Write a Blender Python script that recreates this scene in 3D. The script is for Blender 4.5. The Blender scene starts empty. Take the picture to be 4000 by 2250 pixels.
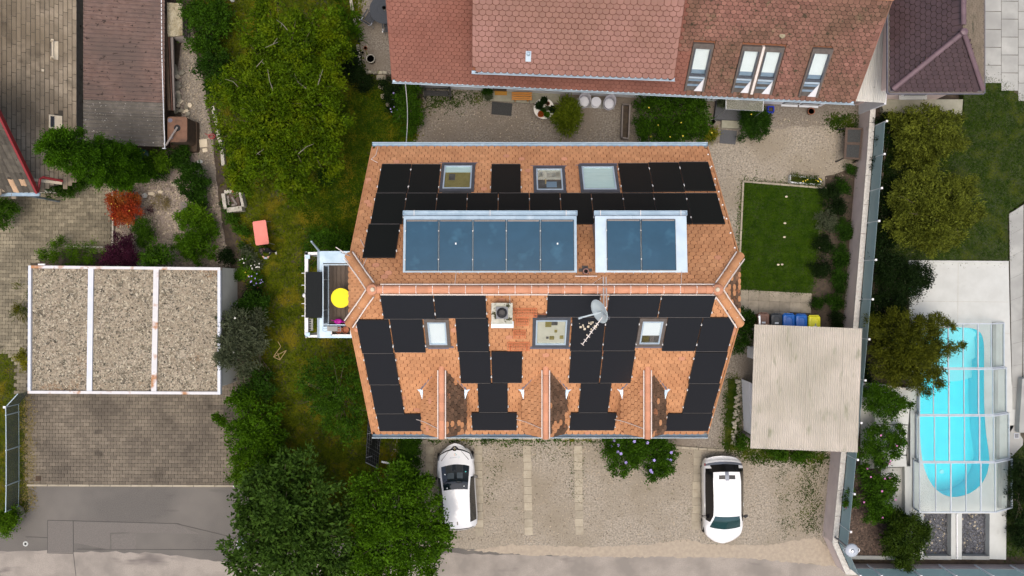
import bpy, bmesh, math, random
import numpy as np
from mathutils import Vector, Matrix

S = bpy.context.scene
C = S.collection
RD = math.radians
rnd = random.Random(11)
# ---------------------------------------------------------------- camera, sky, sun, exposure
H, F = 37.5, 3111.0            # drone height above the ground (m), focal length in photo pixels
cam = bpy.data.objects.new('camera', bpy.data.cameras.new('camera'))
C.objects.link(cam)
cam.data.sensor_width = 36.0
cam.data.lens = 36.0 * F / 4000.0
cam.data.clip_end = 1500
cam.location = (0, 0, H)
S.camera = cam
world = bpy.data.worlds.new('World')
S.world = world
world.use_nodes = True
wn = world.node_tree.nodes
sky = wn.new('ShaderNodeTexSky')
sky.sky_type = 'NISHITA'
sky.sun_disc = False
sky.sun_elevation = RD(76)
sky.sun_rotation = RD(188)
sky.air_density = 1.0
sky.dust_density = 7.0
sky.ozone_density = 0.6
wn['Background'].inputs['Strength'].default_value = 0.15
world.node_tree.links.new(sky.outputs[0], wn['Background'].inputs['Color'])
sun = bpy.data.objects.new('sun', bpy.data.lights.new('sun', 'SUN'))
C.objects.link(sun)
sun.data.energy = 0.9
sun.data.angle = RD(50)
sun.data.color = (1.0, 0.97, 0.93)
sun.rotation_euler = (RD(14), 0, RD(8))     # high soft light from the south, shade falls to the north
S.view_settings.view_transform = 'Standard'
S.view_settings.look = 'None'
S.view_settings.exposure = 0.1
S.view_settings.gamma = 1.0
S.view_settings.use_curve_mapping = False
S.render.engine = 'CYCLES'
S.cycles.max_bounces = 6
S.cycles.transparent_max_bounces = 12

# ---------------------------------------------------------------- helpers
def W(px, py, z=0.0):
 """the real place, at height z, of what the photo shows at (px, py)"""
 d = (H - z) / F
 return Vector(((px - 2000) * d, (1125 - py) * d, z))

def pt(px, py):
 return W(px, py, 0).xy

MATS = {}
def nd(t, kind, **kw):
 n = t.nodes.new(kind)
 for k, v in kw.items():
  setattr(n, k, v)
 return n

def mixc(t, fac, a, b, mode='MIX'):
 n = nd(t, 'ShaderNodeMix', data_type='RGBA', blend_type=mode)
 for s, v in ((n.inputs[0], fac), (n.inputs[6], a), (n.inputs[7], b)):
  if isinstance(v, bpy.types.NodeSocket):
   t.links.new(v, s)
  elif isinstance(v, (int, float)):
   s.default_value = v
  else:
   s.default_value = (*v, 1)
 return n.outputs[2]

def ramp(t, x, lo, hi):
 n = nd(t, 'ShaderNodeMapRange')
 n.inputs[1].default_value, n.inputs[2].default_value = lo, hi
 t.links.new(x, n.inputs[0])
 return n.outputs[0]

def noise(t, vec, scale, detail=3, rough=0.55, stretch=None):
 if stretch:
  m = nd(t, 'ShaderNodeMapping')
  m.inputs['Scale'].default_value = stretch
  t.links.new(vec, m.inputs[0])
  vec = m.outputs[0]
 n = nd(t, 'ShaderNodeTexNoise')
 n.inputs['Scale'].default_value = scale
 n.inputs['Detail'].default_value = detail
 n.inputs['Roughness'].default_value = rough
 t.links.new(vec, n.inputs['Vector'])
 return n.outputs['Fac']

def M(name, a, b=None, s=3.0, big=None, bigs=0.5, spots=(), rough=0.8, metal=0.0, isl=0.0, bump=None, spec=0.5,
  stretch=None, coat=0.0, lo=0.35, hi=0.65, ior=1.5, trans=0.0):
 """a procedural surface: two colours by noise, a broad tone, spots (colour, scale, from, to), per piece tone"""
 m = bpy.data.materials.new(name)
 m.use_nodes = True
 t = m.node_tree
 bs = t.nodes['Principled BSDF']
 g = nd(t, 'ShaderNodeNewGeometry')
 pos = g.outputs['Position']
 col = mixc(t, ramp(t, noise(t, pos, s, 4, 0.6, stretch), lo, hi), a, b or a)
 if big:
  col = mixc(t, ramp(t, noise(t, pos, bigs, 3), 0.4, 0.65), col, big)
 for sp in spots:
  f = ramp(t, noise(t, pos, sp[1], 3, 0.6, sp[4] if len(sp) > 4 else None), sp[2], sp[3])
  col = mixc(t, f, col, sp[0])
 if isl:
  oi = nd(t, 'ShaderNodeObjectInfo')
  ad = nd(t, 'ShaderNodeMath', operation='ADD')
  fr = nd(t, 'ShaderNodeMath', operation='FRACT')
  t.links.new(oi.outputs['Random'], ad.inputs[0])
  t.links.new(g.outputs['Random Per Island'], ad.inputs[1])
  t.links.new(ad.outputs[0], fr.inputs[0])
  mr = nd(t, 'ShaderNodeMapRange')
  mr.inputs[3].default_value, mr.inputs[4].default_value = 1 - isl, 1 + isl
  t.links.new(fr.outputs[0], mr.inputs[0])
  hsv = nd(t, 'ShaderNodeHueSaturation')
  t.links.new(col, hsv.inputs['Color'])
  t.links.new(mr.outputs[0], hsv.inputs['Value'])
  col = hsv.outputs[0]
 t.links.new(col, bs.inputs['Base Color'])
 bs.inputs['Roughness'].default_value = rough
 bs.inputs['Metallic'].default_value = metal
 bs.inputs['Specular IOR Level'].default_value = spec
 bs.inputs['IOR'].default_value = ior
 bs.inputs['Coat Weight'].default_value = coat
 bs.inputs['Coat Roughness'].default_value = 0.05
 if bump:
  bp = nd(t, 'ShaderNodeBump')
  bp.inputs['Strength'].default_value = bump[1]
  bp.inputs['Distance'].default_value = bump[2] if len(bump) > 2 else 0.02
  t.links.new(noise(t, pos, bump[0], 3, 0.6, stretch), bp.inputs['Height'])
  t.links.new(bp.outputs[0], bs.inputs['Normal'])
 MATS[name] = m
 return m

def leafmat(name, dark, light, warm=None, trans=0.25, rough=0.55):
 """leaf colours: each leaf its own tone, broad patches of younger and older growth"""
 m = bpy.data.materials.new(name)
 m.use_nodes = True
 t = m.node_tree
 bs = t.nodes['Principled BSDF']
 g = nd(t, 'ShaderNodeNewGeometry')
 n = ramp(t, noise(t, g.outputs['Position'], 2.2, 3), 0.35, 0.65)
 a = nd(t, 'ShaderNodeMath', operation='MULTIPLY_ADD')
 a.inputs[1].default_value, a.inputs[2].default_value = 0.55, 0.0
 t.links.new(g.outputs['Random Per Island'], a.inputs[0])
 b = nd(t, 'ShaderNodeMath', operation='MULTIPLY_ADD')
 b.inputs[1].default_value = 0.45
 t.links.new(n, b.inputs[0])
 t.links.new(a.outputs[0], b.inputs[2])
 col = mixc(t, b.outputs[0], dark, light)
 if warm:
  col = mixc(t, ramp(t, noise(t, g.outputs['Position'], 1.1, 2), 0.5, 0.7), col, warm)
 t.links.new(col, bs.inputs['Base Color'])
 bs.inputs['Roughness'].default_value = rough
 bs.inputs['Specular IOR Level'].default_value = 0.08
 tr = nd(t, 'ShaderNodeBsdfTranslucent')
 t.links.new(col, tr.inputs[0])
 mx = nd(t, 'ShaderNodeMixShader')
 mx.inputs[0].default_value = trans
 t.links.new(bs.outputs[0], mx.inputs[1])
 t.links.new(tr.outputs[0], mx.inputs[2])
 t.links.new(mx.outputs[0], t.nodes['Material Output'].inputs[0])
 MATS[name] = m
 return m

def glassmat(name, tint, gloss=1.0, rough=0.03, milk=0.0, milkcol=(0.5, 0.6, 0.6)):
 """thin pane: see-through with a tint, sky reflected by fresnel, optional milky share"""
 m = bpy.data.materials.new(name)
 m.use_nodes = True
 t = m.node_tree
 t.nodes.remove(t.nodes['Principled BSDF'])
 tr = nd(t, 'ShaderNodeBsdfTransparent')
 tr.inputs[0].default_value = (*tint, 1)
 gl = nd(t, 'ShaderNodeBsdfGlossy')
 gl.inputs['Roughness'].default_value = rough
 fr = nd(t, 'ShaderNodeFresnel')
 fr.inputs[0].default_value = 1.5
 mu = nd(t, 'ShaderNodeMath', operation='MULTIPLY')
 mu.inputs[1].default_value = gloss
 mu.use_clamp = True
 t.links.new(fr.outputs[0], mu.inputs[0])
 gb = nd(t, 'ShaderNodeNewGeometry')
 fb = nd(t, 'ShaderNodeMath', operation='MULTIPLY_ADD')
 fb.inputs[1].default_value, fb.inputs[2].default_value = -1, 1
 t.links.new(gb.outputs['Backfacing'], fb.inputs[0])
 m3 = nd(t, 'ShaderNodeMath', operation='MULTIPLY')
 t.links.new(mu.outputs[0], m3.inputs[0])
 t.links.new(fb.outputs[0], m3.inputs[1])
 mx = nd(t, 'ShaderNodeMixShader')
 t.links.new(m3.outputs[0], mx.inputs[0])
 t.links.new(tr.outputs[0], mx.inputs[1])
 t.links.new(gl.outputs[0], mx.inputs[2])
 out = mx.outputs[0]
 if milk:
  d0 = nd(t, 'ShaderNodeBsdfDiffuse')
  d1 = nd(t, 'ShaderNodeBsdfTranslucent')
  df = nd(t, 'ShaderNodeMixShader')
  for i, q in enumerate((d0, d1)):
   q.inputs[0].default_value = (*milkcol, 1)
   t.links.new(q.outputs[0], df.inputs[i + 1])
  m2 = nd(t, 'ShaderNodeMixShader')
  m2.inputs[0].default_value = milk
  t.links.new(out, m2.inputs[1])
  t.links.new(df.outputs[0], m2.inputs[2])
  out = m2.outputs[0]
 t.links.new(out, t.nodes['Material Output'].inputs[0])
 MATS[name] = m
 return m

class MB:
 """collects shapes into one mesh; mi is the material slot of what is added next"""
 def __init__(s):
  s.v, s.f, s.m, s.mi = [], [], [], 0
 def add(s, vs, fs):
  b = len(s.v)
  s.v += [tuple(v) for v in vs]
  s.f += [[b + i for i in f] for f in fs]
  s.m += [s.mi] * len(fs)
  return s
 def hexa(s, p):
  return s.add(p, [(0, 3, 2, 1), (4, 5, 6, 7), (0, 1, 5, 4), (1, 2, 6, 5), (2, 3, 7, 6), (3, 0, 4, 7)])
 def box(s, c, size, rz=0.0, m=None):
  x, y, z = (k / 2 for k in size)
  P = [Vector(q) for q in ((-x, -y, -z), (x, -y, -z), (x, y, -z), (-x, y, -z), (-x, -y, z), (x, -y, z), (x, y, z), (-x, y, z))]
  R = m or Matrix.Rotation(rz, 3, 'Z')
  return s.hexa([Vector(c) + R @ q for q in P])
 def slab(s, q, th):
  """q: four corners of the upper face, counter-clockwise seen from outside"""
  q = [Vector(p) for p in q]
  n = (q[1] - q[0]).cross(q[3] - q[0]).normalized()
  return s.hexa([p - n * th for p in q] + q)
 def prism(s, poly, z0, z1):
  n = len(poly)
  s.add([(p[0], p[1], z0) for p in poly] + [(p[0], p[1], z1) for p in poly],
    [list(range(n - 1, -1, -1)), list(range(n, 2 * n))] + [(i, (i + 1) % n, n + (i + 1) % n, n + i) for i in range(n)])
  return s
 def tube(s, pts, r, n=6, cap=True):
  pts = [Vector(p) for p in pts]
  rs = r if isinstance(r, (list, tuple)) else [r] * len(pts)
  vs, fs = [], []
  for i, p in enumerate(pts):
   d = (pts[min(i + 1, len(pts) - 1)] - pts[max(i - 1, 0)]).normalized()
   a = d.cross(Vector((0, 0, 1)) if abs(d.z) < 0.9 else Vector((1, 0, 0))).normalized()
   b = d.cross(a)
   vs += [p + (a * math.cos(2 * math.pi * k / n) + b * math.sin(2 * math.pi * k / n)) * rs[i] for k in range(n)]
  for i in range(len(pts) - 1):
   fs += [(i * n + k, i * n + (k + 1) % n, (i + 1) * n + (k + 1) % n, (i + 1) * n + k) for k in range(n)]
  if cap:
   fs += [list(range(n - 1, -1, -1)), list(range((len(pts) - 1) * n, len(pts) * n))]
  return s.add(vs, fs)
 def bar(s, a, b, w, h):
  """square bar from a to b"""
  a, b = Vector(a), Vector(b)
  d = (b - a).normalized()
  x = d.cross(Vector((0, 0, 1)) if abs(d.z) < 0.95 else Vector((0, 1, 0))).normalized() * w / 2
  y = d.cross(x).normalized() * h / 2
  return s.hexa([a - x - y, a + x - y, a + x + y, a - x + y, b - x - y, b + x - y, b + x + y, b - x + y])
 def lathe(s, prof, c, n=20, rx=1.0, ry=1.0):
  c = Vector(c)
  vs, fs = [], []
  for r, z in prof:
   vs += [c + Vector((r * rx * math.cos(2 * math.pi * k / n), r * ry * math.sin(2 * math.pi * k / n), z)) for k in range(n)]
  for i in range(len(prof) - 1):
   fs += [(i * n + k, i * n + (k + 1) % n, (i + 1) * n + (k + 1) % n, (i + 1) * n + k) for k in range(n)]
  if prof[-1][0] > 1e-4:
   fs.append(list(range((len(prof) - 1) * n, len(prof) * n)))
  if prof[0][0] > 1e-4:
   fs.append(list(range(n - 1, -1, -1)))
  return s.add(vs, fs)
 def quad(s, *p):
  return s.add(p, [tuple(range(len(p)))])
 def build(s, name, mats, parent=None, smooth=False, kind=None, label=None):
  me = bpy.data.meshes.new(name)
  me.from_pydata(s.v, [], s.f)
  for m in (mats if isinstance(mats, (list, tuple)) else [mats]):
   me.materials.append(MATS[m] if isinstance(m, str) else m)
  if any(s.m):
   me.polygons.foreach_set('material_index', s.m)
  if smooth:
   me.polygons.foreach_set('use_smooth', [True] * len(s.f))
  me.update()
  return link(name, me, parent, kind, label)

def link(name, me, parent=None, kind=None, label=None):
 o = bpy.data.objects.new(name, me)
 C.objects.link(o)
 if parent:
  o.parent = parent
  o.matrix_parent_inverse = INV.get(parent.name, Matrix.Identity(4))
 if kind:
  o['kind'] = kind
 if label:
  o['label'] = label
 return o

INV = {}
def thing(name, label, cat, loc=(0, 0, 0), group=None):
 o = bpy.data.objects.new(name, None)
 C.objects.link(o)
 o.location = loc
 o.empty_display_size = 0.2
 INV[o.name] = Matrix.Translation(-Vector(loc))
 o['label'], o['category'] = label, cat
 if group:
  o['group'] = group
 return o

def tag(o, label, cat, group=None):
 o['label'], o['category'] = label, cat
 if group:
  o['group'] = group
 return o

def inpoly(p, poly):
 c, n = False, len(poly)
 for i in range(n):
  a, b = poly[i], poly[i - 1]
  if (a[1] > p[1]) != (b[1] > p[1]) and p[0] < (b[0] - a[0]) * (p[1] - a[1]) / (b[1] - a[1]) + a[0]:
   c = not c
 return c

def jag(poly, amp, step=0.35, seed=1):
 """an uneven edge: extra points along the outline, pushed to and fro"""
 r = random.Random(seed)
 out = []
 for i, a in enumerate(poly):
  b = poly[(i + 1) % len(poly)]
  a, b = Vector(a), Vector(b)
  k = max(1, int((b - a).length / step))
  for j in range(k):
   q = a.lerp(b, j / k)
   out.append(q + Vector((r.uniform(-amp, amp), r.uniform(-amp, amp))))
 return out

def sheet(name, pxs, z, mat, amp=0.0, kind='structure', world_pts=False, seed=1, parent=None, hole=None, step=.35):
 P = [Vector(p) for p in pxs] if world_pts else [W(x, y, z).xy for x, y in pxs]
 if amp:
  P = jag(P, amp, step, seed=seed)
 bm = bmesh.new()
 edges = []
 for loop in [P] + ([hole] if hole else []):
  vs = [bm.verts.new((p[0], p[1], z)) for p in loop]
  edges += [bm.edges.new((vs[i], vs[(i + 1) % len(vs)])) for i in range(len(vs))]
 bmesh.ops.triangle_fill(bm, use_beauty=True, use_dissolve=False, edges=edges)
 for f in bm.faces:
  if f.normal.z < 0:
   f.normal_flip()
 me = bpy.data.meshes.new(name)
 bm.to_mesh(me)
 bm.free()
 me.materials.append(MATS[mat])
 return link(name, me, parent, kind)

class Plane:
 """a sloping plane with its own along (u) and up-slope (v) directions"""
 def __init__(s, O, u, v):
  s.O, s.u, s.v = Vector(O), Vector(u).normalized(), Vector(v).normalized()
  s.n = s.u.cross(s.v).normalized()
  if s.n.z < 0:
   s.n = -s.n
 def at(s, u, v, h=0.0):
  return s.O + s.u * u + s.v * v + s.n * h
 def uv(s, p):
  d = Vector(p) - s.O
  return d.dot(s.u), d.dot(s.v)
 def px(s, x, y, h=0.0):
  o = Vector((0, 0, H))
  d = W(x, y, 0) - o
  k = (s.O + s.n * h - o).dot(s.n) / d.dot(s.n)
  return s.uv(o + d * k)
 def rect(s, q, h=0.0):
  """four photo points TL TR BR BL -> an upright rectangle (u0, v0, u1, v1) on the plane"""
  a = [s.px(x, y, h) for x, y in q]
  us = [p[0] for p in a]
  vs = sorted(p[1] for p in a)
  L, R = (us[0] + us[3]) / 2, (us[1] + us[2]) / 2
  return min(L, R), (vs[0] + vs[1]) / 2, max(L, R), (vs[2] + vs[3]) / 2
 def bounds(s, q, h=0.0):
  """like rect, whatever way the plane's directions lie in the photo"""
  a = [s.px(x, y, h) for x, y in q]
  us, vs = sorted(p[0] for p in a), sorted(p[1] for p in a)
  return (us[0] + us[1]) / 2, (vs[0] + vs[1]) / 2, (us[2] + us[3]) / 2, (vs[2] + vs[3]) / 2
 def quad(s, r, h):
  u0, v0, u1, v1 = r
  q = [s.at(u0, v0, h), s.at(u1, v0, h), s.at(u1, v1, h), s.at(u0, v1, h)]
  if s.u.cross(s.v).z < 0:
   q.reverse()
  return q
 def slab(s, mb, r, h1, h0):
  mb.slab(s.quad(r, h1), h1 - h0)
  return mb

def piece_mesh(name, kind, w, e, t=0.018):
 """outline pieces: 'biber' = roof tile with round tail, 'pave' = interlocking paver, 'rect' = slab"""
 if kind == 'biber':
  L = e * 2.0
  r = w / 2
  k = 6
  out = [(r * math.cos(a), r * 0.62 - 0.62 * r * math.sin(a)) for a in [math.pi * i / k for i in range(k + 1)]]
  out = [(r, L)] + out + [(-r, L)]
  out.reverse()
 elif kind == 'pave':
  g = 0.5 * w
  d = e * 0.5
  n = w * 0.05
  out = [(-g, -d), (-g * .35, -d), (-g * .35 + n, -d * .82), (g * .35 - n, -d * .82), (g * .35, -d), (g, -d), (g, d), (g * .35, d), (g * .35 - n, d * .82), (-g * .35 + n, d * .82), (-g * .35, d), (-g, d)]
 else:
  b = min(w, e) * 0.04
  out = [(-w / 2 + b, -e / 2), (w / 2 - b, -e / 2), (w / 2, -e / 2 + b), (w / 2, e / 2 - b), (w / 2 - b, e / 2), (-w / 2 + b, e / 2), (-w / 2, e / 2 - b), (-w / 2, -e / 2 + b)]
 n = len(out)
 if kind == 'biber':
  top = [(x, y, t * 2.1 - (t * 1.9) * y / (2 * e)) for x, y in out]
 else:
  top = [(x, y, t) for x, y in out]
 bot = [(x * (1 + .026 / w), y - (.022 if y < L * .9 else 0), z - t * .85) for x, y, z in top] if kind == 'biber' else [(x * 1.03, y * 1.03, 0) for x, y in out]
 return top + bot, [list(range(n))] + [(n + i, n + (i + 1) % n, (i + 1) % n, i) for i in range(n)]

EDGE = {'tile_orange': 'edge_orange', 'tile_moss': 'edge_moss', 'tile_red': 'edge_red', 'tile_pinkish': 'edge_red', 'tile_lichen': 'edge_moss', 'tile_purple': 'edge_moss', 'tile_brown': 'edge_moss', 'eternit': 'edge_slate'}  # dark tail edges: grime plus joint shadow lines put into the colour
class Pieces:
 """alike pieces on one parent: the 300 that show largest become parts, the others one part of kind stuff"""
 def __init__(s, name, parent, rest, limit=300):
  s.name, s.parent, s.rest, s.limit, s.items, s.shapes, s.meshes = name, parent, rest, limit, [], {}, {}
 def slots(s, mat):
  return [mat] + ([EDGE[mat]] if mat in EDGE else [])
 def put(s, shape, mat, M4, rank):
  s.items.append((rank, shape, mat, M4))
 def shape(s, key, *a):
  if key not in s.shapes:
   s.shapes[key] = piece_mesh(s.name, *a)
  return key
 def done(s):
  s.items.sort(key=lambda i: -i[0])
  for rank, sh, mat, M4 in s.items[:s.limit]:
   k = (sh, mat)
   if k not in s.meshes:
    me = bpy.data.meshes.new(s.name)
    v, f = s.shapes[sh]
    me.from_pydata(v, [], f)
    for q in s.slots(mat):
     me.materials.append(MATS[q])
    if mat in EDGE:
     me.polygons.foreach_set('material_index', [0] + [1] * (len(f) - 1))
    me.update()
    s.meshes[k] = me
   o = link(s.name, s.meshes[k], s.parent)
   o.matrix_basis = M4
  rest = s.items[s.limit:]
  if rest:
   mb = MB()
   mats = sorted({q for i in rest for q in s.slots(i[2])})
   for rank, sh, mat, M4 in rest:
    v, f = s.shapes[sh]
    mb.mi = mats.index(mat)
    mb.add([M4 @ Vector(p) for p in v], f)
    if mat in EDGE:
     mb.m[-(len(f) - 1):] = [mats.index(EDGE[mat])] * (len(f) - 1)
   mb.build(s.rest, mats, s.parent, kind='stuff')

def frame4(x, y, z, o):
 m = Matrix.Identity(4)
 for i in range(3):
  m[i][0], m[i][1], m[i][2], m[i][3] = x[i], y[i], z[i], o[i]
 return m

def lay_tiles(pc, pl, poly, w, e, mat, skip=(), h=0.0, jit=0.5, keep=None):
 """rows of tiles on plane pl inside poly (uv points); skip: uv rectangles that cover tiles"""
 key = pc.shape((round(w, 3), round(e, 3)), 'biber', w * 0.935, e, .022)
 us = [p[0] for p in poly]
 vs = [p[1] for p in poly]
 sgn = 1 if pl.u.cross(pl.v).z > 0 else -1
 top = max(vs)
 rows = [min(vs) + e * k for k in range(200) if min(vs) + e * (k + 2) < top] + [top - 2 * e]
 for row, v in enumerate(rows):
  u = min(us) + (w / 2 if row % 2 else 0)
  while u < max(us) + w / 2:
   c = (u, v + e * (0.45 if v < top - 2.5 * e else 1.2))
   inside = inpoly(c, poly) and (inpoly((u - w * .3, c[1]), poly) and inpoly((u + w * .3, c[1]), poly))
   if inside and not any(r[0] + w < u < r[2] - w and r[1] + e < v and v + e < r[3] - e * .5 for r in skip) and (keep is None or keep(u, v)):
    a = rnd.gauss(0, 0.012 * jit)
    uu = (pl.u * sgn * math.cos(a) + pl.v * math.sin(a)).normalized()
    vv = (pl.v - uu * pl.v.dot(uu)).normalized()
    tl = rnd.gauss(0, 0.006 * jit)
    o = pl.at(u + rnd.gauss(0, .003), v + rnd.gauss(0, .003), h + abs(tl) * .3)
    mm = mat(u, v) if callable(mat) else mat
    pc.put(key, mm, frame4(uu, vv, uu.cross(vv), o), o.z + rnd.random() * .02)
   u += w

def ridge_tiles(pc_parent, a, b, r, L, mat, meshes={}):
 """overlapping half-round tiles from a to b, each its own part"""
 key = (round(r, 3), round(L, 3), mat)
 if key not in meshes:
  n = 8
  vs = []
  for y, rr, dz in ((0, r * 1.08, .012), (L * 1.04, r, 0), (0, r * .9, 0)):
   vs += [(rr * math.cos(math.pi * k / n), y, rr * math.sin(math.pi * k / n) * .8 + dz) for k in range(n + 1)]
  fs = [(k, k + 1, n + 2 + k, n + 1 + k) for k in range(n)] + [(2 * n + 2 + k, 2 * n + 3 + k, k + 1, k) for k in range(n)]
  me = bpy.data.meshes.new('ridge_tile')
  me.from_pydata(vs, [], fs)
  me.materials.append(MATS[mat])
  me.update()
  meshes[key] = me
 a, b = Vector(a), Vector(b)
 d = (b - a).normalized()
 x = d.cross(Vector((0, 0, 1))).normalized()
 z = x.cross(d)
 k = max(1, round((b - a).length / L))
 st = (b - a).length / k
 for i in range(k):
  o = link('ridge_tile', meshes[key], pc_parent)
  o.matrix_basis = frame4(x, d, z, a + d * (st * i) + z * rnd.gauss(0, .003))

# ---------------------------------------------------------------- plants
def leaves(name, blobs, n, L, wr, mat, parent, up=0.35, out=0.5, k=14, cs=0.16, seed=1, shell=0.55, kind=None, droop=0.0, cl=0):
 """leaf-sized faces in clusters through the volume of the blobs (x, y, z, rx, ry, rz)"""
 g = np.random.default_rng(seed)
 B = np.array(blobs, float)
 a = (B[:, 3] * B[:, 4]) ** 0.5 * (B[:, 3] + B[:, 5])
 nc = max(4, n // k)
 if cl:
  nc = max(12, int(3.2 * (B[:, 3] * B[:, 4]).sum() / cl ** 2))
  k, cs = max(4, n // nc), cl * .3
 which = g.choice(len(B), nc, p=a / a.sum())
 d = g.normal(size=(nc, 3))
 d[:, 2] = d[:, 2] * .8 + .25
 d /= np.linalg.norm(d, axis=1)[:, None]
 rad = shell + (1 - shell) * g.random(nc) ** .6
 rad *= 1 + .13 * g.normal(size=nc)
 cc = B[which, :3] + d * B[which, 3:6] * rad[:, None]
 scale = (B[which, 3] * B[which, 4]) ** .5
 ci = np.repeat(np.arange(nc), k)
 m = len(ci)
 sp = np.minimum(cs, scale[ci] * .35)
 pos = cc[ci] + g.normal(size=(m, 3)) * sp[:, None] * [1, 1, .7]
 dirs = d[ci] * out + g.normal(size=(m, 3)) * .55
 dirs[:, 2] += up - droop
 dirs /= np.linalg.norm(dirs, axis=1)[:, None]
 side = np.cross(dirs, g.normal(size=(m, 3)) * .45 + [0, 0, 1])
 side /= np.linalg.norm(side, axis=1)[:, None] + 1e-6
 Ls = L * (.65 + .7 * g.random(m))
 ws = Ls * wr
 nrm = np.cross(side, dirs)
 p0 = pos
 p2 = pos + dirs * Ls[:, None] - np.array([0, 0, 1]) * (Ls * .12)[:, None]
 mid = pos + dirs * (Ls * .48)[:, None]
 p1 = mid + side * (ws / 2)[:, None] + nrm * (ws * .15)[:, None]
 p3 = mid - side * (ws / 2)[:, None] + nrm * (ws * .15)[:, None]
 V = np.stack([p0, p1, p2, p3], 1).reshape(-1, 3)
 V[:, 2] = np.maximum(V[:, 2], 0.02 if not kind else -1)
 me = bpy.data.meshes.new(name)
 me.vertices.add(len(V))
 me.vertices.foreach_set('co', V.astype(np.float32).ravel())
 base = np.arange(m) * 4
 idx = np.stack([base, base + 1, base + 2, base, base + 2, base + 3], 1).ravel()
 me.loops.add(len(idx))
 me.loops.foreach_set('vertex_index', idx.astype(np.int32))
 me.polygons.add(m * 2)
 me.polygons.foreach_set('loop_start', (np.arange(m * 2) * 3).astype(np.int32))
 me.materials.append(MATS[mat])
 me.update(calc_edges=True)
 return link(name, me, parent, kind)

def BL(lst):
 """blobs given as (px, py, z, r_px[, flat]) in the photo -> world ellipsoids"""
 out = []
 for b in lst:
  c = W(b[0], b[1], b[2])
  r = b[3] * (H - b[2]) / F
  rz = r * (b[4] if len(b) > 4 else 0.75)
  rz = min(rz, max(c.z - 0.03, 0.1)) if c.z < 1.5 else rz
  out.append((c.x, c.y, c.z, r, r, rz))
 return out

def plant(name, label, cat, lst, dens, L, wr, mat, base=None, trunk=0.05, bark='bark', limbs=True, group=None, seed=1, zg=0.0, flowers=None, core=.42, **kw):
 """trunk, limbs and a leafy crown; base = photo point of the stem on the ground"""
 B = BL(lst)
 if base is None:
  bx = sum(b[0] for b in B) / len(B)
  by = sum(b[1] for b in B) / len(B)
  bp = Vector((bx, by, zg))
 else:
  bp = W(base[0], base[1], zg)
 t = thing(name, label, cat, bp, group)
 area = sum(b[3] * b[4] for b in B)
 n = int(13 * dens * area / (L * L * wr))
 kw.setdefault('cl', .46 if trunk > .06 else .3)
 leaves('crown' if trunk > .06 else 'foliage', B, n, L, wr, mat, t, seed=seed, **kw)
 if core:
  n2 = int(8 * area / (L * L * wr * 1.4))
  leaves('inner_foliage', [(b[0], b[1], b[2], b[3] * .72, b[4] * .72, b[5] * .72) for b in B], n2, L * 1.1, wr * 1.25, mat, t, seed=seed + 500, shell=.1, up=.1, out=.3)
 mb = MB()
 zt = sum(b[2] for b in B) / len(B)
 fork = bp.lerp(Vector((sum(b[0] for b in B) / len(B), sum(b[1] for b in B) / len(B), zt)), 0.45)
 mb.tube([bp, bp.lerp(fork, .5) + Vector((.03, .02, 0)), fork], [trunk * 1.25, trunk, trunk * .8], 7)
 if limbs:
  r = random.Random(seed)
  for b in B:
   e = Vector(b[:3]) + Vector((0, 0, b[5] * .4))
   m1 = fork.lerp(e, .5) + Vector((r.uniform(-.2, .2) * b[3], r.uniform(-.2, .2) * b[3], .12 * b[3]))
   mb.tube([fork, m1, e], [trunk * .5, trunk * .25, trunk * .08], 5)
   for q in range(3):
    a = r.uniform(0, 6.28)
    tip = e + Vector((math.cos(a) * b[3] * .7, math.sin(a) * b[4] * .7, r.uniform(-.4, .2) * b[5]))
    mb.tube([m1, m1.lerp(tip, .6) + Vector((0, 0, .1 * b[3])), tip], [trunk * .2, trunk * .12, trunk * .03], 4)
 mb.build('trunk' if trunk > .06 else 'stem', bark, t)
 if flowers:
  fm, cnt, fs = flowers
  g = random.Random(seed + 5)
  for i in range(cnt):
   b = g.choice(B)
   a, q = g.uniform(0, 6.28), g.uniform(.2, .95)
   c = Vector((b[0] + math.cos(a) * b[3] * q, b[1] + math.sin(a) * b[4] * q, b[2] + b[5] * (1 - q * q) ** .5 + .03))
   f = MB()
   for j in range(5):
    w = a + j * 1.2566
    d1 = Vector((math.cos(w), math.sin(w), .25)) * fs
    d2 = Vector((math.cos(w + .5), math.sin(w + .5), .2)) * fs * .8
    d3 = Vector((math.cos(w - .5), math.sin(w - .5), .2)) * fs * .8
    f.quad(c, c + d3, c + d1, c + d2)
   f.build('flower', fm, t)
 return t
# ---------------------------------------------------------------- materials
M('soil', (.035, .024, .016), (.07, .05, .03), 5, bump=(14, .5))
M('asphalt', (0.101, 0.0931, 0.0838), (0.14, 0.131, 0.118), 26, big=(0.16, 0.148, 0.131), bigs=.35, spots=(((0.0714, 0.0652, 0.0586), 1.1, .58, .74, (0.208, 0.873, 0.559)), ((0.238, 0.215, 0.184), 9, .72, .8)), rough=.9, bump=(60, .35))
M('asphalt_pale', (0.293, 0.263, 0.229), (0.372, 0.331, 0.284), 22, big=(0.235, 0.212, 0.185), bigs=.8, spots=(((0.167, 0.147, 0.133), 1.3, .6, .72, (0.244, 0.883, 0.862)),), rough=.9, bump=(50, .35))
M('asphalt_patch', (0.136, 0.124, 0.112), (0.177, 0.163, 0.146), 30, rough=.9, bump=(60, .35))
M('asphalt_seam', (.085, .08, .075), rough=.9)
M('sand_dust', (0.415, 0.352, 0.267), (0.336, 0.285, 0.225), 6, bump=(30, .4), rough=.95)
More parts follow.
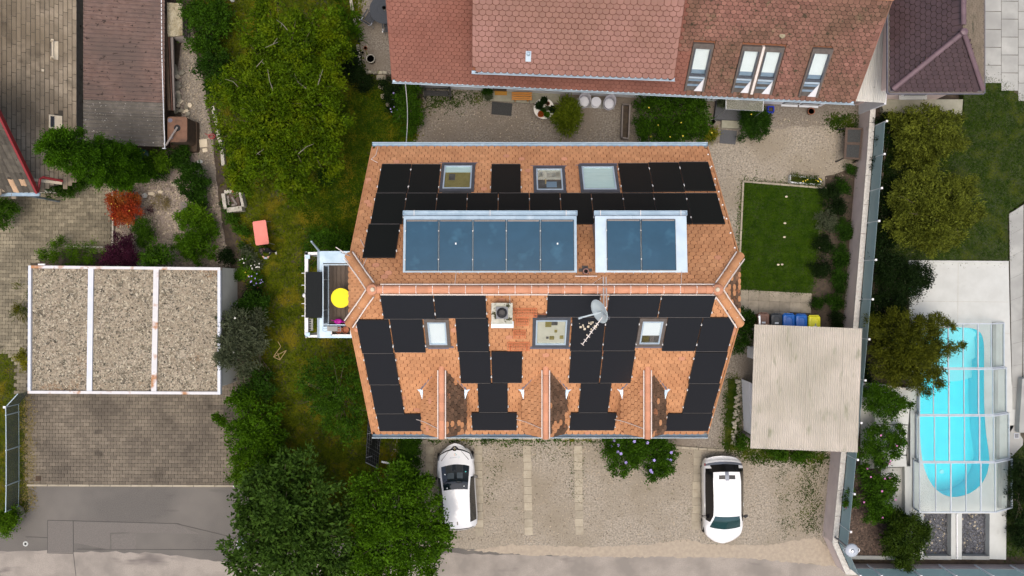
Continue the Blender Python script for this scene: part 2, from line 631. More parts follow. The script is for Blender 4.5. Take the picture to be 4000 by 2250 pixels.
M('gravel', (0.214, 0.188, 0.149), (0.394, 0.35, 0.282), 13, big=(0.257, 0.221, 0.165), bigs=.4, spots=(((0.531, 0.475, 0.397), 17, .66, .74), ((0.0857, 0.0918, 0.0331), 1.3, .66, .76)), rough=.95, bump=(0.798, 0.807, 0.0331), lo=.38, hi=.62)
M('gravel_grey', (0.142, 0.123, 0.101), (0.294, 0.26, 0.211), 14, big=(0.19, 0.159, 0.123), bigs=.5, spots=(((0.475, 0.42, 0.334), 19, .69, .76), ((0.0475, 0.0638, 0.0176), 1.6, .68, .76)), rough=.95, bump=(0.902, 0.912, 0.0352), lo=.38, hi=.62)
M('gravel_pink', (0.133, 0.107, 0.0875), (0.359, 0.303, 0.259), 10, big=(0.187, 0.148, 0.119), bigs=.6, spots=(((0.0546, 0.037, 0.028), 12, .62, .7),), rough=.95, bump=(0.95, 0.74, 0.035), lo=.36, hi=.62)
M('pebble', (0.194, 0.162, 0.116), (0.324, 0.277, 0.206), 7, isl=.55, rough=.9)
M('pebble_roof', (.2, .175, .125), (.36, .325, .25), 5, isl=.75, rough=.9)
M('roof_gravel', (.15, .12, .08), (.44, .38, .29), 9, big=(.3, .25, .18), bigs=1.1, spots=(((.24, .12, .045), .6, .6, .78), ((.05, .042, .03), 5, .56, .66), ((.1, .085, .06), 1.4, .56, .7)), rough=.95, bump=(14, 1.0, .05), lo=.38, hi=.6)
M('lava', (.03, .032, .04), (.1, .1, .12), 14, spots=(((.4, .38, .33), 16, .72, .76),), rough=.6, bump=(16, 1, .05))
M('lava_stone', (.03, .034, .045), (.075, .08, .095), 8, isl=.8, rough=.4)
M('mulch', (.03, .018, .012), (.09, .06, .045), 12, bump=(16, 1, .04), lo=.4, hi=.6)
M('mulch_chip', (.05, .03, .02), (.11, .075, .055), 5, isl=.6)
M('lawn_ground', (0.0168, 0.0223, 0.0036), (0.042, 0.0446, 0.0072), 3, big=(0.051, 0.0434, 0.012), bigs=.6, bump=(20, .8))
M('lawn_fresh', (0.0158, 0.03, 0.0024), (0.036, 0.054, 0.004), 6, big=(0.0252, 0.036, 0.0032), bigs=.7, bump=(24, .8))
leafmat('grass_meadow', (0.0242, 0.0472, 0.00075), (0.138, 0.169, 0.0045), warm=(0.186, 0.158, 0.009), trans=.2)
leafmat('grass_green', (0.0129, 0.0434, 0.000748), (0.0565, 0.11, 0.00225), trans=.2)
leafmat('grass_deep', (0.0129, 0.0355, 0.0015), (0.0444, 0.0787, 0.00375), warm=(0.0846, 0.108, 0.0112), trans=.2)
M('paver', (0.198, 0.172, 0.118), (0.279, 0.245, 0.171), 4, big=(0.153, 0.133, 0.0912), bigs=.55, spots=(((0.09, 0.0774, 0.0532), 1.3, .62, .74), ((0.405, 0.361, 0.274), 11, .75, .8)), isl=.2, rough=.9, bump=(40, .4))
M('paver_dark', (0.148, 0.124, 0.0924), (0.203, 0.172, 0.129), 4, big=(0.109, 0.0912, 0.0693), bigs=.5, spots=(((0.0702, 0.0584, 0.0429), 1.0, .6, .74), ((0.328, 0.285, 0.218), 12, .75, .8)), isl=.18, rough=.9, bump=(40, .4))
M('joint', (.05, .042, .03), (.09, .075, .05), 6)
M('slab_beige', (0.281, 0.249, 0.188), (0.34, 0.299, 0.232), 5, spots=(((0.204, 0.174, 0.128), 3, .6, .72),), isl=.12, rough=.9, bump=(40, .3))
M('slab_grey', (0.32, 0.281, 0.209), (0.384, 0.343, 0.262), 4, isl=.16, rough=.9, bump=(40, .3))
M('concrete_pale', (0.488, 0.503, 0.475), (0.547, 0.565, 0.538), 1.5, spots=(((0.385, 0.395, 0.366), .9, .66, .8),), rough=.85, bump=(40, .15))
M('concrete_grey', (0.353, 0.36, 0.336), (0.424, 0.429, 0.402), 2, big=(0.311, 0.315, 0.298), bigs=.7, isl=.07, rough=.9, bump=(40, .2))
M('concrete_old', (.36, .34, .28), (.5, .475, .41), 5, spots=(((.13, .12, .08), 3, .6, .7),), rough=.95, bump=(25, .5))
M('concrete_step', (.27, .265, .2), (.33, .32, .25), 4, rough=.9)
M('stone', (.3, .27, .2), (.42, .39, .31), 4, isl=.35, spots=(((.12, .12, .05), 5, .62, .7),), rough=.9, bump=(20, .5))
M('stone_pale', (.6, .52, .38), (.68, .6, .46), 5, rough=.9, bump=(25, .4))
M('plaster_white', (0.703, 0.718, 0.75), (0.76, 0.776, 0.81), 2, spots=(((0.589, 0.582, 0.55), 1.2, .66, .8),), rough=.9)
M('plaster_house', (.72, .68, .6), (.78, .74, .66), 2, rough=.9)
M('plaster_pink', (.72, .58, .54), (.77, .63, .59), 2, rough=.9)
M('wall_mauve', (0.624, 0.53, 0.499), (0.718, 0.614, 0.576), 1.2, spots=(((0.468, 0.415, 0.353), 2, .64, .78),), rough=.9, bump=(30, .2))
M('garage_white', (.6, .61, .57), (.68, .69, .65), 1.2, spots=(((.4, .41, .37), 1.8, .68, .8),), rough=.85)
M('coping', (.52, .5, .45), (.68, .66, .61), 9, rough=.9, bump=(25, .5))
# clay and other roofs
M('tile_orange', (0.517, 0.251, 0.119), (0.59, 0.301, 0.148), 2.5, big=(0.461, 0.217, 0.102), bigs=.6, spots=(((0.0646, 0.0558, 0.0397), 7, .76, .79), ((0.314, 0.156, 0.0794), 1.8, .66, .8)), isl=.1, rough=.85, bump=(45, .25), spec=.3)
M('tile_moss', (.1, .064, .042), (.16, .095, .06), 5, spots=(((.4, .17, .085), 2.2, .64, .72),), isl=.3, rough=.95, bump=(30, .4), spec=.2)
M('tile_ridge', (0.552, 0.257, 0.149), (0.607, 0.291, 0.176), 3, spots=(((0.386, 0.184, 0.099), 4, .64, .74),), isl=.1, rough=.8, spec=.3)
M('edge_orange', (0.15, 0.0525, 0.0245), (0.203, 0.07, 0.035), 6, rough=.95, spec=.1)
M('edge_moss', (.03, .024, .018), (.06, .042, .03), 6, rough=.95, spec=.1)  # dark edge: grime plus joint shadow put into the colour
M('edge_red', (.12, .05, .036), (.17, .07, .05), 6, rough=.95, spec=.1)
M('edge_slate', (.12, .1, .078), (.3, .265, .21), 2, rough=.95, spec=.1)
M('roof_under', (.25, .1, .05), rough=.95)
M('tile_red', (0.25, 0.111, 0.0823), (0.295, 0.131, 0.0977), 2, big=(0.227, 0.0933, 0.0673), bigs=.5, isl=.08, rough=.85, bump=(45, .2), spec=.3)
M('tile_red_dark', (.25, .06, .04), (.29, .075, .05), 2, isl=.06, rough=.85, spec=.3)
M('tile_pinkish', (0.299, 0.16, 0.13), (0.335, 0.183, 0.152), 1.5, big=(0.263, 0.145, 0.111), bigs=.4, isl=.07, rough=.85, bump=(45, .2), spec=.35)
M('tile_lichen', (0.224, 0.109, 0.085), (0.279, 0.141, 0.109), 3, big=(0.17, 0.0986, 0.068), bigs=.5, spots=(((0.068, 0.0563, 0.034), 5, .6, .68), ((0.19, 0.169, 0.0952), 1.2, .64, .8)), isl=.2, rough=.95, bump=(30, .4), spec=.25)
M('tile_purple', (0.0591, 0.0342, 0.0363), (0.0788, 0.0467, 0.0492), 3, isl=.08, rough=.38, spec=.55)
M('tile_purple_ridge', (0.15, 0.0975, 0.112), (0.173, 0.112, 0.128), 3, isl=.08, rough=.45, spec=.5)
M('tile_brown', (.18, .145, .1), (.23, .185, .135), 3, spots=(((.1, .09, .06), 2, .6, .72),), isl=.1, rough=.8)
M('eternit', (0.265, 0.215, 0.151), (0.361, 0.3, 0.218), 2.2, big=(0.181, 0.145, 0.098), bigs=.35, spots=(((0.0797, 0.063, 0.0427), .8, .58, .74, (0.95, 0.95, 0.891)), ((0.531, 0.44, 0.312), 5, .72, .8)), isl=.13, rough=.95, bump=(30, .4))
M('eternit_under', (.07, .06, .045), rough=.95)
M('pan_tile', (0.0795, 0.0709, 0.0563), (0.117, 0.103, 0.081), 3, spots=(((0.0374, 0.032, 0.0248), 3, .6, .7), ((0.234, 0.21, 0.171), 9, .72, .78)), isl=.25, rough=.95, bump=(30, .4))
M('pan_tile_new', (.5, .33, .2), (.55, .37, .23), 3, isl=.1, rough=.9)
M('corrugated_brown', (0.149, 0.0945, 0.0765), (0.203, 0.135, 0.113), 4, big=(0.126, 0.09, 0.0765), bigs=.7, spots=(((0.0315, 0.0198, 0.0162), 9, .63, .66, (0.54, 0.95, 0.9)), ((0.324, 0.261, 0.234), 12, .72, .8)), rough=.9, bump=(40, .3))
M('corrugated_grey', (.12, .108, .09), (.185, .165, .14), 4, big=(.1, .09, .075), bigs=.7, spots=(((.6, .58, .52), 14, .66, .7),), rough=.9, bump=(40, .3))
M('corrugated_pale', (0.472, 0.437, 0.372), (0.545, 0.502, 0.437), 1.2, big=(0.423, 0.394, 0.328), bigs=.5, spots=(((0.293, 0.293, 0.212), 2.2, .6, .74, (0.95, 0.386, 0.728)),), rough=.75)
M('corrugated_white', (0.561, 0.564, 0.521), (0.629, 0.622, 0.577), 2, spots=(((0.281, 0.274, 0.229), 4, .66, .72, (0.95, 0.664, 0.79)),), rough=.6)
# metal, glass, plastic, wood
M('zinc', (.3, .42, .52), (.38, .5, .6), 3, spots=(((.5, .62, .7), 1.5, .6, .75),), rough=.38, metal=.35, spec=.6)
M('zinc_pale', (.46, .58, .68), (.54, .66, .75), 2.5, rough=.42, metal=.3)
M('zinc_dark', (.17, .23, .29), (.22, .28, .34), 3, rough=.4, metal=.3)
M('lead', (.13, .13, .17), (.18, .18, .23), 4, rough=.6, metal=.2)
M('steel', (.5, .53, .57), rough=.35, metal=.6)
M('rod_white', (.74, .66, .6), (.8, .74, .69), 9, rough=.6)
M('white_paint', (.8, .8, .8), rough=.5)
M('frame_grey', (.42, .47, .52), (.5, .55, .6), 3, rough=.5)
M('white_metal', (.76, .79, .82), (.8, .83, .85), 4, spots=(((.58, .6, .6), 2, .66, .78),), rough=.5)
M('parapet', (0.585, 0.635, 0.711), (0.654, 0.687, 0.747), 3, spots=(((0.482, 0.348, 0.27), 1.4, .69, .8),), rough=.5)
M('parapet_rusty', (0.619, 0.618, 0.63), (0.671, 0.67, 0.675), 3, spots=(((0.43, 0.209, 0.09), 1.4, .56, .68), ((0.344, 0.131, 0.045), 5, .66, .74)), rough=.6)
M('rust', (.145, .075, .045), (.2, .105, .065), 3, spots=(((.06, .04, .03), 1.6, .55, .72),), rough=.8, bump=(30, .3))
M('rust_dark', (.05, .035, .022), (.08, .05, .03), 4, rough=.9)
M('dark_frame', (.085, .095, .11), (.11, .12, .14), 5, rough=.4, metal=.3)
M('dark_frame_old', (.1, .085, .075), (.14, .12, .105), 6, rough=.7)
M('black_metal', (.018, .018, .02), (.03, .03, .032), 6, rough=.5)
M('black_matte', (.01, .01, .011), rough=.8)
M('pv', (0.0088, 0.011, 0.0104), (0.012, 0.0136, 0.0128), 30, rough=.35, spec=.22, bump=(90, .04))
M('pv_south', (.014, .016, .02), (.018, .02, .025), 30, rough=.28, spec=.45, spots=(((.06, .06, .06), 14, .77, .8),))
M('pv_blue', (0.0132, 0.0653, 0.117), (0.0172, 0.0771, 0.138), 1.5, spots=(((0.033, 0.119, 0.193), 1.2, .6, .75),), rough=.2, spec=.4)  # blue of the reflected sky is put into the base colour
M('pv_frame', (.02, .021, .022), rough=.4, spec=.4)
M('pv_edge', (.3, .28, .27), rough=.5, metal=.5)
M('pv_line', (.12, .13, .14), rough=.5)
M('clamp', (.75, .75, .74), rough=.4)
M('deck', (.085, .062, .045), (.14, .105, .08), 8, isl=.25, stretch=(8, .7, 1), rough=.8)
M('wood_dark', (.06, .04, .03), (.1, .068, .05), 8, isl=.15, rough=.8, stretch=(1, 6, 1))
M('wood_beam', (.06, .025, .016), (.11, .05, .032), 6, rough=.75, stretch=(6, .5, 1))
M('wood_grey', (.2, .175, .16), (.27, .24, .215), 8, stretch=(6, .5, 1), rough=.9, isl=.2)
M('wood_orange', (.45, .18, .025), (.52, .22, .035), 9, stretch=(.6, 8, 1), rough=.5)
M('mat_orange', (.4, .2, .03), (.45, .23, .04), 20, rough=.95)
M('mat_dark', (.035, .037, .037), (.055, .057, .056), 25, rough=.95)
M('mat_slate', (.075, .078, .085), (.1, .105, .112), 25, rough=.95)
M('yellow', (.95, .78, .0), rough=.45, spec=.3)
M('yellow_bin', (.84, .8, .01), rough=.4)
M('blue_bin', (.0, .12, .5), (.0, .14, .55), 3, rough=.35)
M('black_bin', (.028, .036, .045), rough=.45)
M('brown_bin', (.22, .12, .085), rough=.55)
M('blue_pot', (.0, .03, .55), rough=.3)
M('magenta', (.6, .0, .4), rough=.4)
M('terracotta', (.36, .13, .065), (.42, .16, .085), 6, rough=.85)
M('red_paint', (.26, .025, .03), rough=.5)
M('red_hose', (.4, .08, .075), rough=.5)
M('pink_table', (.72, .2, .16), (.76, .24, .19), 3, spots=(((.16, .1, .07), 1.5, .6, .68), ((.66, .42, .2), 4, .68, .76)), rough=.6)
M('green_barrel', (.015, .06, .055), rough=.4)
M('rattan_white', (.6, .62, .66), (.68, .7, .74), 30, rough=.7)
M('rattan_shell', (.4, .4, .44), (.46, .46, .5), 30, rough=.8)
M('black_rattan', (.02, .026, .034), (.04, .048, .06), 40, rough=.6)
M('table_white', (.68, .66, .6), (.75, .73, .68), 5, spots=(((.36, .33, .27), 3, .66, .74),), rough=.6)
M('chimney_cap', (.4, .4, .32), (.56, .55, .47), 6, spots=(((.045, .045, .018), 4.5, .54, .6),), rough=.95, bump=(20, .6))
M('mossy_slab', (.3, .26, .16), (.47, .42, .3), 6, spots=(((.14, .1, .03), 1.5, .56, .7), ((.05, .045, .02), 8, .62, .68)), rough=.95, bump=(18, 1, .05))
M('dish_grey', (.42, .5, .53), (.48, .56, .58), 3, rough=.5)
M('step_red', (.52, .16, .06), rough=.7)
M('bark', (.09, .07, .05), (.15, .12, .085), 8, rough=.9)
M('bark_pale', (0.252, 0.224, 0.175), (0.315, 0.287, 0.231), 6, rough=.9)
M('car_white', (.84, .86, .88), rough=.22, spec=.5, coat=.6)
M('car_white_pearl', (.87, .88, .88), rough=.2, spec=.5, coat=.6)
M('car_black', (.008, .008, .01), rough=.25, spec=.5)
M('car_grey', (.2, .22, .26), rough=.3, metal=.4)
M('car_glass', (.006, .012, .018), rough=.04, spec=.9, coat=.5)
M('car_glass_teal', (.012, .05, .055), (.02, .065, .07), 2, rough=.05, spec=.9, coat=.5)
M('car_seat', (.05, .07, .085), rough=.7)
M('tyre', (.012, .012, .013), rough=.85)
M('rim', (.4, .41, .43), rough=.3, metal=.8)
M('lamp_glass', (.45, .5, .56), rough=.1, spec=.8)
M('tail_red', (.5, .03, .05), rough=.2)
M('gold', (.6, .5, .2), rough=.3, metal=.8)
M('print_teal', (.2, .55, .58), rough=.5)
M('print_orange', (.85, .5, .3), rough=.5)
M('print_grey', (.3, .38, .45), rough=.5)
M('sticker', (.75, .8, .78), rough=.5)
M('sticker_teal', (.05, .5, .5), rough=.5)
M('blind', (.74, .8, .79), (.78, .84, .83), 3, rough=.8)  # pale tone painted for the sky reflection in the northern roof windows
M('blind_white', (.78, .83, .84), rough=.7)
M('blind_mint', (.5, .66, .62), (.62, .76, .72), 9, stretch=(.15, 4, 4), rough=.7)
M('room_olive', (.2, .165, .05), (.26, .215, .07), 5, rough=.8)
M('room_beige', (.5, .48, .38), (.55, .53, .43), 3, rough=.8)
M('room_dark', (.06, .055, .05), (.12, .11, .1), 4, rough=.8)
M('room_blue', (.16, .24, .32), (.22, .3, .38), 3, rough=.5)
M('pool_liner', (0.03, 0.806, 0.925), (0.045, 0.858, 0.95), 2, rough=.5)
M('pool_step', (.25, .78, .84), rough=.5)
M('skin', (.52, .3, .21), rough=.55)
M('hair', (.035, .022, .016), (.06, .04, .03), 30, rough=.6)
M('cloth_black', (.007, .007, .008), rough=.9)
M('shoe_white', (.75, .74, .7), rough=.6)
M('stick', (.33, .24, .1), (.4, .3, .14), 8, rough=.8)
M('flower_violet', (.4, .33, .75), rough=.6)
M('flower_pink', (.6, .2, .45), rough=.6)
M('flower_white', (.75, .75, .68), rough=.6)
M('flower_red', (.5, .03, .08), rough=.6)
M('flower_yellow', (.75, .6, .05), rough=.6)
M('cable_white', (.75, .73, .7), (.45, .5, .5), 4, rough=.5)
glassmat('glass_clear', (.97, .985, .985), 1.1)
glassmat('glass_fence', (.62, .76, .78), .9, .15, .78, (.5, .64, .66))
glassmat('glass_pool', (.96, .985, .985), .8, .03, .05, (.6, .66, .66))
glassmat('glass_smoke', (.4, .45, .48), 1.3, .05, .25, (.16, .2, .22))
glassmat('glass_canopy', (.85, .86, .78), 1.1, .06, .22, (.38, .38, .26))
glassmat('mesh_panel', (.7, .72, .66), .5, .3, .38, (.2, .22, .2))
glassmat('water', (.86, .985, .99), .7, .03)
# leaves
leafmat('leaf_apple', (0.0101, 0.0279, 0.000409), (0.117, 0.206, 0.00335), warm=(0.134, 0.188, 0.00312))
leafmat('leaf_mid', (0.00672, 0.0237, 0.00123), (0.0654, 0.158, 0.00671))
leafmat('leaf_dark', (0.00336, 0.0138, 0.00123), (0.0378, 0.101, 0.00671))
leafmat('leaf_deep', (0.00328, 0.0098, 0.00218), (0.0168, 0.0369, 0.00671))
leafmat('leaf_bright', (0.0118, 0.0387, 0.000819), (0.13, 0.264, 0.00839))
leafmat('leaf_yellow', (0.0855, 0.095, 0.00475), (0.247, 0.237, 0.0142))
leafmat('leaf_silver', (0.0273, 0.041, 0.0164), (0.127, 0.148, 0.0869))
leafmat('leaf_bottom', (0.0047, 0.0194, 0.00123), (0.0826, 0.163, 0.021))
leafmat('leaf_shine', (0.00672, 0.0279, 0.000409), (0.0859, 0.194, 0.00503))
leafmat('leaf_red', (0.162, 0.019, 0.0076), (0.399, 0.0522, 0.0142), warm=(0.314, 0.095, 0.019), trans=.15)
leafmat('leaf_purple', (0.0209, 0.0057, 0.0133), (0.0712, 0.0133, 0.0333), trans=.15)
leafmat('needle_cypress', (0.0047, 0.0215, 0.000409), (0.0688, 0.176, 0.00335), trans=.1)
leafmat('needle_olive', (0.0113, 0.0181, 0.00123), (0.185, 0.22, 0.0252), trans=.12)
leafmat('needle_pine', (0.00525, 0.012, 0.00123), (0.124, 0.141, 0.0101), trans=.12)
leafmat('needle_dark', (0.00448, 0.0149, 0.00109), (0.0495, 0.0877, 0.00671), trans=.1)
leafmat('leaf_bamboo', (0.0332, 0.0599, 0.00266), (0.163, 0.212, 0.0122))
leafmat('leaf_straw', (0.152, 0.123, 0.0475), (0.342, 0.275, 0.114))
# ---------------------------------------------------------------- ground and paved areas
ZT = 0.9                                        # level of the neighbour's garden behind the retaining wall
pool_px = [(3592, 1450), (3597, 1345), (3630, 1295), (3700, 1281), (3785, 1281), (3826, 1296), (3843, 1340), (3844, 1450), (3845, 1580), (3852, 1690), (3863, 1770), (3864, 1810), (3852, 1860), (3825, 1900), (3785, 1928), (3735, 1941), (3690, 1934), (3650, 1905), (3620, 1855), (3602, 1790), (3594, 1700), (3591, 1580)]
pool_xy = [W(x, y, ZT).xy for x, y in pool_px]
def smooth_loop(P, k=4):
 out = []
 n = len(P)
 for i in range(n):
  a, b, c, d = P[i - 1], P[i], P[(i + 1) % n], P[(i + 2) % n]
  for j in range(k):
   t = j / k
   out.append(.5 * ((2 * b) + (c - a) * t + (2 * a - 5 * b + 4 * c - d) * t * t + (3 * b - a - 3 * c + d) * t ** 3))
 return out
pool_xy = smooth_loop(pool_xy)
B0 = 230
sheet('ground', [(-B0, -B0), (B0, -B0), (B0, B0), (-B0, B0)], -.03, 'soil', world_pts=True, hole=pool_xy)
sheet('road', [(-9000, 1893), (930, 1896), (1000, 1935), (1000, 2112), (9000, 2105), (9000, 2900), (-9000, 2900)], .0, 'asphalt')
sheet('road_lane', [(-9000, 2190), (180, 2150), (600, 2160), (960, 2205), (1700, 2160), (2300, 2172), (3300, 2165), (9000, 2170), (9000, 2330), (-9000, 2330)], .004, 'asphalt_pale', amp=.06, seed=3)
sheet('road_patch', [(186, 2033), (285, 2034), (286, 2160), (186, 2158)], .008, 'asphalt_patch')
sheet('road_patch', [(290, 2036), (690, 2045), (780, 2085), (430, 2080), (430, 2148), (288, 2120)], .008, 'asphalt_patch', amp=.02)
sheet('road_patch', [(434, 2086), (535, 2082), (530, 2145), (436, 2146)], .012, 'asphalt_patch')
for k, (a, b) in enumerate([((186, 2033), (186, 2160)), ((186, 2160), (287, 2162)), ((286, 2034), (287, 2160)), ((186, 2032), (700, 2046)), ((100, 2097), (186, 2100)), ((287, 2162), (297, 2250)), ((300, 2145), (935, 2148)), ((690, 2046), (935, 2105))]):
 mb = MB()
 A, Bp = W(*a, 0), W(*b, 0)
 mb.bar(A + Vector((0, 0, .008)), Bp + Vector((0, 0, .008)), .022, .012)
 mb.build('road_seam', 'asphalt_seam', kind='structure')
sheet('parking_lot', [(1560, 1690), (2400, 1690), (3300, 1770), (3240, 2150), (3300, 2215), (3180, 2205), (2900, 2160), (2400, 2150), (2000, 2150), (1700, 2140), (1480, 2110), (1480, 1900)], .006, 'gravel', amp=.05, seed=5)
sheet('dust_edge', [(2000, 2128), (2300, 2138), (2520, 2128), (2680, 2105), (2760, 2128), (3000, 2130), (3180, 2100), (3260, 2150), (3280, 2215), (2900, 2178), (2350, 2176), (2040, 2168), (1820, 2150)], .010, 'sand_dust', amp=.05, step=.12, seed=8)
sheet('courtyard', [(1655, 250), (3560, 250), (3400, 700), (3330, 1240), (3290, 1800), (2870, 1745), (2560, 1760), (2380, 1745), (1690, 1600), (1612, 1000), (1612, 560), (1650, 400)], .004, 'gravel_grey', amp=.03)
sheet('yard_gravel', [(2775, 560), (3050, 500), (3330, 480), (3380, 700), (2905, 712), (2880, 1140), (2860, 1330), (2560, 1330), (2560, 700)], .009, 'gravel', amp=.09, seed=4)
sheet('footpath', [(2600, 1330), (2870, 1330), (2895, 1480), (2846, 1485), (2828, 1745), (2560, 1752), (2400, 1740)], .012, 'gravel_grey', amp=.02, seed=9)
garden_lawn = [(890, -120), (1425, -120), (1392, 150), (1420, 300), (1560, 340), (1650, 400), (1612, 560), (1600, 1690), (1560, 1935), (1480, 2095), (1010, 2110), (985, 1880), (985, 1500), (975, 1060), (925, 880), (880, 700), (860, 400), (800, 150), (740, -120)]
sheet('lawn', garden_lawn, .0, 'lawn_ground', amp=.06)
right_lawn = [(2905, 712), (3225, 738), (3205, 850), (3190, 1000), (3170, 1150), (2884, 1128)]
sheet('small_lawn', right_lawn, .014, 'lawn_fresh', amp=.03)
sheet('flower_bed', [(3225, 690), (3350, 650), (3310, 1285), (3165, 1285), (3172, 1150), (3205, 850)], .018, 'soil', amp=.04)
sheet('verge_grass', [(2846, 1480), (2885, 1480), (2880, 1740), (2920, 1750), (2915, 1765), (2832, 1752)], .016, 'lawn_fresh', amp=.03)
sheet('house_bed', [(1640, 1670), (2380, 1670), (2380, 1708), (1640, 1705)], .012, 'soil', amp=.03)
sheet('garden_gravel', [(455, 690), (720, 560), (690, 300), (715, 110), (752, 108), (780, 250), (805, 370), (828, 520), (846, 700), (868, 880), (905, 1075), (440, 1060), (448, 980), (455, 830)], .006, 'gravel_pink', amp=.03, seed=12)
sheet('garden_path', [(705, 240), (717, 110), (752, 108), (780, 250), (805, 370), (828, 520), (846, 700), (790, 700), (770, 600), (720, 430)], .010, 'gravel_grey', amp=.03, seed=13)
sheet('left_lawn', [(-400, 1300), (0, 1362), (55, 1400), (62, 1530), (100, 1560), (112, 1990), (0, 2080), (-400, 2080)], .004, 'lawn_ground', amp=.03)
sheet('patio', [(1372, -120), (1720, -120), (1720, 292), (1425, 290), (1412, 220), (1395, 110)], .008, 'gravel_grey', amp=.02)

# paved drives: the pavers nearest are parts, the rest joined
def paved(name, outline, w, e, mat, z=.012, shape='pave', rot=0.0, rest='paver_field', piece='paver', gap=.955, holes=()):
 g = sheet(name, outline, z - .012, 'joint')
 pc = Pieces(piece, g, rest)
 P = [pt(*p) for p in outline]
 key = pc.shape('p', shape, w * gap, e * gap, .028)
 ca, sa = math.cos(rot), math.sin(rot)
 mx, Mx = min(p[0] for p in P), max(p[0] for p in P)
 my, My = min(p[1] for p in P), max(p[1] for p in P)
 mid = Vector(((max(mx, -24) + Mx) / 2, (my + My) / 2))
 row = 0
 y = my - 2
 while y < My + 2:
  x = mx - 2 + (w / 2 if row % 2 and shape == 'pave' else 0)
  while x < Mx + 2:
   q = mid + Vector((ca * (x - mid.x) - sa * (y - mid.y), sa * (x - mid.x) + ca * (y - mid.y)))
   if inpoly(q, P) and -25.2 < q.x and not any(inpoly(q, [pt(*h) for h in ho]) for ho in holes):
    a = rot + rnd.gauss(0, .01)
    zz = z + rnd.gauss(0, .003)
    m = frame4((math.cos(a), math.sin(a), rnd.gauss(0, .01)), (-math.sin(a), math.cos(a), rnd.gauss(0, .01)), (0, 0, 1), (q.x, q.y, zz - .012))
    pc.put(key, mat, m, -(q - mid).length)
   x += w
  y += e
  row += 1
 pc.done()
 return g
paved('driveway', [(112, 1460), (940, 1460), (960, 1600), (940, 1893), (98, 1893)], .288, .172, 'paver_dark', rot=-.008)
paved('forecourt', [(-120, 600), (440, 690), (446, 1000), (270, 965), (120, 1040), (112, 1540), (66, 1540), (55, 1400), (-120, 1340)], .288, .172, 'paver', rot=-.012)
# kerb stones along the drive
mbk = None
drive_edge = thing('drive_kerb', 'pale kerb line between the paved drive and the asphalt apron', 'kerb', W(520, 1896))
for i in range(10):
 a, b = W(108 + i * 81.5, 1894.5 + i * .3, 0), W(108 + (i + 1) * 81.5 - 2, 1894.8 + i * .3, 0)
 MB().bar(a + Vector((0, 0, .02)), b + Vector((0, 0, .02)), .09, .1).build('kerb_stone', 'slab_grey', drive_edge)
# slabs that mark the parking bays, eleven to a row, set in the gravel
lot = bpy.data.objects['parking_lot']
sl = MB()
v, f = piece_mesh('s', 'rect', .37, .365, .03)
sl.add(v, f)
slab0 = sl.build('bay_slab', 'slab_grey', lot)
spots = []
for x0, y0, x1, y1, k0, k1 in ((1677, 1760, 1682, 2080, 0, 8), (1868, 1757, 1872, 2077, 0, 11), (2059, 1757, 2067, 2074, 0, 11), (2259, 1757, 2264, 2073, 0, 11), (2725, 1772, 2717, 2053, 0, 10)):
 n = 10 if x0 > 2600 else 11
 for k in range(k0, k1):
  t = (k) / (n - 1)
  spots.append(W(x0 + (x1 - x0) * t + rnd.uniform(-2, 2), y0 + (y1 - y0) * t, 0))
for k, p in enumerate(spots):
 o = slab0 if k == 0 else slab0.copy()
 if k:
  C.objects.link(o)
 o.location = (p.x, p.y, -.008 + rnd.uniform(0, .008))
 o.rotation_euler = (rnd.gauss(0, .008), rnd.gauss(0, .008), rnd.gauss(0, .02))
# terrace of large slabs by the small lawn
ter = sheet('slab_terrace', [(2840, 1130), (2890, 1130), (3158, 1150), (3168, 1165), (3165, 1240), (2840, 1222)], .008, 'joint')
for r in range(3):
 for k in range(8):
  cx, cy = 2861 + k * 41 - r * 1.2, 1150 + k * 2.0 + r * 39
  if cy > 1238 or cx > 3150:
   continue
  p = W(cx, cy, 0)
  v, f = piece_mesh('s', 'rect', .485, .46, .03)
  mb = MB()
  mb.add(v, f)
  o = mb.build('slab', 'slab_beige', ter)
  o.location = (p.x, p.y, .006 + rnd.uniform(0, .004))
  o.rotation_euler = (0, 0, -.05)
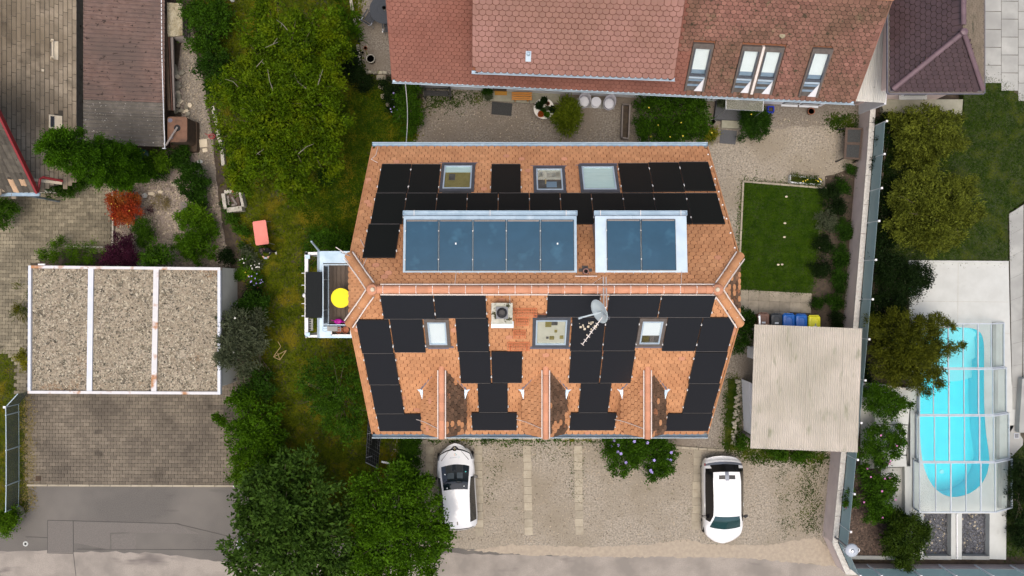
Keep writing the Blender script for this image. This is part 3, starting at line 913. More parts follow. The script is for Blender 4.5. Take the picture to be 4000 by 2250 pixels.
# loose stones on the gravel and the garage roof, chips in the beds
def scatter(name, outline, n, s, mat, z=.01, parent=None, seed=1, flat=.6, world_pts=False):
 g = np.random.default_rng(seed)
 P = [Vector(p) for p in outline] if world_pts else [W(x, y, z).xy for x, y in outline]
 mx, Mx, my, My = min(p[0] for p in P), max(p[0] for p in P), min(p[1] for p in P), max(p[1] for p in P)
 mx, Mx, my, My = max(mx, -26), min(Mx, 26), max(my, -15), min(My, 15)
 pts = []
 while len(pts) < n:
  q = (g.uniform(mx, Mx), g.uniform(my, My))
  if inpoly(q, P):
   pts.append(q)
 p = np.array(pts)
 oct_ = np.array([(1, 0, 0), (0, 1, 0), (-1, 0, 0), (0, -1, 0), (0, 0, 1)], float)
 r = s * (.5 + g.random(n) ** 2 * 1.3)
 a = g.random(n) * 6.28
 V = np.repeat(oct_[None], n, 0) * r[:, None, None] * (0.75 + .5 * g.random((n, 5, 1)))
 c, sn = np.cos(a)[:, None], np.sin(a)[:, None]
 X = V[..., 0] * c - V[..., 1] * sn * .75 + p[:, None, 0]
 Y = V[..., 0] * sn + V[..., 1] * c * .75 + p[:, None, 1]
 Z = V[..., 2] * flat + z
 me = bpy.data.meshes.new(name)
 me.vertices.add(n * 5)
 me.vertices.foreach_set('co', np.stack([X, Y, Z], -1).astype(np.float32).ravel())
 b = (np.arange(n) * 5)[:, None]
 idx = (b + np.array([0, 1, 4, 1, 2, 4, 2, 3, 4, 3, 0, 4])).ravel()
 me.loops.add(len(idx))
 me.loops.foreach_set('vertex_index', idx.astype(np.int32))
 me.polygons.add(n * 4)
 me.polygons.foreach_set('loop_start', (np.arange(n * 4) * 3).astype(np.int32))
 me.materials.append(MATS[mat])
 me.update(calc_edges=True)
 return link(name, me, parent, 'stuff')
scatter('gravel', [(1640, 1720), (2400, 1712), (3230, 1780), (3200, 2100), (2300, 2130), (1640, 2110)], 9000, .026, 'pebble', .006)
scatter('gravel', [(1640, 400), (2780, 560), (3050, 460), (3330, 480), (3370, 700), (2905, 710), (2880, 1120), (2650, 1120), (2650, 600), (1620, 600)], 8000, .024, 'pebble', .009, seed=2)
scatter('gravel', [(460, 720), (840, 700), (895, 1040), (450, 1040)], 5000, .04, 'pebble', .008, seed=3)
scatter('gravel', [(700, 240), (720, 110), (750, 110), (805, 370), (840, 640), (780, 640), (720, 430)], 1500, .03, 'pebble', .01, seed=4)
# grass
def grass(name, outline, n, L, wr, mat, seed, parent=None, z=0.0, patch=None):
 g = np.random.default_rng(seed)
 P = [W(x, y, z).xy for x, y in outline]
 mx, Mx, my, My = max(min(p[0] for p in P), -26), min(max(p[0] for p in P), 26), max(min(p[1] for p in P), -15), min(max(p[1] for p in P), 15)
 pts = []
 while len(pts) < n // 12:
  q = (g.uniform(mx, Mx), g.uniform(my, My))
  if inpoly(q, P):
   pts.append(q)
 B = [(q[0], q[1], z + .03, .1 + .12 * g.random(), .1 + .12 * g.random(), .05 + .06 * g.random()) for q in pts]
 B = np.array(B)
 m = len(B) * 12
 ci = np.repeat(np.arange(len(B)), 12)
 pos = np.zeros((m, 3))
 pos[:, :2] = B[ci, :2] + g.normal(size=(m, 2)) * B[ci, 3:4]
 pos[:, 2] = z + .005
 d = g.normal(size=(m, 3)) * [.7, .7, .2]
 d[:, 2] += .45
 d /= np.linalg.norm(d, axis=1)[:, None]
 Ls = L * (.5 + g.random(m)) * (.6 + 5 * B[ci, 5])
 sd = np.cross(d, [0, 0, 1.0])
 sd /= np.linalg.norm(sd, axis=1)[:, None] + 1e-6
 w = Ls * wr
 V = np.stack([pos - sd * (w / 2)[:, None], pos + sd * (w / 2)[:, None], pos + d * Ls[:, None] * [1, 1, .8]], 1).reshape(-1, 3)
 me = bpy.data.meshes.new(name)
 me.vertices.add(m * 3)
 me.vertices.foreach_set('co', V.astype(np.float32).ravel())
 me.loops.add(m * 3)
 me.loops.foreach_set('vertex_index', np.arange(m * 3).astype(np.int32))
 me.polygons.add(m)
 me.polygons.foreach_set('loop_start', (np.arange(m) * 3).astype(np.int32))
 me.materials.append(MATS[mat])
 me.update(calc_edges=True)
 return link(name, me, parent, 'stuff')
grass('grass', garden_lawn, 150000, .14, .32, 'grass_meadow', 1)
grass('grass', right_lawn, 45000, .075, .35, 'grass_green', 2, z=.014)
grass('grass', [(2846, 1480), (2885, 1480), (2880, 1740), (2920, 1750), (2915, 1765), (2832, 1752)], 6000, .08, .35, 'grass_deep', 3, z=.016)
grass('grass', [(-60, 1350), (0, 1362), (55, 1400), (62, 1530), (85, 1560), (100, 1990), (0, 2060), (-60, 2060)], 16000, .09, .35, 'grass_meadow', 4)
weeds = [(1660, 1712), (3240, 1790), (3200, 2080), (3100, 2060), (3110, 1830), (2850, 1780), (2280, 1760), (2270, 2000), (2240, 1990), (2230, 1800), (1960, 1800), (1940, 2000), (1905, 1990), (1905, 1730)]
grass('grass', [(1330, 420), (1450, 330), (1600, 400), (1610, 560), (1440, 580), (1390, 900), (1230, 960), (1170, 800), (1300, 650)], 26000, .12, .32, 'grass_green', 14)  # darker grass: the shade between tree and house put into its colour
grass('weeds', weeds, 1800, .06, .45, 'grass_deep', 5, z=.008)
grass('weeds', [(3135, 1810), (3200, 1800), (3190, 2080), (3135, 2090)], 1300, .06, .45, 'grass_deep', 6, z=.008)
grass('weeds', [(3040, 1820), (3090, 1810), (3085, 2100), (3040, 2100)], 700, .05, .45, 'grass_deep', 7, z=.008)
grass('weeds', [(1650, 1690), (2380, 1690), (2380, 1712), (1650, 1712)], 5000, .1, .4, 'grass_green', 8, z=.01)
grass('weeds', [(2900, 1752), (3230, 1772), (3230, 1800), (2900, 1790)], 3000, .1, .4, 'grass_deep', 9, z=.01)
grass('weeds', [(1655, 360), (1900, 360), (1900, 400), (1655, 430)], 1500, .08, .4, 'grass_deep', 10, z=.01)
grass('weeds', [(3240, 460), (3350, 460), (3340, 520), (3240, 500)], 1200, .1, .4, 'grass_deep', 12, z=.01)
grass('weeds', [(98, 1560), (125, 1560), (130, 2000), (100, 1980)], 1500, .08, .4, 'leaf_straw', 13, z=.02)
# ---------------------------------------------------------------- the solar house
XL, XR, YR, ZR, ZE, ZH = -5.43, 7.61, -.05, 11.85, 6.5, 10.8
YN, YS = 5.46, -5.63
house = thing('solar_house', 'orange tiled house covered in black solar panels in the middle of the plot', 'house', (1.1, 0, 0))
nodeL, nodeR = Vector((-4.49, YR, ZR)), Vector((6.6, YR, ZR))
sN, sS = (ZR - ZE) / (YN - YR), (ZR - ZE) / (YR - YS)
PS = Plane((XL, YS, ZE), (1, 0, 0), (0, 1, sS))
PN = Plane((XL, YN, ZE), (1, 0, 0), (0, -1, sN))
hN = (ZR - ZH) / sN
hS = (ZR - ZH) / sS
HLn, HLs = Vector((XL, YR + hN, ZH)), Vector((XL, YR - hS, ZH))
HRn, HRs = Vector((XR, YR + hN, ZH)), Vector((XR, YR - hS, ZH))
PL = Plane(HLs, (0, 1, 0), (nodeL.x - XL, 0, ZR - ZH))
PR = Plane(HRs, (0, 1, 0), (nodeR.x - XR, 0, ZR - ZH))
eSW, eSE, eNW, eNE = Vector((XL, YS, ZE)), Vector((XR, YS, ZE)), Vector((XL, YN, ZE)), Vector((XR, YN, ZE))
# walls with gables that stop under the hips
wl, wr, wn, ws = XL + .35, XR - .35, YN - .45, YS + .45
def gable(x):
 zn, zs = ZE + (YN - wn) * sN - .25, ZE + (ws - YS) * sS - .25
 zt = ZH - .2
 yn, ys = YN - (zt + .25 - ZE) / sN, YS + (zt + .25 - ZE) / sS
 return [Vector((x, ws, -.1)), Vector((x, wn, -.1)), Vector((x, wn, zn)), Vector((x, yn, zt)), Vector((x, ys, zt)), Vector((x, ws, zs))]
g1, g2 = gable(wl), gable(wr)
mb = MB()
mb.add(g1 + g2, [(5, 4, 3, 2, 1, 0), (6, 7, 8, 9, 10, 11)] + [(i, (i + 1) % 6, 6 + (i + 1) % 6, 6 + i) for i in range(6)])
mb.build('wall', 'plaster_house', house)
for x, sg in ((wl, -1), (wr, 1)):
 for y, z in ((-2.6, 1.6), (1.6, 1.6), (-2.6, 4.4), (2.6, 4.4)):
  if sg < 0 and -1.5 < y < 2:
   continue
  w = MB().box((x + sg * .03, y, z), (.08, 1.1, 1.3)).build('window', 'white_paint', house)
  MB().box((x + sg * .06, y, z), (.05, .9, 1.1)).build('pane', 'car_glass', w)
for x in (-3.4, -1.2, 1.1, 3.4, 5.8):
 for z in (1.5, 4.3):
  for y, sg in ((ws, -1), (wn, 1)):
   w = MB().box((x, y + sg * .03, z), (1.1, .08, 1.3)).build('window', 'white_paint', house)
   MB().box((x, y + sg * .06, z), (.9, .05, 1.1)).build('pane', 'car_glass', w)
# roof deck
mb = MB()
top = [eSW, eSE, HRs, nodeR, nodeL, HLs, eNE, eNW, HLn, HRn]
T = [p - Vector((0, 0, .03)) for p in top]
Bt = [p - Vector((0, 0, .2)) for p in top]
mb.add(T + Bt, [(0, 1, 2, 3, 4, 5), (6, 7, 8, 4, 3, 9), (5, 4, 8), (2, 9, 3), (15, 14, 13, 12, 11, 10), (19, 13, 14, 18, 17, 16), (18, 14, 15), (13, 19, 12),
    (0, 10, 11, 1), (6, 16, 17, 7), (0, 5, 15, 10), (5, 8, 18, 15), (8, 7, 17, 18), (1, 11, 12, 2), (2, 12, 19, 9), (9, 19, 16, 6)])
roof = mb.build('roof', 'roof_under', house)

def Q(ox, oy, *p, k=3.22):
 return [(ox + a / k, oy + b / k) for a, b in p]
Z1, Z2, Z3, N1, N2, N3 = (1350, 950), (1900, 950), (2350, 950), (1350, 550), (1900, 550), (2350, 550)
S1, S2, S3 = (1350, 1330), (1900, 1330), (2350, 1330)
HP = .11
south = [PS.rect(q, HP) for q in (
 Q(*Z1, (430, 665), (1095, 660), (1130, 948), (487, 960)), Q(*Z1, (1105, 657), (1755, 655), (1778, 942), (1140, 945)),
 Q(*Z2, (765, 645), (1418, 640), (1420, 930), (765, 930)), Q(*Z3, (82, 645), (748, 640), (706, 932), (82, 930)), Q(*Z3, (756, 640), (1432, 635), (1375, 935), (722, 932)),
 Q(*Z1, (120, 972), (535, 965), (605, 1383), (215, 1390)), Q(*Z1, (549, 965), (958, 958), (1012, 1365), (622, 1383)), Q(*Z1, (1375, 952), (1785, 945), (1810, 1362), (1415, 1365)),
 Q(*Z2, (1075, 940), (1488, 940), (1466, 1355), (1060, 1355)), Q(*Z2, (1497, 935), (1925, 932), (1870, 1352), (1478, 1355)),
 Q(*Z3, (830, 940), (1260, 940), (1184, 1360), (765, 1352)), Q(*Z3, (1270, 942), (1690, 940), (1590, 1362), (1192, 1360)),
 Q(*S1, (218, 172), (608, 165), (680, 555), (300, 562)), Q(*S1, (1420, 150), (1810, 145), (1836, 535), (1455, 540)), Q(*S2, (57, 145), (443, 142), (453, 532), (77, 535)),
 Q(*S2, (1058, 140), (1456, 138), (1420, 535), (1040, 535)), Q(*S2, (1470, 140), (1862, 138), (1825, 535), (1432, 535)), Q(*S3, (1178, 150), (1582, 152), (1485, 545), (1098, 540)),
 Q(*S1, (303, 570), (680, 562), (742, 920), (383, 925)), [(1862.5, 1499), (1981.7, 1499), (1984.5, 1611), (1873, 1611)], Q(*S2, (1180, 545), (1565, 545), (1535, 908), (1165, 908)), Q(*S3, (1095, 552), (1485, 549), (1395, 915), (1020, 912)),
 Q(*S1, (388, 932), (968, 925), (968, 1140), (425, 1142)), [(1841, 1614), (2018, 1613), (2019.5, 1680), (1846, 1681)], Q(*S2, (1055, 915), (1635, 915), (1610, 1130), (1052, 1130)), Q(*S3, (812, 925), (1395, 922), (1340, 1138), (812, 1140)))]
rB = [(1469.6, 1587.6), (1590, 1707), (1709.6, 1825), (1827.6, 1945), (1948, 2066), (2069, 2186), (2189, 2307.5), (2310, 2429.5), (2431.4, 2549.4), (2551.4, 2675.5), (2677.6, 2799)]
a0, a1 = PN.px(1588, 754, HP)[1], PN.px(1564, 873, HP)[1]
north = [PN.rect(q, HP) for q in (
 Q(*N1, (463, 290), (828, 292), (775, 650), (388, 640)), Q(*N1, (833, 292), (1198, 295), (1155, 658), (783, 652)), Q(*N2, (70, 292), (435, 292), (428, 656), (50, 653)),
 Q(*N3, (215, 285), (592, 278), (643, 636), (255, 643)), Q(*N3, (598, 275), (975, 268), (1040, 630), (650, 636)), Q(*N3, (981, 268), (1345, 262), (1435, 620), (1050, 627)),
 [(1442, 874.5), (1564, 876), (1541, 1006), (1413.7, 1004)])]
for a, b in rB:
 north.append((PN.px(a, 753, HP)[0], min(a0, a1), PN.px(b, 753, HP)[0], max(a0, a1)))
def solar_panel(pl, r, mat, parent=house, h=HP, clamps=True):
 land = (r[2] - r[0]) > (r[3] - r[1])
 p = pl.slab(MB(), (r[0] + .012, r[1] + .012, r[2] - .012, r[3] - .012), h, h - .03).build('solar_panel', mat, parent)
 f = MB()
 for q in ((r[0], r[1], r[2], r[1] + .014), (r[0], r[3] - .014, r[2], r[3]), (r[0], r[1] + .014, r[0] + .014, r[3] - .014), (r[2] - .014, r[1] + .014, r[2], r[3] - .014)):
  pl.slab(f, q, h + .003, h - .04)
 f.build('panel_frame', 'pv_frame', p)
 e = MB()
 pl.slab(e, (r[0] + .02, r[1] - .004, r[2] - .02, r[1] + .006), h + .006, h - .03)
 e.build('panel_edge', 'pv_edge', p)
 if clamps:
  c = MB()
  for uu in (r[0] - .016, r[2] + .016):
   for t in (.2, .8):
    v = r[1] + (r[3] - r[1]) * t
    pl.slab(c, (uu - .016, v - .03, uu + .016, v + .03), h + .012, h - .05)
    if uu > r[2] or uu < r[0]:
     pl.slab(c, (uu - .012, v - .014, uu + .012, v + .014), h + .02, h)
  c.build('panel_clamp', 'clamp', p)
 return p
for r in south:
 solar_panel(PS, r, 'pv_south')
for r in north:
 solar_panel(PN, r, 'pv')
# roof windows
def roof_window(pl, q, parent, frame='dark_frame', inner='blind', extra=None, band=.11, sill=.15, bright=False, depth=.3):
 r = pl.rect(q, .08)
 f = MB()
 b = band
 for k in ((r[0], r[1], r[2], r[1] + sill), (r[0], r[3] - b * 1.2, r[2], r[3]), (r[0], r[1] + sill, r[0] + b, r[3] - b * 1.2), (r[2] - b, r[1] + sill, r[2], r[3] - b * 1.2)):
  pl.slab(f, k, .1, -.03)
 w = f.build('roof_window', frame, parent)
 s = MB()
 i = (r[0] + b, r[1] + sill, r[2] - b, r[3] - b * 1.2)
 for k in ((i[0], i[1], i[2], i[1] + .05), (i[0], i[3] - .05, i[2], i[3]), (i[0], i[1] + .05, i[0] + .05, i[3] - .05), (i[2] - .05, i[1] + .05, i[2], i[3] - .05)):
  pl.slab(s, k, .115, .0)
 s.build('sash', 'zinc_pale' if bright else frame, w)
 fl = MB()
 pl.slab(fl, (r[0] - .1, r[1] - .14, r[2] + .1, r[1]), .035, -.02)
 fl.build('flashing', 'lead', w)
 j = (i[0] + .05, i[1] + .05, i[2] - .05, i[3] - .05)
 pl.slab(MB(), j, .085, .08).build('pane', 'glass_clear', w)
 pl.slab(MB(), j, .06, .0).build('blind' if 'blind' in inner else 'interior', inner, w)
 for (a, bb, c, d, mat, nm) in (extra or ()):
  k = (j[0] + (j[2] - j[0]) * a, j[1] + (j[3] - j[1]) * bb, j[0] + (j[2] - j[0]) * c, j[1] + (j[3] - j[1]) * d)
  pl.slab(MB(), k, .072, .061).build(nm, mat, w)
 return r
wins = []
wins.append((PN, roof_window(PN, Q(*N1, (1210, 290), (1635, 285), (1610, 635), (1180, 630)), house, inner='room_olive', bright=True, extra=((0, 0, 1, .25, 'blind_mint', 'curtain'), (.15, .33, .4, .62, 'room_dark', 'lamp_shade')))))
wins.append((PN, roof_window(PN, Q(*N2, (590, 330), (990, 322), (1000, 650), (595, 652)), house, inner='room_dark', bright=True, extra=((0, .0, 1, .48, 'room_beige', 'desk'), (.05, .1, .22, .34, 'blind_white', 'paper'), (.4, .14, .56, .4, 'blind_white', 'paper'), (.6, .12, .78, .36, 'sticker', 'plate'), (.8, .1, .96, .38, 'room_beige', 'box'), (.3, .4, .37, .7, 'stick', 'ruler'), (.36, .6, .8, .88, 'room_blue', 'chair_seat')))))
wins.append((PN, roof_window(PN, Q(*N2, (1165, 300), (1640, 295), (1675, 645), (1180, 645)), house, inner='blind_mint', bright=True)))
wins.append((PS, roof_window(PS, Q(*Z1, (965, 958), (1285, 955), (1335, 1308), (1035, 1310)), house, frame='dark_frame_old', inner='blind_white', bright=True)))
wins.append((PS, roof_window(PS, Q(*Z2, (590, 930), (1045, 928), (1050, 1310), (570, 1310)), house, inner='room_beige', bright=True, extra=((.28, .72, .5, .95, 'room_olive', 'chair_seat'), (.5, .8, .72, .96, 'room_dark', 'rug'), (.62, .48, .72, .6, 'room_olive', 'plant_pot'), (.45, .16, .62, .32, 'room_olive', 'box'), (.82, .2, .95, .34, 'room_olive', 'box'), (.33, .2, .42, .3, 'room_dark', 'cable_box')))))
wins.append((PS, roof_window(PS, Q(*Z3, (470, 945), (820, 945), (765, 1298), (440, 1300)), house, frame='dark_frame_old', inner='blind_white', bright=True, extra=((0, 0, 1, .33, 'room_dark', 'curtain'), (.05, .02, .45, .31, 'room_olive', 'curtain'), (.5, .02, .72, .31, 'wood_grey', 'curtain')))))
# zinc dormers on the north side
def flat_dormer(x0, x1, panels, base='zinc_pale'):
 yo, zo = 2.42, 11.17
 yi, zi = .5, 11.36
 a, b = W(x0, 845, zo).x, W(x1, 845, zo).x
 mb = MB()
 mb.hexa([Vector((a + .06, yi - .2, zi - .5)), Vector((b - .06, yi - .2, zi - .5)), Vector((b - .06, yo - .2, 9.3)), Vector((a + .06, yo - .2, 9.3)),
    Vector((a + .06, yi - .2, zi - .06)), Vector((b - .06, yi - .2, zi - .06)), Vector((b - .06, yo - .2, zo - .06)), Vector((a + .06, yo - .2, zo - .06))])
 d = mb.build('dormer', 'zinc_dark', house)
 pl = Plane((a, yi, zi), (1, 0, 0), (0, yo - yi, zo - zi))
 w, l = b - a, (Vector((0, yo, zo)) - Vector((0, yi, zi))).length
 m2 = MB()
 pl.slab(m2, (0, -.08, w, l - .04), .0, -.06)
 for k in range(1, int(w / .62)):
  pl.slab(m2, (k * .62 - .008, -.06, k * .62 + .008, l - .05), .02, 0)
 m2.build('sheet_roof', base, d)
 m3 = MB()
 pl.slab(m3, (-.03, l - .02, w + .03, l + .0), .015, -.12)
 pl.slab(m3, (-.03, l + .12, w + .03, l + .14), .015, -.12)
 pl.slab(m3, (-.03, l + .0, w + .03, l + .12), -.09, -.11)
 pl.slab(m3, (-.03, l - .02, -.01, l + .14), .01, -.1)
 pl.slab(m3, (w + .01, l - .02, w + .03, l + .14), .01, -.1)
 m3.build('gutter', 'zinc', d)
 for u in (w * .06, w * .5, w * .94):
  m4 = MB()
  pl.slab(m4, (u - .01, l - .03, u + .01, l + .15), .022, .015)
  m4.build('gutter_clip', 'rod_white', d)
 for q in panels:
  r = pl.rect(q, .07)
  p = solar_panel(pl, r, 'pv_blue', parent=house, h=.07, clamps=False)
  c = MB()
  for t in (.22, .78):
   pl.slab(c, (r[0] - .03, r[1] + (r[3] - r[1]) * t - .02, r[0] + .0, r[1] + (r[3] - r[1]) * t + .02), .085, .0)
  c.build('panel_clamp', 'clamp', p)
  if q[0][0] in (bx[1] + 1.5, bx[4] + 1.5):
   u, v = r[0] + .55, r[1] + .9
   s = MB()
   pl.slab(s, (u - .022, v - .03, u + .022, v + .03), .074, .071)
   s.build('bird_dropping', 'blind_white', p)
  wt = MB()
  pl.slab(wt, (r[0] + .03, r[3] - .06, r[2] - .03, r[3] - .015), .0745, .071)
  wt.build('rain_puddle', 'wood_grey', p)
 return pl
bx = [1583, 1713.5, 1847, 1978, 2111, 2244]
flat_dormer(1577, 2252, [[(bx[i] + 1.5, 858), (bx[i + 1] - 1.5, 858), (bx[i + 1] - 1.5, 1058), (bx[i] + 1.5, 1058)] for i in range(5)], 'zinc')
flat_dormer(2324, 2681, [[(2371, 856), (2503, 856), (2503, 1056), (2371, 1056)], [(2506, 856), (2640, 856), (2640, 1056), (2506, 1056)]])
# three gabled dormers on the south side
tiles = Pieces('roof_tile', roof, 'roof_tile_field')
dorm_poly = []
def tile_mix(main, other, share):
 return lambda u, v: other if rnd.random() < share else main
for cx in (-2.5, 1.2, 4.82):
 zr, ze, hw, yf = 9.22, 8.3, .785, -5.3
 zf = .06
 ya = YR - (ZR - zr) / sS + .02
 yv = YR - (ZR - ze) / sS
 apex, fr = Vector((cx, ya, zr)), Vector((cx, yf, zr))
 mb = MB()
 dz = Vector((0, 0, .04))
 lf, lv = Vector((cx - hw, yf, ze)), Vector((cx - hw, yv, ze))
 rf, rv = Vector((cx + hw, yf, ze)), Vector((cx + hw, yv, ze))
 mb.add([p - dz for p in (apex, fr, lf, lv, rf, rv)] + [p - dz * 3.5 for p in (apex, fr, lf, lv, rf, rv)],
   [(0, 3, 2, 1), (0, 1, 4, 5), (6, 7, 8, 9), (6, 11, 10, 7), (1, 2, 8, 7), (4, 1, 7, 10), (3, 9, 8, 2), (5, 4, 10, 11)])
 d = mb.build('dormer', 'roof_under', house)
 fw = MB()
 fw.prism([(cx - hw + .1, yf + .12), (cx + hw - .1, yf + .12), (cx + hw - .1, yf + .3), (cx - hw + .1, yf + .3)], ZE + .1, ze - .1)
 fw.add([(cx - hw + .1, yf + .12, ze - .1), (cx + hw - .1, yf + .12, ze - .1), (cx, yf + .12, zr - .2), (cx - hw + .1, yf + .3, ze - .1), (cx + hw - .1, yf + .3, ze - .1), (cx, yf + .3, zr - .2)],
   [(0, 1, 2), (5, 4, 3), (0, 2, 5, 3), (2, 1, 4, 5)])
 fw.build('dormer_wall', 'plaster_house', d)
 for sx in (-1, 1):
  ck = MB()
  zb = lambda y: ZR - (YR - y) * sS - .05
  X0, X1 = cx + sx * (hw - .1), cx + sx * (hw - .2)
  ys2 = yv - .02
  ck.add([(X0, yf + .2, zb(yf + .2)), (X0, ys2, zb(ys2)), (X0, yf + .2, ze - .06), (X1, yf + .2, zb(yf + .2)), (X1, ys2, zb(ys2)), (X1, yf + .2, ze - .06)],
    [(0, 1, 2), (5, 4, 3), (0, 2, 5, 3), (2, 1, 4, 5), (1, 0, 3, 4)])
  ck.build('dormer_cheek', 'tile_orange', d)
 MB().box((cx, yf + .1, ze - .55), (.95, .06, .95)).build('dormer_window', 'car_glass', d)
 sl = (Vector((0, 0, zr)) - Vector((hw, 0, ze))).length
 # west face, orange; east face, weathered
 pw = Plane((cx - hw, yf, ze), (0, 1, 0), (hw, 0, zr - ze))
 pe = Plane((cx + hw, yf, ze), (0, 1, 0), (-hw, 0, zr - ze))
 for pl, mat in ((pw, tile_mix('tile_orange', 'tile_ridge', .03)), (pe, lambda u, v: 'tile_orange' if rnd.random() < (.05 if u > .45 else .35) else 'tile_moss')):
  poly = [pl.uv(fr), (0, 0), pl.uv((cx, yv, ze)), pl.uv(apex)]
  lay_tiles(tiles, pl, [(-.04, -.05), (pl.uv((cx, yv, ze))[0] + .1, -.05), (pl.uv(apex)[0] + .06, sl), (-.04, sl)], .228, .165, mat, h=.0)
 ridge_tiles(d, fr + Vector((0, -.06, -.01)), apex + Vector((0, .02, -.01)), .1, .33, 'tile_ridge')
 for sx in (-.135, .135):
  m = MB()
  m.tube([fr + Vector((sx, -.05, -.02)), apex + Vector((sx, -.15, -.02))], .022, 5)
  m.build('mortar_line', 'rod_white', d)
 lm = MB()
 for sx, v in ((-1, lv), (1, rv)):
  lm.bar(v + Vector((sx * .05, .06, .1)), apex + Vector((0, .12, .1)), .075, .03)
 lm.build('valley_flashing', 'lead', d)
 for sx, v in ((-1, lv), (1, rv)):
  lm = MB()
  lm.quad(v + Vector((-sx * .02, .12, .11)), v + Vector((sx * .2, .06, .11)), v + Vector((sx * .09, -.05, .07)), v + Vector((0, -.32, .06)), v + Vector((-sx * .03, -.28, .06)))
  lm.build('flashing_end', 'zinc_pale', d)
 w = MB()
 w.tube([(cx - hw - .25, yf + .45, ze - .2), (cx - hw + .1, yf + .42, ze + .2), (cx - .15, yf + .3, zr - .06), (cx - .12, yf + .05, zr)], .012, 4)
 w.build('lightning_wire', 'rod_white', d)
 dorm_poly.append((cx, hw, yv, ya, yf))
# tiles of the four roof faces
wS = [r for pl, r in wins if pl is PS]
wN = [r for pl, r in wins if pl is PN]
def off_windows(rs, u, v):
 return not any(a + .02 < u < c - .02 and b - .2 < v < d for a, b, c, d in rs)
def clear_of_dormers(u, v):
 if not off_windows(wS, u, v):
  return False
 p = PS.at(u, v)
 for cx, hw, yv, ya, yf in dorm_poly:
  if p.y < ya:
   wv = hw if p.y < yv else hw * (ya - p.y) / (ya - yv)
   if abs(p.x - cx) < wv - .12 and p.y > yf - .1:
    return False
 return True
polyS = [(-.02, -.06), (XR - XL + .02, -.06), PS.uv(HRs), PS.uv(nodeR), PS.uv(nodeL), PS.uv(HLs)]
polyN = [(-.02, -.06), (XR - XL + .02, -.06), PN.uv(HRn), PN.uv(nodeR), PN.uv(nodeL), PN.uv(HLn)]
E = .182
lay_tiles(tiles, PS, polyS, .2328, E, tile_mix('tile_orange', 'tile_ridge', .02), skip=south + [(a - .1, b, c + .1, d) for a, b, c, d in wS], keep=clear_of_dormers)
uA0, uA1 = W(1580, 845, 11.17).x - XL, W(2250, 845, 11.17).x - XL
uB0, uB1 = W(2326, 845, 11.17).x - XL, W(2679, 845, 11.17).x - XL
vD0, vD1 = PN.uv((0, 2.3, ZR - (2.3 - YR) * sN))[1], PN.uv((0, .5, ZR - (.5 - YR) * sN))[1]
lay_tiles(tiles, PN, polyN, .2328, E, tile_mix('tile_orange', 'tile_ridge', .02), skip=north + wN + [(uA0, vD0 - .3, uA1, vD1 + .1), (uB0, vD0 - .3, uB1, vD1 + .1)], keep=lambda u, v: off_windows(wN, u, v))
lay_tiles(tiles, PL, [(-.02, -.05), (hN + hS + .02, -.05), PL.uv(nodeL)], .2, .17, 'tile_orange')
lay_tiles(tiles, PR, [(-.02, -.05), (hN + hS + .02, -.05), PR.uv(nodeR)], .2, .17, tile_mix('tile_orange', 'tile_moss', .55))
tiles.done()
# ridge, hips, lightning rods
up = Vector((0, 0, .03))
ridge_tiles(roof, nodeL + up, nodeR + up, .125, .36, 'tile_ridge')
for n, e in ((nodeL, HLn), (nodeL, HLs), (nodeR, HRn), (nodeR, HRs)):
 d = (e - n).normalized()
 ridge_tiles(roof, e + d * .12 + up * .8, n + d * .08 + up * .8, .13, .4, 'tile_ridge' if rnd.random() < 0 else 'tile_orange')
 x = d.cross(Vector((0, 0, 1))).normalized()
 for s in (-1, 1):
  m = MB()
  m.tube([n + d * .2 + x * s * .17 + up, n + d * .75 + x * s * .16 + up, e + d * .1 + x * s * .18 + up], .026, 5)
  m.build('mortar_line', 'rod_white', roof)
 m = MB()
 for t in (.25, .55, .85):
  c = n.lerp(e, t)
  m.tube([c + x * -.15 + up, c + up * 5.5, c + x * .15 + up], .012, 4)
 m.build('rod_clip', 'rod_white', roof)
for n, sg in ((nodeL, -1), (nodeR, 1)):
 MB().lathe([(.2, 0), (.17, .08), (.08, .13), (0.001, .14)], n + Vector((0, 0, .08)), 10).build('ridge_cap', 'tile_ridge', roof)
 MB().lathe([(.08, 0), (.06, .05), (0.001, .06)], n + Vector((-.03 * sg, 0, .2)), 8).build('mortar_lump', 'stone_pale', roof)
for yy, r in ((.165, .022), (-.165, .024)):
 m = MB()
 m.tube([Vector((nodeL.x + .25 + k * 1.0, YR + yy + rnd.uniform(-.006, .006), ZR - .03 + rnd.uniform(0, .012))) for k in range(12)] , r, 5)
 m.build('ridge_rod', 'rod_white', roof)
m = MB()
for k in range(21):
 x = nodeL.x + .35 + k * .53
 m.tube([(x, YR - .16, ZR), (x, YR - .08, ZR + .14), (x, YR + .08, ZR + .14), (x, YR + .16, ZR)], .009, 4)
 for s in (-.1, .1):
  m.box((x, YR + s, ZR + .13), (.028, .028, .022))
m.build('rod_clip', 'rod_white', roof)
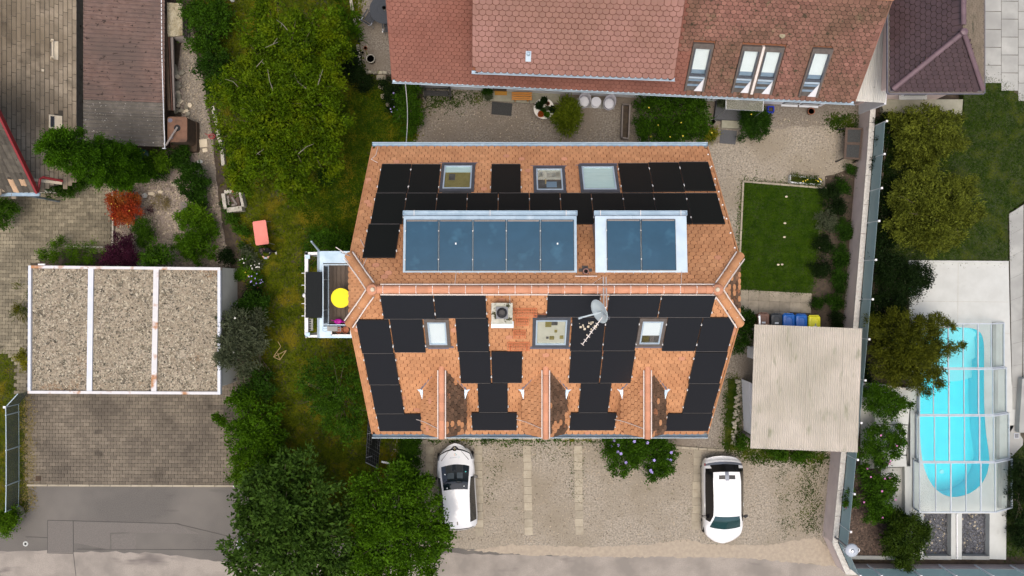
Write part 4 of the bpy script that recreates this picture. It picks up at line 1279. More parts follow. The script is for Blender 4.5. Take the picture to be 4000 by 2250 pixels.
# gutters and verges
for y, s, z in ((YS - .06, -1, ZE - .09), (YN + .06, 1, ZE - .09)):
 m = MB()
 prof = [(.0, .06), (.02, -.02), (.07, -.045), (.12, -.02), (.14, .06), (.155, .062)]
 L, Rr = XL - .02, XR + .02
 for i in range(len(prof) - 1):
  (a, za), (b, zb) = prof[i], prof[i + 1]
  q = [Vector((L, y + s * a, z + za)), Vector((Rr, y + s * a, z + za)), Vector((Rr, y + s * b, z + zb)), Vector((L, y + s * b, z + zb))]
  m.add(q + [p - Vector((0, 0, .006)) for p in q], [(0, 1, 2, 3), (7, 6, 5, 4), (0, 4, 5, 1), (2, 6, 7, 3)])
 for X in (L, Rr):
  m.add([(X, y + s * a, z + c) for a, c in prof], [tuple(range(6))])
 g = m.build('gutter', 'zinc' if s > 0 else 'zinc_dark', house)
 lip = MB()
 lip.tube([(L, y + s * .15, z + .065), (Rr, y + s * .15, z + .065)], .013, 6)
 lip.build('gutter_bead', 'zinc_pale', g)
for X, sg in ((XL, -1), (XR, 1)):
 for e, h in ((Vector((X, YS, ZE)), Vector((X, YR - hS, ZH))), (Vector((X, YN, ZE)), Vector((X, YR + hN, ZH)))):
  m = MB()
  m.bar(e + Vector((sg * .01, 0, -.06)), h + Vector((sg * .01, 0, -.06)), .05, .16)
  m.build('verge_board', 'tile_orange', roof)
wire = MB()
wire.tube([PN.at(.22, -.02, .05), PN.at(.2, .55, .05), PN.at(.05, .8, .05), PN.at(.32, 1.02, .05)], .011, 4)
wire.tube([PN.at(.25, 5.35, .05), PN.at(.6, 6.1, .06), PN.at(.5, 6.7, .06)], .009, 4)
wire.tube([PN.at(3.6, 6.9, .06), PN.at(3.58, 7.5, .06)], .009, 4)
wire.tube([PN.at(11.0, 6.9, .06), PN.at(10.9, 7.5, .06)], .009, 4)
wire.tube([Vector((-.07, YR - .17, ZR - .05)), PS.at(5.36, 6.9, .05), PS.at(5.45, 6.75, .05)], .011, 4)
wire.tube([HLn + Vector((.02, .02, .1)), HLn + Vector((-.4, .32, .35))], .016, 5)
wire.build('lightning_wire', 'rod_white', roof)
m = MB()
for k in range(9):
 v = .5 + k * .75
 q = PN.at(XR - XL - .07, v, .04)
 m.box(q, (.05, .05, .04))
m.build('verge_clip', 'clamp', roof)
# chimney
cx, cy = W(1961, 1222, 11.9).xy
ch = MB().box((cx, cy - .02, 11.1), (.52, .52, 1.5)).build('chimney', 'zinc', house)
MB().box((cx, cy - .02, 11.9), (.68, .68, .1)).build('chimney_slab', 'chimney_cap', ch)
MB().box((cx, cy, 11.985), (.38, .38, .06)).build('chimney_plate', 'dark_frame', ch)
MB().lathe([(.17, 0), (.15, .06), (.1, .1), (.1, .03), (.07, .03), (.07, -.2)], (cx, cy, 12.02), 16).build('chimney_pot', 'black_metal', ch)
MB().box((cx, cy - .42, 10.99), (.74, .22, .04)).build('chimney_flashing', 'zinc_pale', ch)
# orange roof steps beside the chimney
def roof_step(q):
 r = PS.rect(q, .12)
 b = MB()
 L = r[2] - r[0]
 W_ = max(.14, (r[3] - r[1]) * .8)
 vc = (r[1] + r[3]) / 2
 o = PS.at((r[0] + r[2]) / 2, vc, .16)
 y0 = o.y
 for k in range(4):
  b.box((o.x, y0 - W_ / 2 + W_ * k / 3, o.z), (L, .022, .03))
 n = max(5, int(L / .055))
 for k in range(n + 1):
  b.box((o.x - L / 2 + L * k / n, y0, o.z), (.02, W_, .024))
 s = b.build('roof_step', 'step_red', house)
 l = MB()
 for t in (-.38, .38):
  l.bar((o.x + L * t, y0 + W_ / 2, o.z), (o.x + L * t, y0 + W_ / 2 + .08, o.z - .12), .03, .02)
  l.bar((o.x + L * t, y0 - W_ / 2, o.z), (o.x + L * t, y0 + W_ / 2 + .02, o.z - .18), .03, .02)
 l.build('step_bracket', 'step_red', s)
for q in (Q(*Z2, (335, 818), (632, 815), (635, 912), (340, 914)), Q(*Z2, (365, 935), (525, 935), (530, 1018), (370, 1018)), Q(*Z2, (335, 1095), (492, 1092), (497, 1175), (345, 1178)), Q(*Z2, (265, 1245), (545, 1243), (545, 1332), (268, 1334))):
 roof_step(q)
# vent pipe on the north side
vp = PN.px(2287, 1050, .12)
o = PN.at(vp[0], vp[1], .0)
v = MB()
PN.slab(v, (vp[0] - .1, vp[1] - .22, vp[0] + .1, vp[1] + .16), .05, 0)
PN.slab(v, (vp[0] - .22, vp[1] - .08, vp[0] + .22, vp[1] + .06), .054, 0)
vent = v.build('vent_pipe', 'dark_frame_old', house)
v = MB()
v.lathe([(.1, 0), (.095, .24), (.07, .24), (.065, .0)], o + Vector((0, 0, .05)), 14)
v.build('vent_collar', 'tile_pinkish', vent)
MB().lathe([(.066, 0), (.066, .02)], o + Vector((0, 0, .1)), 12).build('vent_hole', 'black_matte', vent)
sg = MB()
PN.slab(sg, (vp[0] - .36, vp[1] + .3, vp[0] + .36, vp[1] + .32), .1, .07)
sg.build('snow_guard', 'rod_white', roof)
# antenna mast with dish and aerial
ft = W(2364, 1202, 12.75)
mast = MB()
for dx in (-.045, .045):
 mast.tube([W(2362, 1077, 11.42) + Vector((dx, 0, 0)), ft + Vector((dx, .03, 0))], .022, 6)
mast.tube([Vector((ft.x - .02, ft.y + .02, 11.15)), ft + Vector((0, 0, .12))], .028, 8)
mast.tube([W(2310, 1112, 11.75), W(2358, 1078, 11.45)], .009, 4)
mast.tube([W(2385, 1112, 11.75), W(2368, 1080, 11.45)], .009, 4)
mast.tube([W(2338, 1180, 12.3), ft - Vector((0, .1, .3))], .03, 6)
an = mast.build('antenna_mast', 'rod_white', house)
dc = W(2342, 1216, 12.55)
n = Vector((-.78, -.34, .5)).normalized()
ex = Vector((.42, -.86, 0)).normalized()
ex = (ex - n * ex.dot(n)).normalized()
ey = n.cross(ex)
d = MB()
vs, fs = [], []
K = 20
for ring, (rr, dz) in enumerate([(.02, -.07), (.17, -.05), (.3, -.015), (.365, .02), (.375, .012), (.2, -.07), (.02, -.09)]):
 vs += [dc + (ex * math.cos(2 * math.pi * k / K) * 1.08 + ey * math.sin(2 * math.pi * k / K)) * rr + n * dz for k in range(K)]
for i in range(6):
 fs += [(i * K + k, i * K + (k + 1) % K, (i + 1) * K + (k + 1) % K, (i + 1) * K + k) for k in range(K)]
d.add(vs, fs)
d.build('satellite_dish', 'dish_grey', an, smooth=True)
a = MB()
e = W(2272, 1240, 12.75)
a.bar(dc + n * -.02 + ex * .05, e, .045, .03)
a.tube([e, e + (e - dc).normalized() * .11], .035, 8)
a.build('dish_arm', 'dish_grey', an)
y = MB()
p0, p1 = W(2352, 1240, 12.7), W(2275, 1345, 12.7)
y.tube([p0, p1], .016, 6)
dd = (p1 - p0).normalized()
xx = dd.cross(Vector((0, 0, 1)))
for k in range(6):
 c = p0.lerp(p1, .25 + k * .15)
 y.tube([c - xx * .02 - Vector((0, 0, .16)), c + Vector((0, 0, .02))], .007, 4)
 y.tube([c - xx * .06, c + xx * .06], .011, 4)
y.build('aerial', 'rod_white', an)
y = MB()
rc = W(2362, 1240, 12.6)
for k in range(9):
 q = rc + xx * (-.13 + .032 * k)
 y.tube([q - dd * .12 + Vector((0, 0, -.1)), q - dd * .02 + Vector((0, 0, .16))], .006, 4)
for t in (-.12, 0, .12):
 y.tube([rc - xx * .14 - dd * .07 + Vector((0, 0, t)), rc + xx * .14 - dd * .07 + Vector((0, 0, t))], .006, 4)
y.build('aerial_reflector', 'steel', an)
fl = MB()
for k in range(16):
 q = PS.px(2295 + rnd.gauss(0, 18), 1255 + abs(rnd.gauss(0, 30)), .118)
 s = abs(rnd.gauss(0, .018)) + .01
 PS.slab(fl, (q[0] - s, q[1] - s * 1.3, q[0] + s, q[1] + s * 1.3), .118, .112)
fl.build('bird_droppings', 'stone_pale', roof)

# ---------------------------------------------------------------- balcony on the west wall
ZB = 5.2
bal = thing('balcony', 'zinc clad balcony with wooden deck on the narrow west end of the solar house', 'balcony', W(1280, 1150, 0))
def R4(x0, y0, x1, y1, z):
 a, b = W(x0, y0, z), W(x1, y1, z)
 return min(a.x, b.x), min(a.y, b.y), max(a.x, b.x), max(a.y, b.y)
def bx4(mb, x0, y0, x1, y1, z, th):
 a = R4(x0, y0, x1, y1, z)
 mb.prism([(a[0], a[1]), (a[2], a[1]), (a[2], a[3]), (a[0], a[3])], z - th, z)
 return mb
m = MB()
bx4(m, 1242, 981, 1440, 1028, ZB, .12)
bx4(m, 1242, 1028, 1262, 1275, ZB, .12)
bx4(m, 1242, 1275, 1440, 1320, ZB, .12)
m.build('sheet_roof', 'zinc', bal)
m = MB()
bx4(m, 1262, 1028, 1460, 1275, ZB - .12, .1)
m.build('floor', 'black_matte', bal)
fl = bal
xs = [1286, 1301, 1316, 1332, 1348, 1362, 1377, 1392, 1407, 1422, 1437]
for i in range(len(xs) - 1):
 m = MB()
 bx4(m, xs[i] + .5, 1029, xs[i + 1] - .6, 1262, ZB - .06, .04)
 m.build('deck_board', 'deck', bal)
for i in range(7):
 m = MB()
 bx4(m, 1264, 1031 + i * 34, 1285, 1031 + i * 34 + 31, ZB - .06, .04)
 m.build('floor_tile', 'zinc_dark', bal)
m = MB()
bx4(m, 1239, 981, 1247, 1320, ZB + .02, .25)
m.build('gutter', 'zinc_dark', bal)
# railing
zt = ZB + .95
rail = MB()
A, Bp, Cc, D = W(1445, 1034, zt), W(1262, 1034, zt), W(1262, 1269, zt), W(1445, 1269, zt)
rail.tube([A, Bp], .022, 6)
rail.tube([Bp, Cc], .022, 6)
rail.tube([Cc, D], .022, 6)
rl = rail.build('railing', 'zinc_pale', bal)
b0 = Vector((W(1262, 1034, zt).x, 0, 0)).x
for y in (1034, 1092, 1212, 1269):
 q = W(1262, y, zt)
 MB().tube([(q.x, q.y, ZB - .06), q], .018, 6).build('railing_post', 'zinc_pale', rl)
lo = MB()
lo.tube([(Bp.x + .02, Bp.y, ZB + .12), (Cc.x + .02, Cc.y, ZB + .12)], .014, 5)
lo.build('lower_rail', 'zinc_pale', rl)
g = MB()
g.slab([(Bp.x + .01, Cc.y + .05, ZB + .15), (Bp.x + .01, Bp.y - .05, ZB + .15), (Bp.x + .01, Bp.y - .05, zt - .06), (Bp.x + .01, Cc.y + .05, zt - .06)], .012)
g.build('glass_panel', 'glass_smoke', rl)
# outer white frame on posts with the balcony solar panel
m = MB()
for q in ((1190, 985, 1203, 1318), (1190, 985, 1240, 995), (1190, 1309, 1240, 1318)):
 bx4(m, *q, ZB - .05, .14)
fr = m.build('outer_frame', 'white_paint', bal)
for x, y in ((1197, 990), (1197, 1313)):
 p = W(x, y, ZB - .1)
 MB().tube([(p.x, p.y, 0), (p.x, p.y, ZB - .06)], .07, 10).build('post', 'white_paint', bal)
for y in (996, 1300):
 m = MB()
 bx4(m, 1193, y - 1, 1210, y + 15, ZB + .0, .1)
 m.build('frame_joint', 'zinc', fr)
m = MB()
bx4(m, 1203, 1245, 1222, 1292, ZB - .3, .05)
m.build('flower_trough', 'concrete_grey', bal)
for k in range(5):
 m = MB()
 bx4(m, 1204, 1249 + k * 9, 1215, 1253 + k * 9, ZB - .28, .02)
 m.build('trough_slot', 'mat_dark', bal)
pp = Plane(W(1258, 1243, ZB + .35), (0, 1, 0), (-1, 0, .0))
a = W(1192, 1062, ZB + .32)
bw = W(1257, 1242, ZB + .42)
m = MB()
m.slab([(a.x, bw.y, ZB + .28), (bw.x, bw.y, ZB + .46), (bw.x, a.y, ZB + .46), (a.x, a.y, ZB + .28)], .035)
sp = m.build('solar_panel', 'pv', bal)
sp['label'] = 'matte black panel hung on the outer railing'
for y in (1067, 1114, 1186, 1234):
 m = MB()
 m.bar(W(1192, y, ZB + .24), W(1178, y, ZB + .24), .02, .02)
 m.build('panel_bracket', 'steel', sp)
MB().lathe([(0.001, -.09), (.07, -.06), (.09, 0), (.07, .06), (0.001, .09)], W(1190, 1154, ZB + .1), 12).build('bracket_lamp', 'white_paint', bal)
m = MB()
m.bar(W(1247, 980, ZB), W(1216, 943, ZB + 1.3), .06, .05)
m.build('overflow_pipe', 'zinc_pale', bal)
m = MB()
m.tube([HLn + Vector((.1, 0, .1)), W(1331, 986, ZH + .4)], .014, 5)
m.build('lightning_spike', 'steel', roof)
# on the balcony
tb = thing('round_table', 'bright yellow round table on the wooden balcony deck', 'table', W(1331, 1164, ZB - .06))
c = W(1331, 1164, ZB + .66)
MB().lathe([(.26, -.03), (.385, -.03), (.395, -.015), (.385, 0), (0.001, .004)], c, 40).build('table_top', 'yellow', tb, smooth=False)
MB().lathe([(.2, -.72), (.19, -.69), (.03, -.66), (.025, -.03)], c, 14).build('leg', 'yellow', tb)
wc = W(1322, 1255, ZB + .1)
can = thing('watering_can', 'magenta plastic watering can in the corner of the balcony', 'watering can', wc - Vector((0, 0, .16)))
m = MB()
m.lathe([(.09, -.14), (.12, -.1), (.125, .1), (.09, .14), (.05, .15), (.045, .1)], wc, 16, 1.25, .85)
m.build('body', 'magenta', can)
m = MB()
m.tube([wc + Vector((.12, 0, -.08)), wc + Vector((.3, -.05, .1)), wc + Vector((.38, -.07, .16))], [.035, .02, .016], 7)
m.build('spout', 'magenta', can)
m = MB()
m.tube([wc + Vector((-.16, .02, -.05)), wc + Vector((-.26, .05, .08)), wc + Vector((-.1, .03, .22)), wc + Vector((.1, 0, .16))], .016, 6)
m.build('handle', 'magenta', can)
bxs = thing('planter_trough', 'white planter with two round wicker pots at the south edge of the balcony', 'planter', W(1335, 1300, ZB))
m = MB()
for q in ((1292, 1296, 1296, 1310), (1292, 1306, 1372, 1310), (1368, 1276, 1372, 1306)):
 bx4(m, *q, ZB + .2, .2)
m.build('box', 'white_paint', bxs)
m = MB()
bx4(m, 1296, 1276, 1368, 1306, ZB + .06, .05)
m.build('soil_bed', 'soil', bxs)
for x in (1326, 1352):
 c = W(x, 1288, ZB + .08)
 MB().lathe([(.1, 0), (.13, .14), (.14, .14), (.12, .02)], c, 18).build('pot', 'terracotta', bxs)
gr = thing('folding_chair', 'folded grey metal chair leaning beside the balcony planter', 'chair', W(1300, 1285, ZB))
m = MB()
bx4(m, 1278, 1275, 1318, 1294, ZB + .55, .05)
m.build('seat', 'concrete_grey', gr)
m = MB()
for y in (1275, 1284, 1293):
 m.tube([W(1261, y, ZB + .5), W(1330, y, ZB + .5)], .01, 5)
m.tube([W(1261, 1275, ZB + .5), W(1261, 1293, ZB + .5)], .012, 5)
m.tube([W(1330, 1275, ZB + .5), W(1330, 1293, ZB + .5)], .012, 5)
m.build('frame', 'zinc', gr)

# ---------------------------------------------------------------- terraced house to the north
nh = thing('terraced_house', 'long red tiled house with a wide shed dormer across the courtyard', 'house', W(2400, 300, 0))
e0, e1 = W(1535, 311, 3.0), W(3337, 396, 3.0)
un = (e1 - e0).normalized()
per = Vector((-un.y, un.x, 0))
PM = Plane(e0, un, per * math.cos(RD(43)) + Vector((0, 0, math.sin(RD(43)))))
LM = (e1 - e0).length
VM = PM.uv(PM.at(0, 0))[1] + 4.62
um = PM.px(2640, 300)[0]
m = MB()
q = [PM.at(0, 0, -.03), PM.at(LM, 0, -.03), PM.at(LM, VM, -.03), PM.at(0, VM, -.03)]
bk = [p + per * (3.4) + Vector((0, 0, -3.2)) for p in (q[2], q[3])]
m.slab(q, .15)
m.slab([q[3], q[2], bk[0], bk[1]], .15)
nroof = m.build('roof', 'roof_under', nh)
wall_in = per * .45
w0, w1 = e0 + wall_in + un * .3, e1 + wall_in - un * .3
m = MB()
back = per * 6.6
A = [w0, w1, w1 + back, w0 + back]
m.prism([(p.x, p.y) for p in A], -.1, 3.1)
for u in (0, (w1 - w0).length - .3):
 s = w0 + un * u
 m.add([s + Vector((0, 0, .1)), s + back + Vector((0, 0, .1)), s + back / 2 + Vector((0, 0, 2.9))] + [s + un * .3 + Vector((0, 0, .1)), s + un * .3 + back + Vector((0, 0, .1)), s + un * .3 + back / 2 + Vector((0, 0, 2.9))],
   [(0, 1, 2), (5, 4, 3), (0, 2, 5, 3), (2, 1, 4, 5)])
m.build('wall', 'plaster_white', nh)
def wall_box(px0, px1, z0, z1, mat, name, out=.03, th=.06, parent=nh):
 u0, u1 = (W(px0, 380, 0) - e0).dot(un), (W(px1, 380, 0) - e0).dot(un)
 a, b = w0 + un * (u0 - .3) - per * out, w0 + un * (u1 - .3) - per * out
 m = MB()
 qq = [a, b, b + per * th, a + per * th]
 m.prism([(p.x, p.y) for p in qq], z0, z1)
 return m.build(name, mat, parent)
for x0, x1, z0, z1 in ((2015, 2048, 1.0, 2.3), (2570, 2630, .3, 2.4), (2640, 2700, .3, 2.4), (2800, 2845, .1, 2.3), (2880, 2950, .1, 2.3), (3050, 3110, .2, 2.3), (3120, 3190, .2, 2.3)):
 w = wall_box(x0, x1, z0, z1, 'dark_frame', 'window')
 wall_box(x0 + 5, x1 - 5, z0 + .1, z1 - .1, 'car_glass', 'pane', .04, .04, w)
 wall_box(x0 - 2, x1 + 2, z0 - .05, z0, 'white_metal', 'sill', .12, .14, w)
wall_box(1925, 1978, .15, 2.2, 'wood_dark', 'door')
ntiles = Pieces('roof_tile', nroof, 'roof_tile_field')
def gutter_line(pl, u0, u1, parent, mat='zinc_pale', w=.14, d=.1):
 o = pl.at(u0, 0)
 m = MB()
 s = Vector((pl.v.x, pl.v.y, 0)).normalized() * -1
 a, b = pl.at(u0, -.03, -.04), pl.at(u1, -.03, -.04)
 pr = [(0, .03), (.01, -.06), (w * .5, -.09), (w, -.06), (w + .01, .04), (w + .025, .045)]
 for i in range(5):
  (x0, z0), (x1, z1) = pr[i], pr[i + 1]
  q = [a + s * x0 + Vector((0, 0, z0)), b + s * x0 + Vector((0, 0, z0)), b + s * x1 + Vector((0, 0, z1)), a + s * x1 + Vector((0, 0, z1))]
  m.add(q + [p - Vector((0, 0, .006)) for p in q], [(0, 1, 2, 3), (7, 6, 5, 4), (0, 4, 5, 1), (2, 6, 7, 3)])
 g = m.build('gutter', mat, parent)
 MB().tube([a + s * (w + .02) + Vector((0, 0, .05)), b + s * (w + .02) + Vector((0, 0, .05))], .014, 6).build('gutter_bead', 'zinc_pale', g)
 return g
gutter_line(PM, -.03, LM + .03, nh)
# four roof windows that reach to the eaves
nq = [Q(2600, 50, (195, 215), (345, 222), (272, 562), (135, 552), k=1.82), Q(2600, 50, (545, 232), (688, 240), (603, 572), (467, 568), k=1.82), Q(2600, 50, (697, 238), (845, 245), (755, 580), (622, 576), k=1.82), Q(2600, 50, (1040, 252), (1190, 255), (1085, 598), (947, 598), k=1.82)]
nskip = []
for i, q in enumerate(nq):
 r = PM.rect(q, .08)
 nskip.append((r[0] - .05, r[1], r[2] + .05, r[3]))
 cut = r[1] + (r[3] - r[1]) * .34
 f = MB()
 for k in ((r[0], r[3] - .22, r[2], r[3]), (r[0], r[1], r[0] + .08, r[3] - .22), (r[2] - .08, r[1], r[2], r[3] - .22)):
  PM.slab(f, k, .13, -.03)
 w = f.build('roof_window', 'dark_frame_old', nh)
 s = MB()
 for k in ((r[0] + .08, cut, r[2] - .08, cut + .07), (r[0] + .08, cut + .07, r[0] + .13, r[3] - .22), (r[2] - .13, cut + .07, r[2] - .08, r[3] - .22)):
  PM.slab(s, k, .15, .0)
 s.build('sash', 'dark_frame', w)
 j = (r[0] + .13, cut + .07, r[2] - .13, r[3] - .22)
 PM.slab(MB(), j, .075, .07).build('pane', 'glass_clear', w)
 PM.slab(MB(), (j[0], j[1] + (j[3] - j[1]) * .16, j[2], j[3]), .04, .03).build('blind', 'blind', w)  # pale sheet, not a real blind: the pane's white sky reflection put into a colour
 PM.slab(MB(), (j[0], j[1], j[2], j[1] + (j[3] - j[1]) * .16), .035, .025).build('interior', 'room_blue', w)
 g = (r[0] + .08, r[1], r[2] - .08, cut)
 PM.slab(MB(), g, .02, .0).build('lower_light', 'room_dark', w)
 for t, mat in ((.3, 'room_blue'), (.62, 'room_blue'), (.78, 'zinc_pale')):
  PM.slab(MB(), (g[0], g[1] + (g[3] - g[1]) * t, g[2], g[1] + (g[3] - g[1]) * (t + .12)), .05, .02).build('transom', mat, w)
 tr = MB()
 a, b, c = PM.at(g[2], g[1], .03), PM.at(g[2], g[1] + (g[3] - g[1]) * .85, .03), PM.at(g[0] + (g[2] - g[0]) * .5, g[1], .03)
 tr.add([a, b, c] + [p + PM.n * .03 for p in (a, b, c)], [(0, 2, 1), (3, 4, 5), (0, 1, 4, 3), (1, 2, 5, 4), (2, 0, 3, 5)])
 tr.build('reveal', 'plaster_white', w)
m = MB()
r1, r2 = PM.rect(nq[1], .08), PM.rect(nq[2], .08)
uc = (r1[2] + r2[0]) / 2
PM.slab(m, (uc - .05, r1[1], uc + .05, r1[3] + .02), .17, .02)
m.build('window_mullion', 'rod_white', nh)
def nmat(u, v):
 if u < um - .05:
  return 'tile_red'
 if u < um + .55 and v < 1.9:
  return 'tile_red'
 return 'tile_lichen'
# wide shed dormer
d0, d1 = W(1846, 274, 5.0), W(2634, 303, 5.0)
ud = (d1 - d0).normalized()
pd = Vector((-ud.y, ud.x, 0))
PD = Plane(d0, ud, pd * math.cos(RD(31)) + Vector((0, 0, math.sin(RD(31)))))
LD = (d1 - d0).length
VD = 4.3
m = MB()
m.slab([PD.at(0, 0, -.03), PD.at(LD, 0, -.03), PD.at(LD, VD, -.03), PD.at(0, VD, -.03)], .2)
nd_ = m.build('shed_dormer', 'roof_under', nh)
gutter_line(PD, -.04, LD + .04, nd_, 'zinc_pale', .12)
m = MB()
dw0, dw1 = d0 + pd * .5 + ud * .25, d1 + pd * .5 - ud * .25
m.prism([(p.x, p.y) for p in (dw0, dw1, dw1 + pd * 3, dw0 + pd * 3)], 3.2, 5.05)
m.build('dormer_wall', 'plaster_white', nd_)
m = MB()
ss = -pd
m.bar(d0 + ud * 1.3 + pd * .1 - Vector((0, 0, .22)), d1 - ud * .9 + pd * .1 - Vector((0, 0, .22)), .1, .12)
m.build('fascia', 'white_metal', nd_)
m = MB()
for u, t in ((.16, .06), (LD - .14, .05)):
 m.box(PD.at(u, -.12, -.1), (.1, .08, .04))
m.build('gutter_outlet', 'black_matte', nd_)
dtiles = Pieces('roof_tile', nd_, 'roof_tile_field')
lay_tiles(dtiles, PD, [(-.02, -.06), (LD + .02, -.06), (LD + .02, 3.2), (-.02, 3.2)], .262, .205, 'tile_pinkish', jit=.35)
dtiles.done()
uv0, uv1 = PM.px(1850, 200)[0], PM.px(2630, 250)[0]
sk = nskip + [(uv0 + .4, .62, uv1 - .4, 6)]
def keepn(u, v):
 return not any(a - .02 < u < c + .02 and b - .1 < v < d for a, b, c, d in nskip)
lay_tiles(ntiles, PM, [(-.02, -.06), (LM + .02, -.06), (LM + .02, VM - .02), (-.02, VM - .02)], .225, .168, nmat, skip=sk, keep=keepn, jit=.8)
ntiles.done()
ridge_tiles(nroof, PM.at(um - .3, VM, .02), PM.at(LM + .02, VM, .02), .14, .36, 'tile_ridge')
m = MB()
m.bar(PM.at(-.03, -.02, -.06), PM.at(-.03, VM, -.06), .05, .14)
m.build('verge_board', 'tile_red', nroof)
m = MB()
m.bar(PM.at(LM + .03, -.02, -.06), PM.at(LM + .03, VM, -.06), .05, .14)
m.build('verge_board', 'tile_lichen', nroof)
r = PD.px(2063, 218, 0)
m = MB()
PD.slab(m, (r[0] - .1, r[1] - .22, r[0] + .12, r[1] + .2), .05, .0)
vt = m.build('roof_vent', 'zinc_pale', nd_)
MB().lathe([(.07, 0), (.075, .12), (.06, .15), (0.001, .16)], PD.at(r[0] + .01, r[1] + .06, .02), 12).build('vent_cap', 'zinc', vt)
MB().lathe([(.13, 0), (.12, .05), (0.001, .06)], PM.at(*PM.px(3055, 138), .02), 9).build('moss_clump', 'mossy_slab', nroof)
# corrugated strip roof and its passage
cor = thing('corrugated_lean_to', 'pale corrugated strip roof between the red house and the purple roofed house', 'roof', W(3420, 300, 0))
def corrugated(pl, w, l, pitch, amp, th=.012, per_wave=6, wave='u'):
 """sheet w along u, l along v, waves across u"""
 n = int(w / pitch * per_wave)
 m = MB()
 top, bot = [], []
 for i in range(n + 1):
  u = w * i / n
  h = amp * math.sin(2 * math.pi * u / pitch)
  top += [pl.at(u, 0, h), pl.at(u, l, h)]
 b = [p - pl.n * th for p in top]
 N = len(top)
 fs = []
 for i in range(n):
  fs += [(2 * i, 2 * i + 2, 2 * i + 3, 2 * i + 1), (N + 2 * i + 1, N + 2 * i + 3, N + 2 * i + 2, N + 2 * i)]
  fs += [(2 * i, N + 2 * i, N + 2 * i + 2, 2 * i + 2), (2 * i + 1, 2 * i + 3, N + 2 * i + 3, N + 2 * i + 1)]
 m.add(top + b, fs)
 return m
c0, c1, c2 = W(3322, 394, 2.6), W(3455, 402, 2.6), W(3492, -60, 3.0)
uu = (c1 - c0).normalized()
vv = (c2 - c1).normalized()
plc = Plane(c0, uu, vv)
ll = (c2 - c1).length
for k in range(3):
 wd = (c1 - c0).length / 3
 corrugated(Plane(c0 + uu * wd * k + Vector((0, 0, .012 * k)), uu, vv), wd + .03, ll, .076, .012).build('roof_sheet', 'corrugated_white', cor)
m = MB()
m.bar(c1 + Vector((.03, 0, -1.35)), c2 + Vector((.03, 0, -1.5)), .1, 2.7)
m.build('wall', 'plaster_white', cor)
# ---------------------------------------------------------------- courtyard between the houses
def flat(name, label, cat, q, z, th, mat, group=None):
 P = [W(x, y, z) for x, y in q]
 m = MB()
 m.slab(P[::-1] if (P[1] - P[0]).cross(P[3] - P[0]).z < 0 else P, th)
 return tag(m.build(name, mat), label, cat, group)
flat('doorstep', 'grey concrete doorstep along the white wall under the orange bench', 'step', [(1887, 390), (2066, 403), (2069, 348), (1890, 336)], .1, .12, 'concrete_step')
flat('wall_apron', 'grey green concrete apron between orange bench and bamboo planter', 'slab', [(2071, 402), (2186, 402), (2188, 362), (2073, 350)], .04, .05, 'concrete_step')
flat('door_mat', 'orange coir door mat on the concrete doorstep', 'mat', [(1933, 371), (1980, 372), (1981, 340), (1931, 338)], .125, .02, 'mat_orange')
flat('rubber_mat', 'dark rectangular rubber mat on the gravel before the doorstep', 'mat', [(1919, 446), (1997, 453), (2002, 404), (1922, 396)], .03, .02, 'mat_dark')
bn = thing('wooden_bench', 'orange varnished wooden bench against the white courtyard wall', 'bench', W(2038, 378))
for y0, y1 in ((359, 367), (368, 376), (377, 385), (385.5, 391)):
 m = MB()
 P = [W(1999, y1 - .6, .5), W(2077, y1 + .4, .5), W(2079, y0 + 1.4, .5), W(1999, y0 + .4, .5)]
 m.slab(P, .04)
 m.build('seat_plank', 'wood_orange', bn)
for x in (2012, 2062):
 for y in (362, 388):
  p = W(x, y, .46)
  MB().bar((p.x, p.y, 0), (p.x, p.y, .46), .06, .06).build('leg', 'wood_orange', bn)
rk = thing('garden_bench', 'black metal garden bench standing by the hedge plants at the courtyard corner', 'bench', W(1705, 375))
def lat(mb, a, b, n, w, h):
 for k in range(n):
  pass
for i, y in enumerate((358, 365, 372)):
 m = MB()
 m.bar(W(1660, y - 2, .42), W(1752, y + 1, .42), .07, .03)
 m.build('seat_slat', 'black_metal', rk)
m = MB()
for z in (.55, .65, .75, .85):
 m.bar(W(1650, 347 - z * 6, z), W(1760, 350 - z * 6, z), .02, .05)
m.build('backrest', 'black_metal', rk)
for x0, x1 in ((1652, 1660), (1750, 1762)):
 for y in (350, 386):
  a = W(x0 + 5, y - 10, .6)
  MB().bar((a.x, a.y, 0), a, .05, .05).build('leg', 'black_metal', rk)
 m = MB()
 m.bar(W(x0 + 3, 338, .6), W(x1, 376, .6), .06, .04)
 m.build('armrest', 'black_metal', rk)
def pot(name, label, px, py, z, r, h, mat, soil='soil', square=False, group=None, plantmat=None, cat='pot', pr=1.0):
 c = W(px, py, z + h)
 c.z = z
 t = thing(name, label, cat, c, group)
 if square:
  m = MB()
  for s in ((-1, 0), (1, 0), (0, -1), (0, 1)):
   m.box((c.x + s[0] * (r - .02), c.y + s[1] * (r - .02), z + h / 2), (.04 if s[0] else 2 * r, .04 if s[1] else 2 * r - .08, h))
  m.build('body', mat, t)
  MB().box((c.x, c.y, z + h * .4), (2 * r - .09, 2 * r - .09, h * .75)).build('soil_fill', soil, t)
 else:
  MB().lathe([(r * .7, 0), (r * .96, h * .85), (r, h * .86), (r, h), (r * .88, h), (r * .85, h * .8)], c, 20).build('body', mat, t)
  MB().lathe([(r * .85, 0), (r * .85, h * .8)], c, 14).build('soil_fill', soil, t)
 if plantmat:
  leaves('foliage', [(c.x, c.y, z + h + r * .35 * pr, r * .9 * pr, r * .9 * pr, r * .55 * pr)], int(900 * pr * pr), .07, .5, plantmat, t, cs=.05, seed=int(px))
 return t
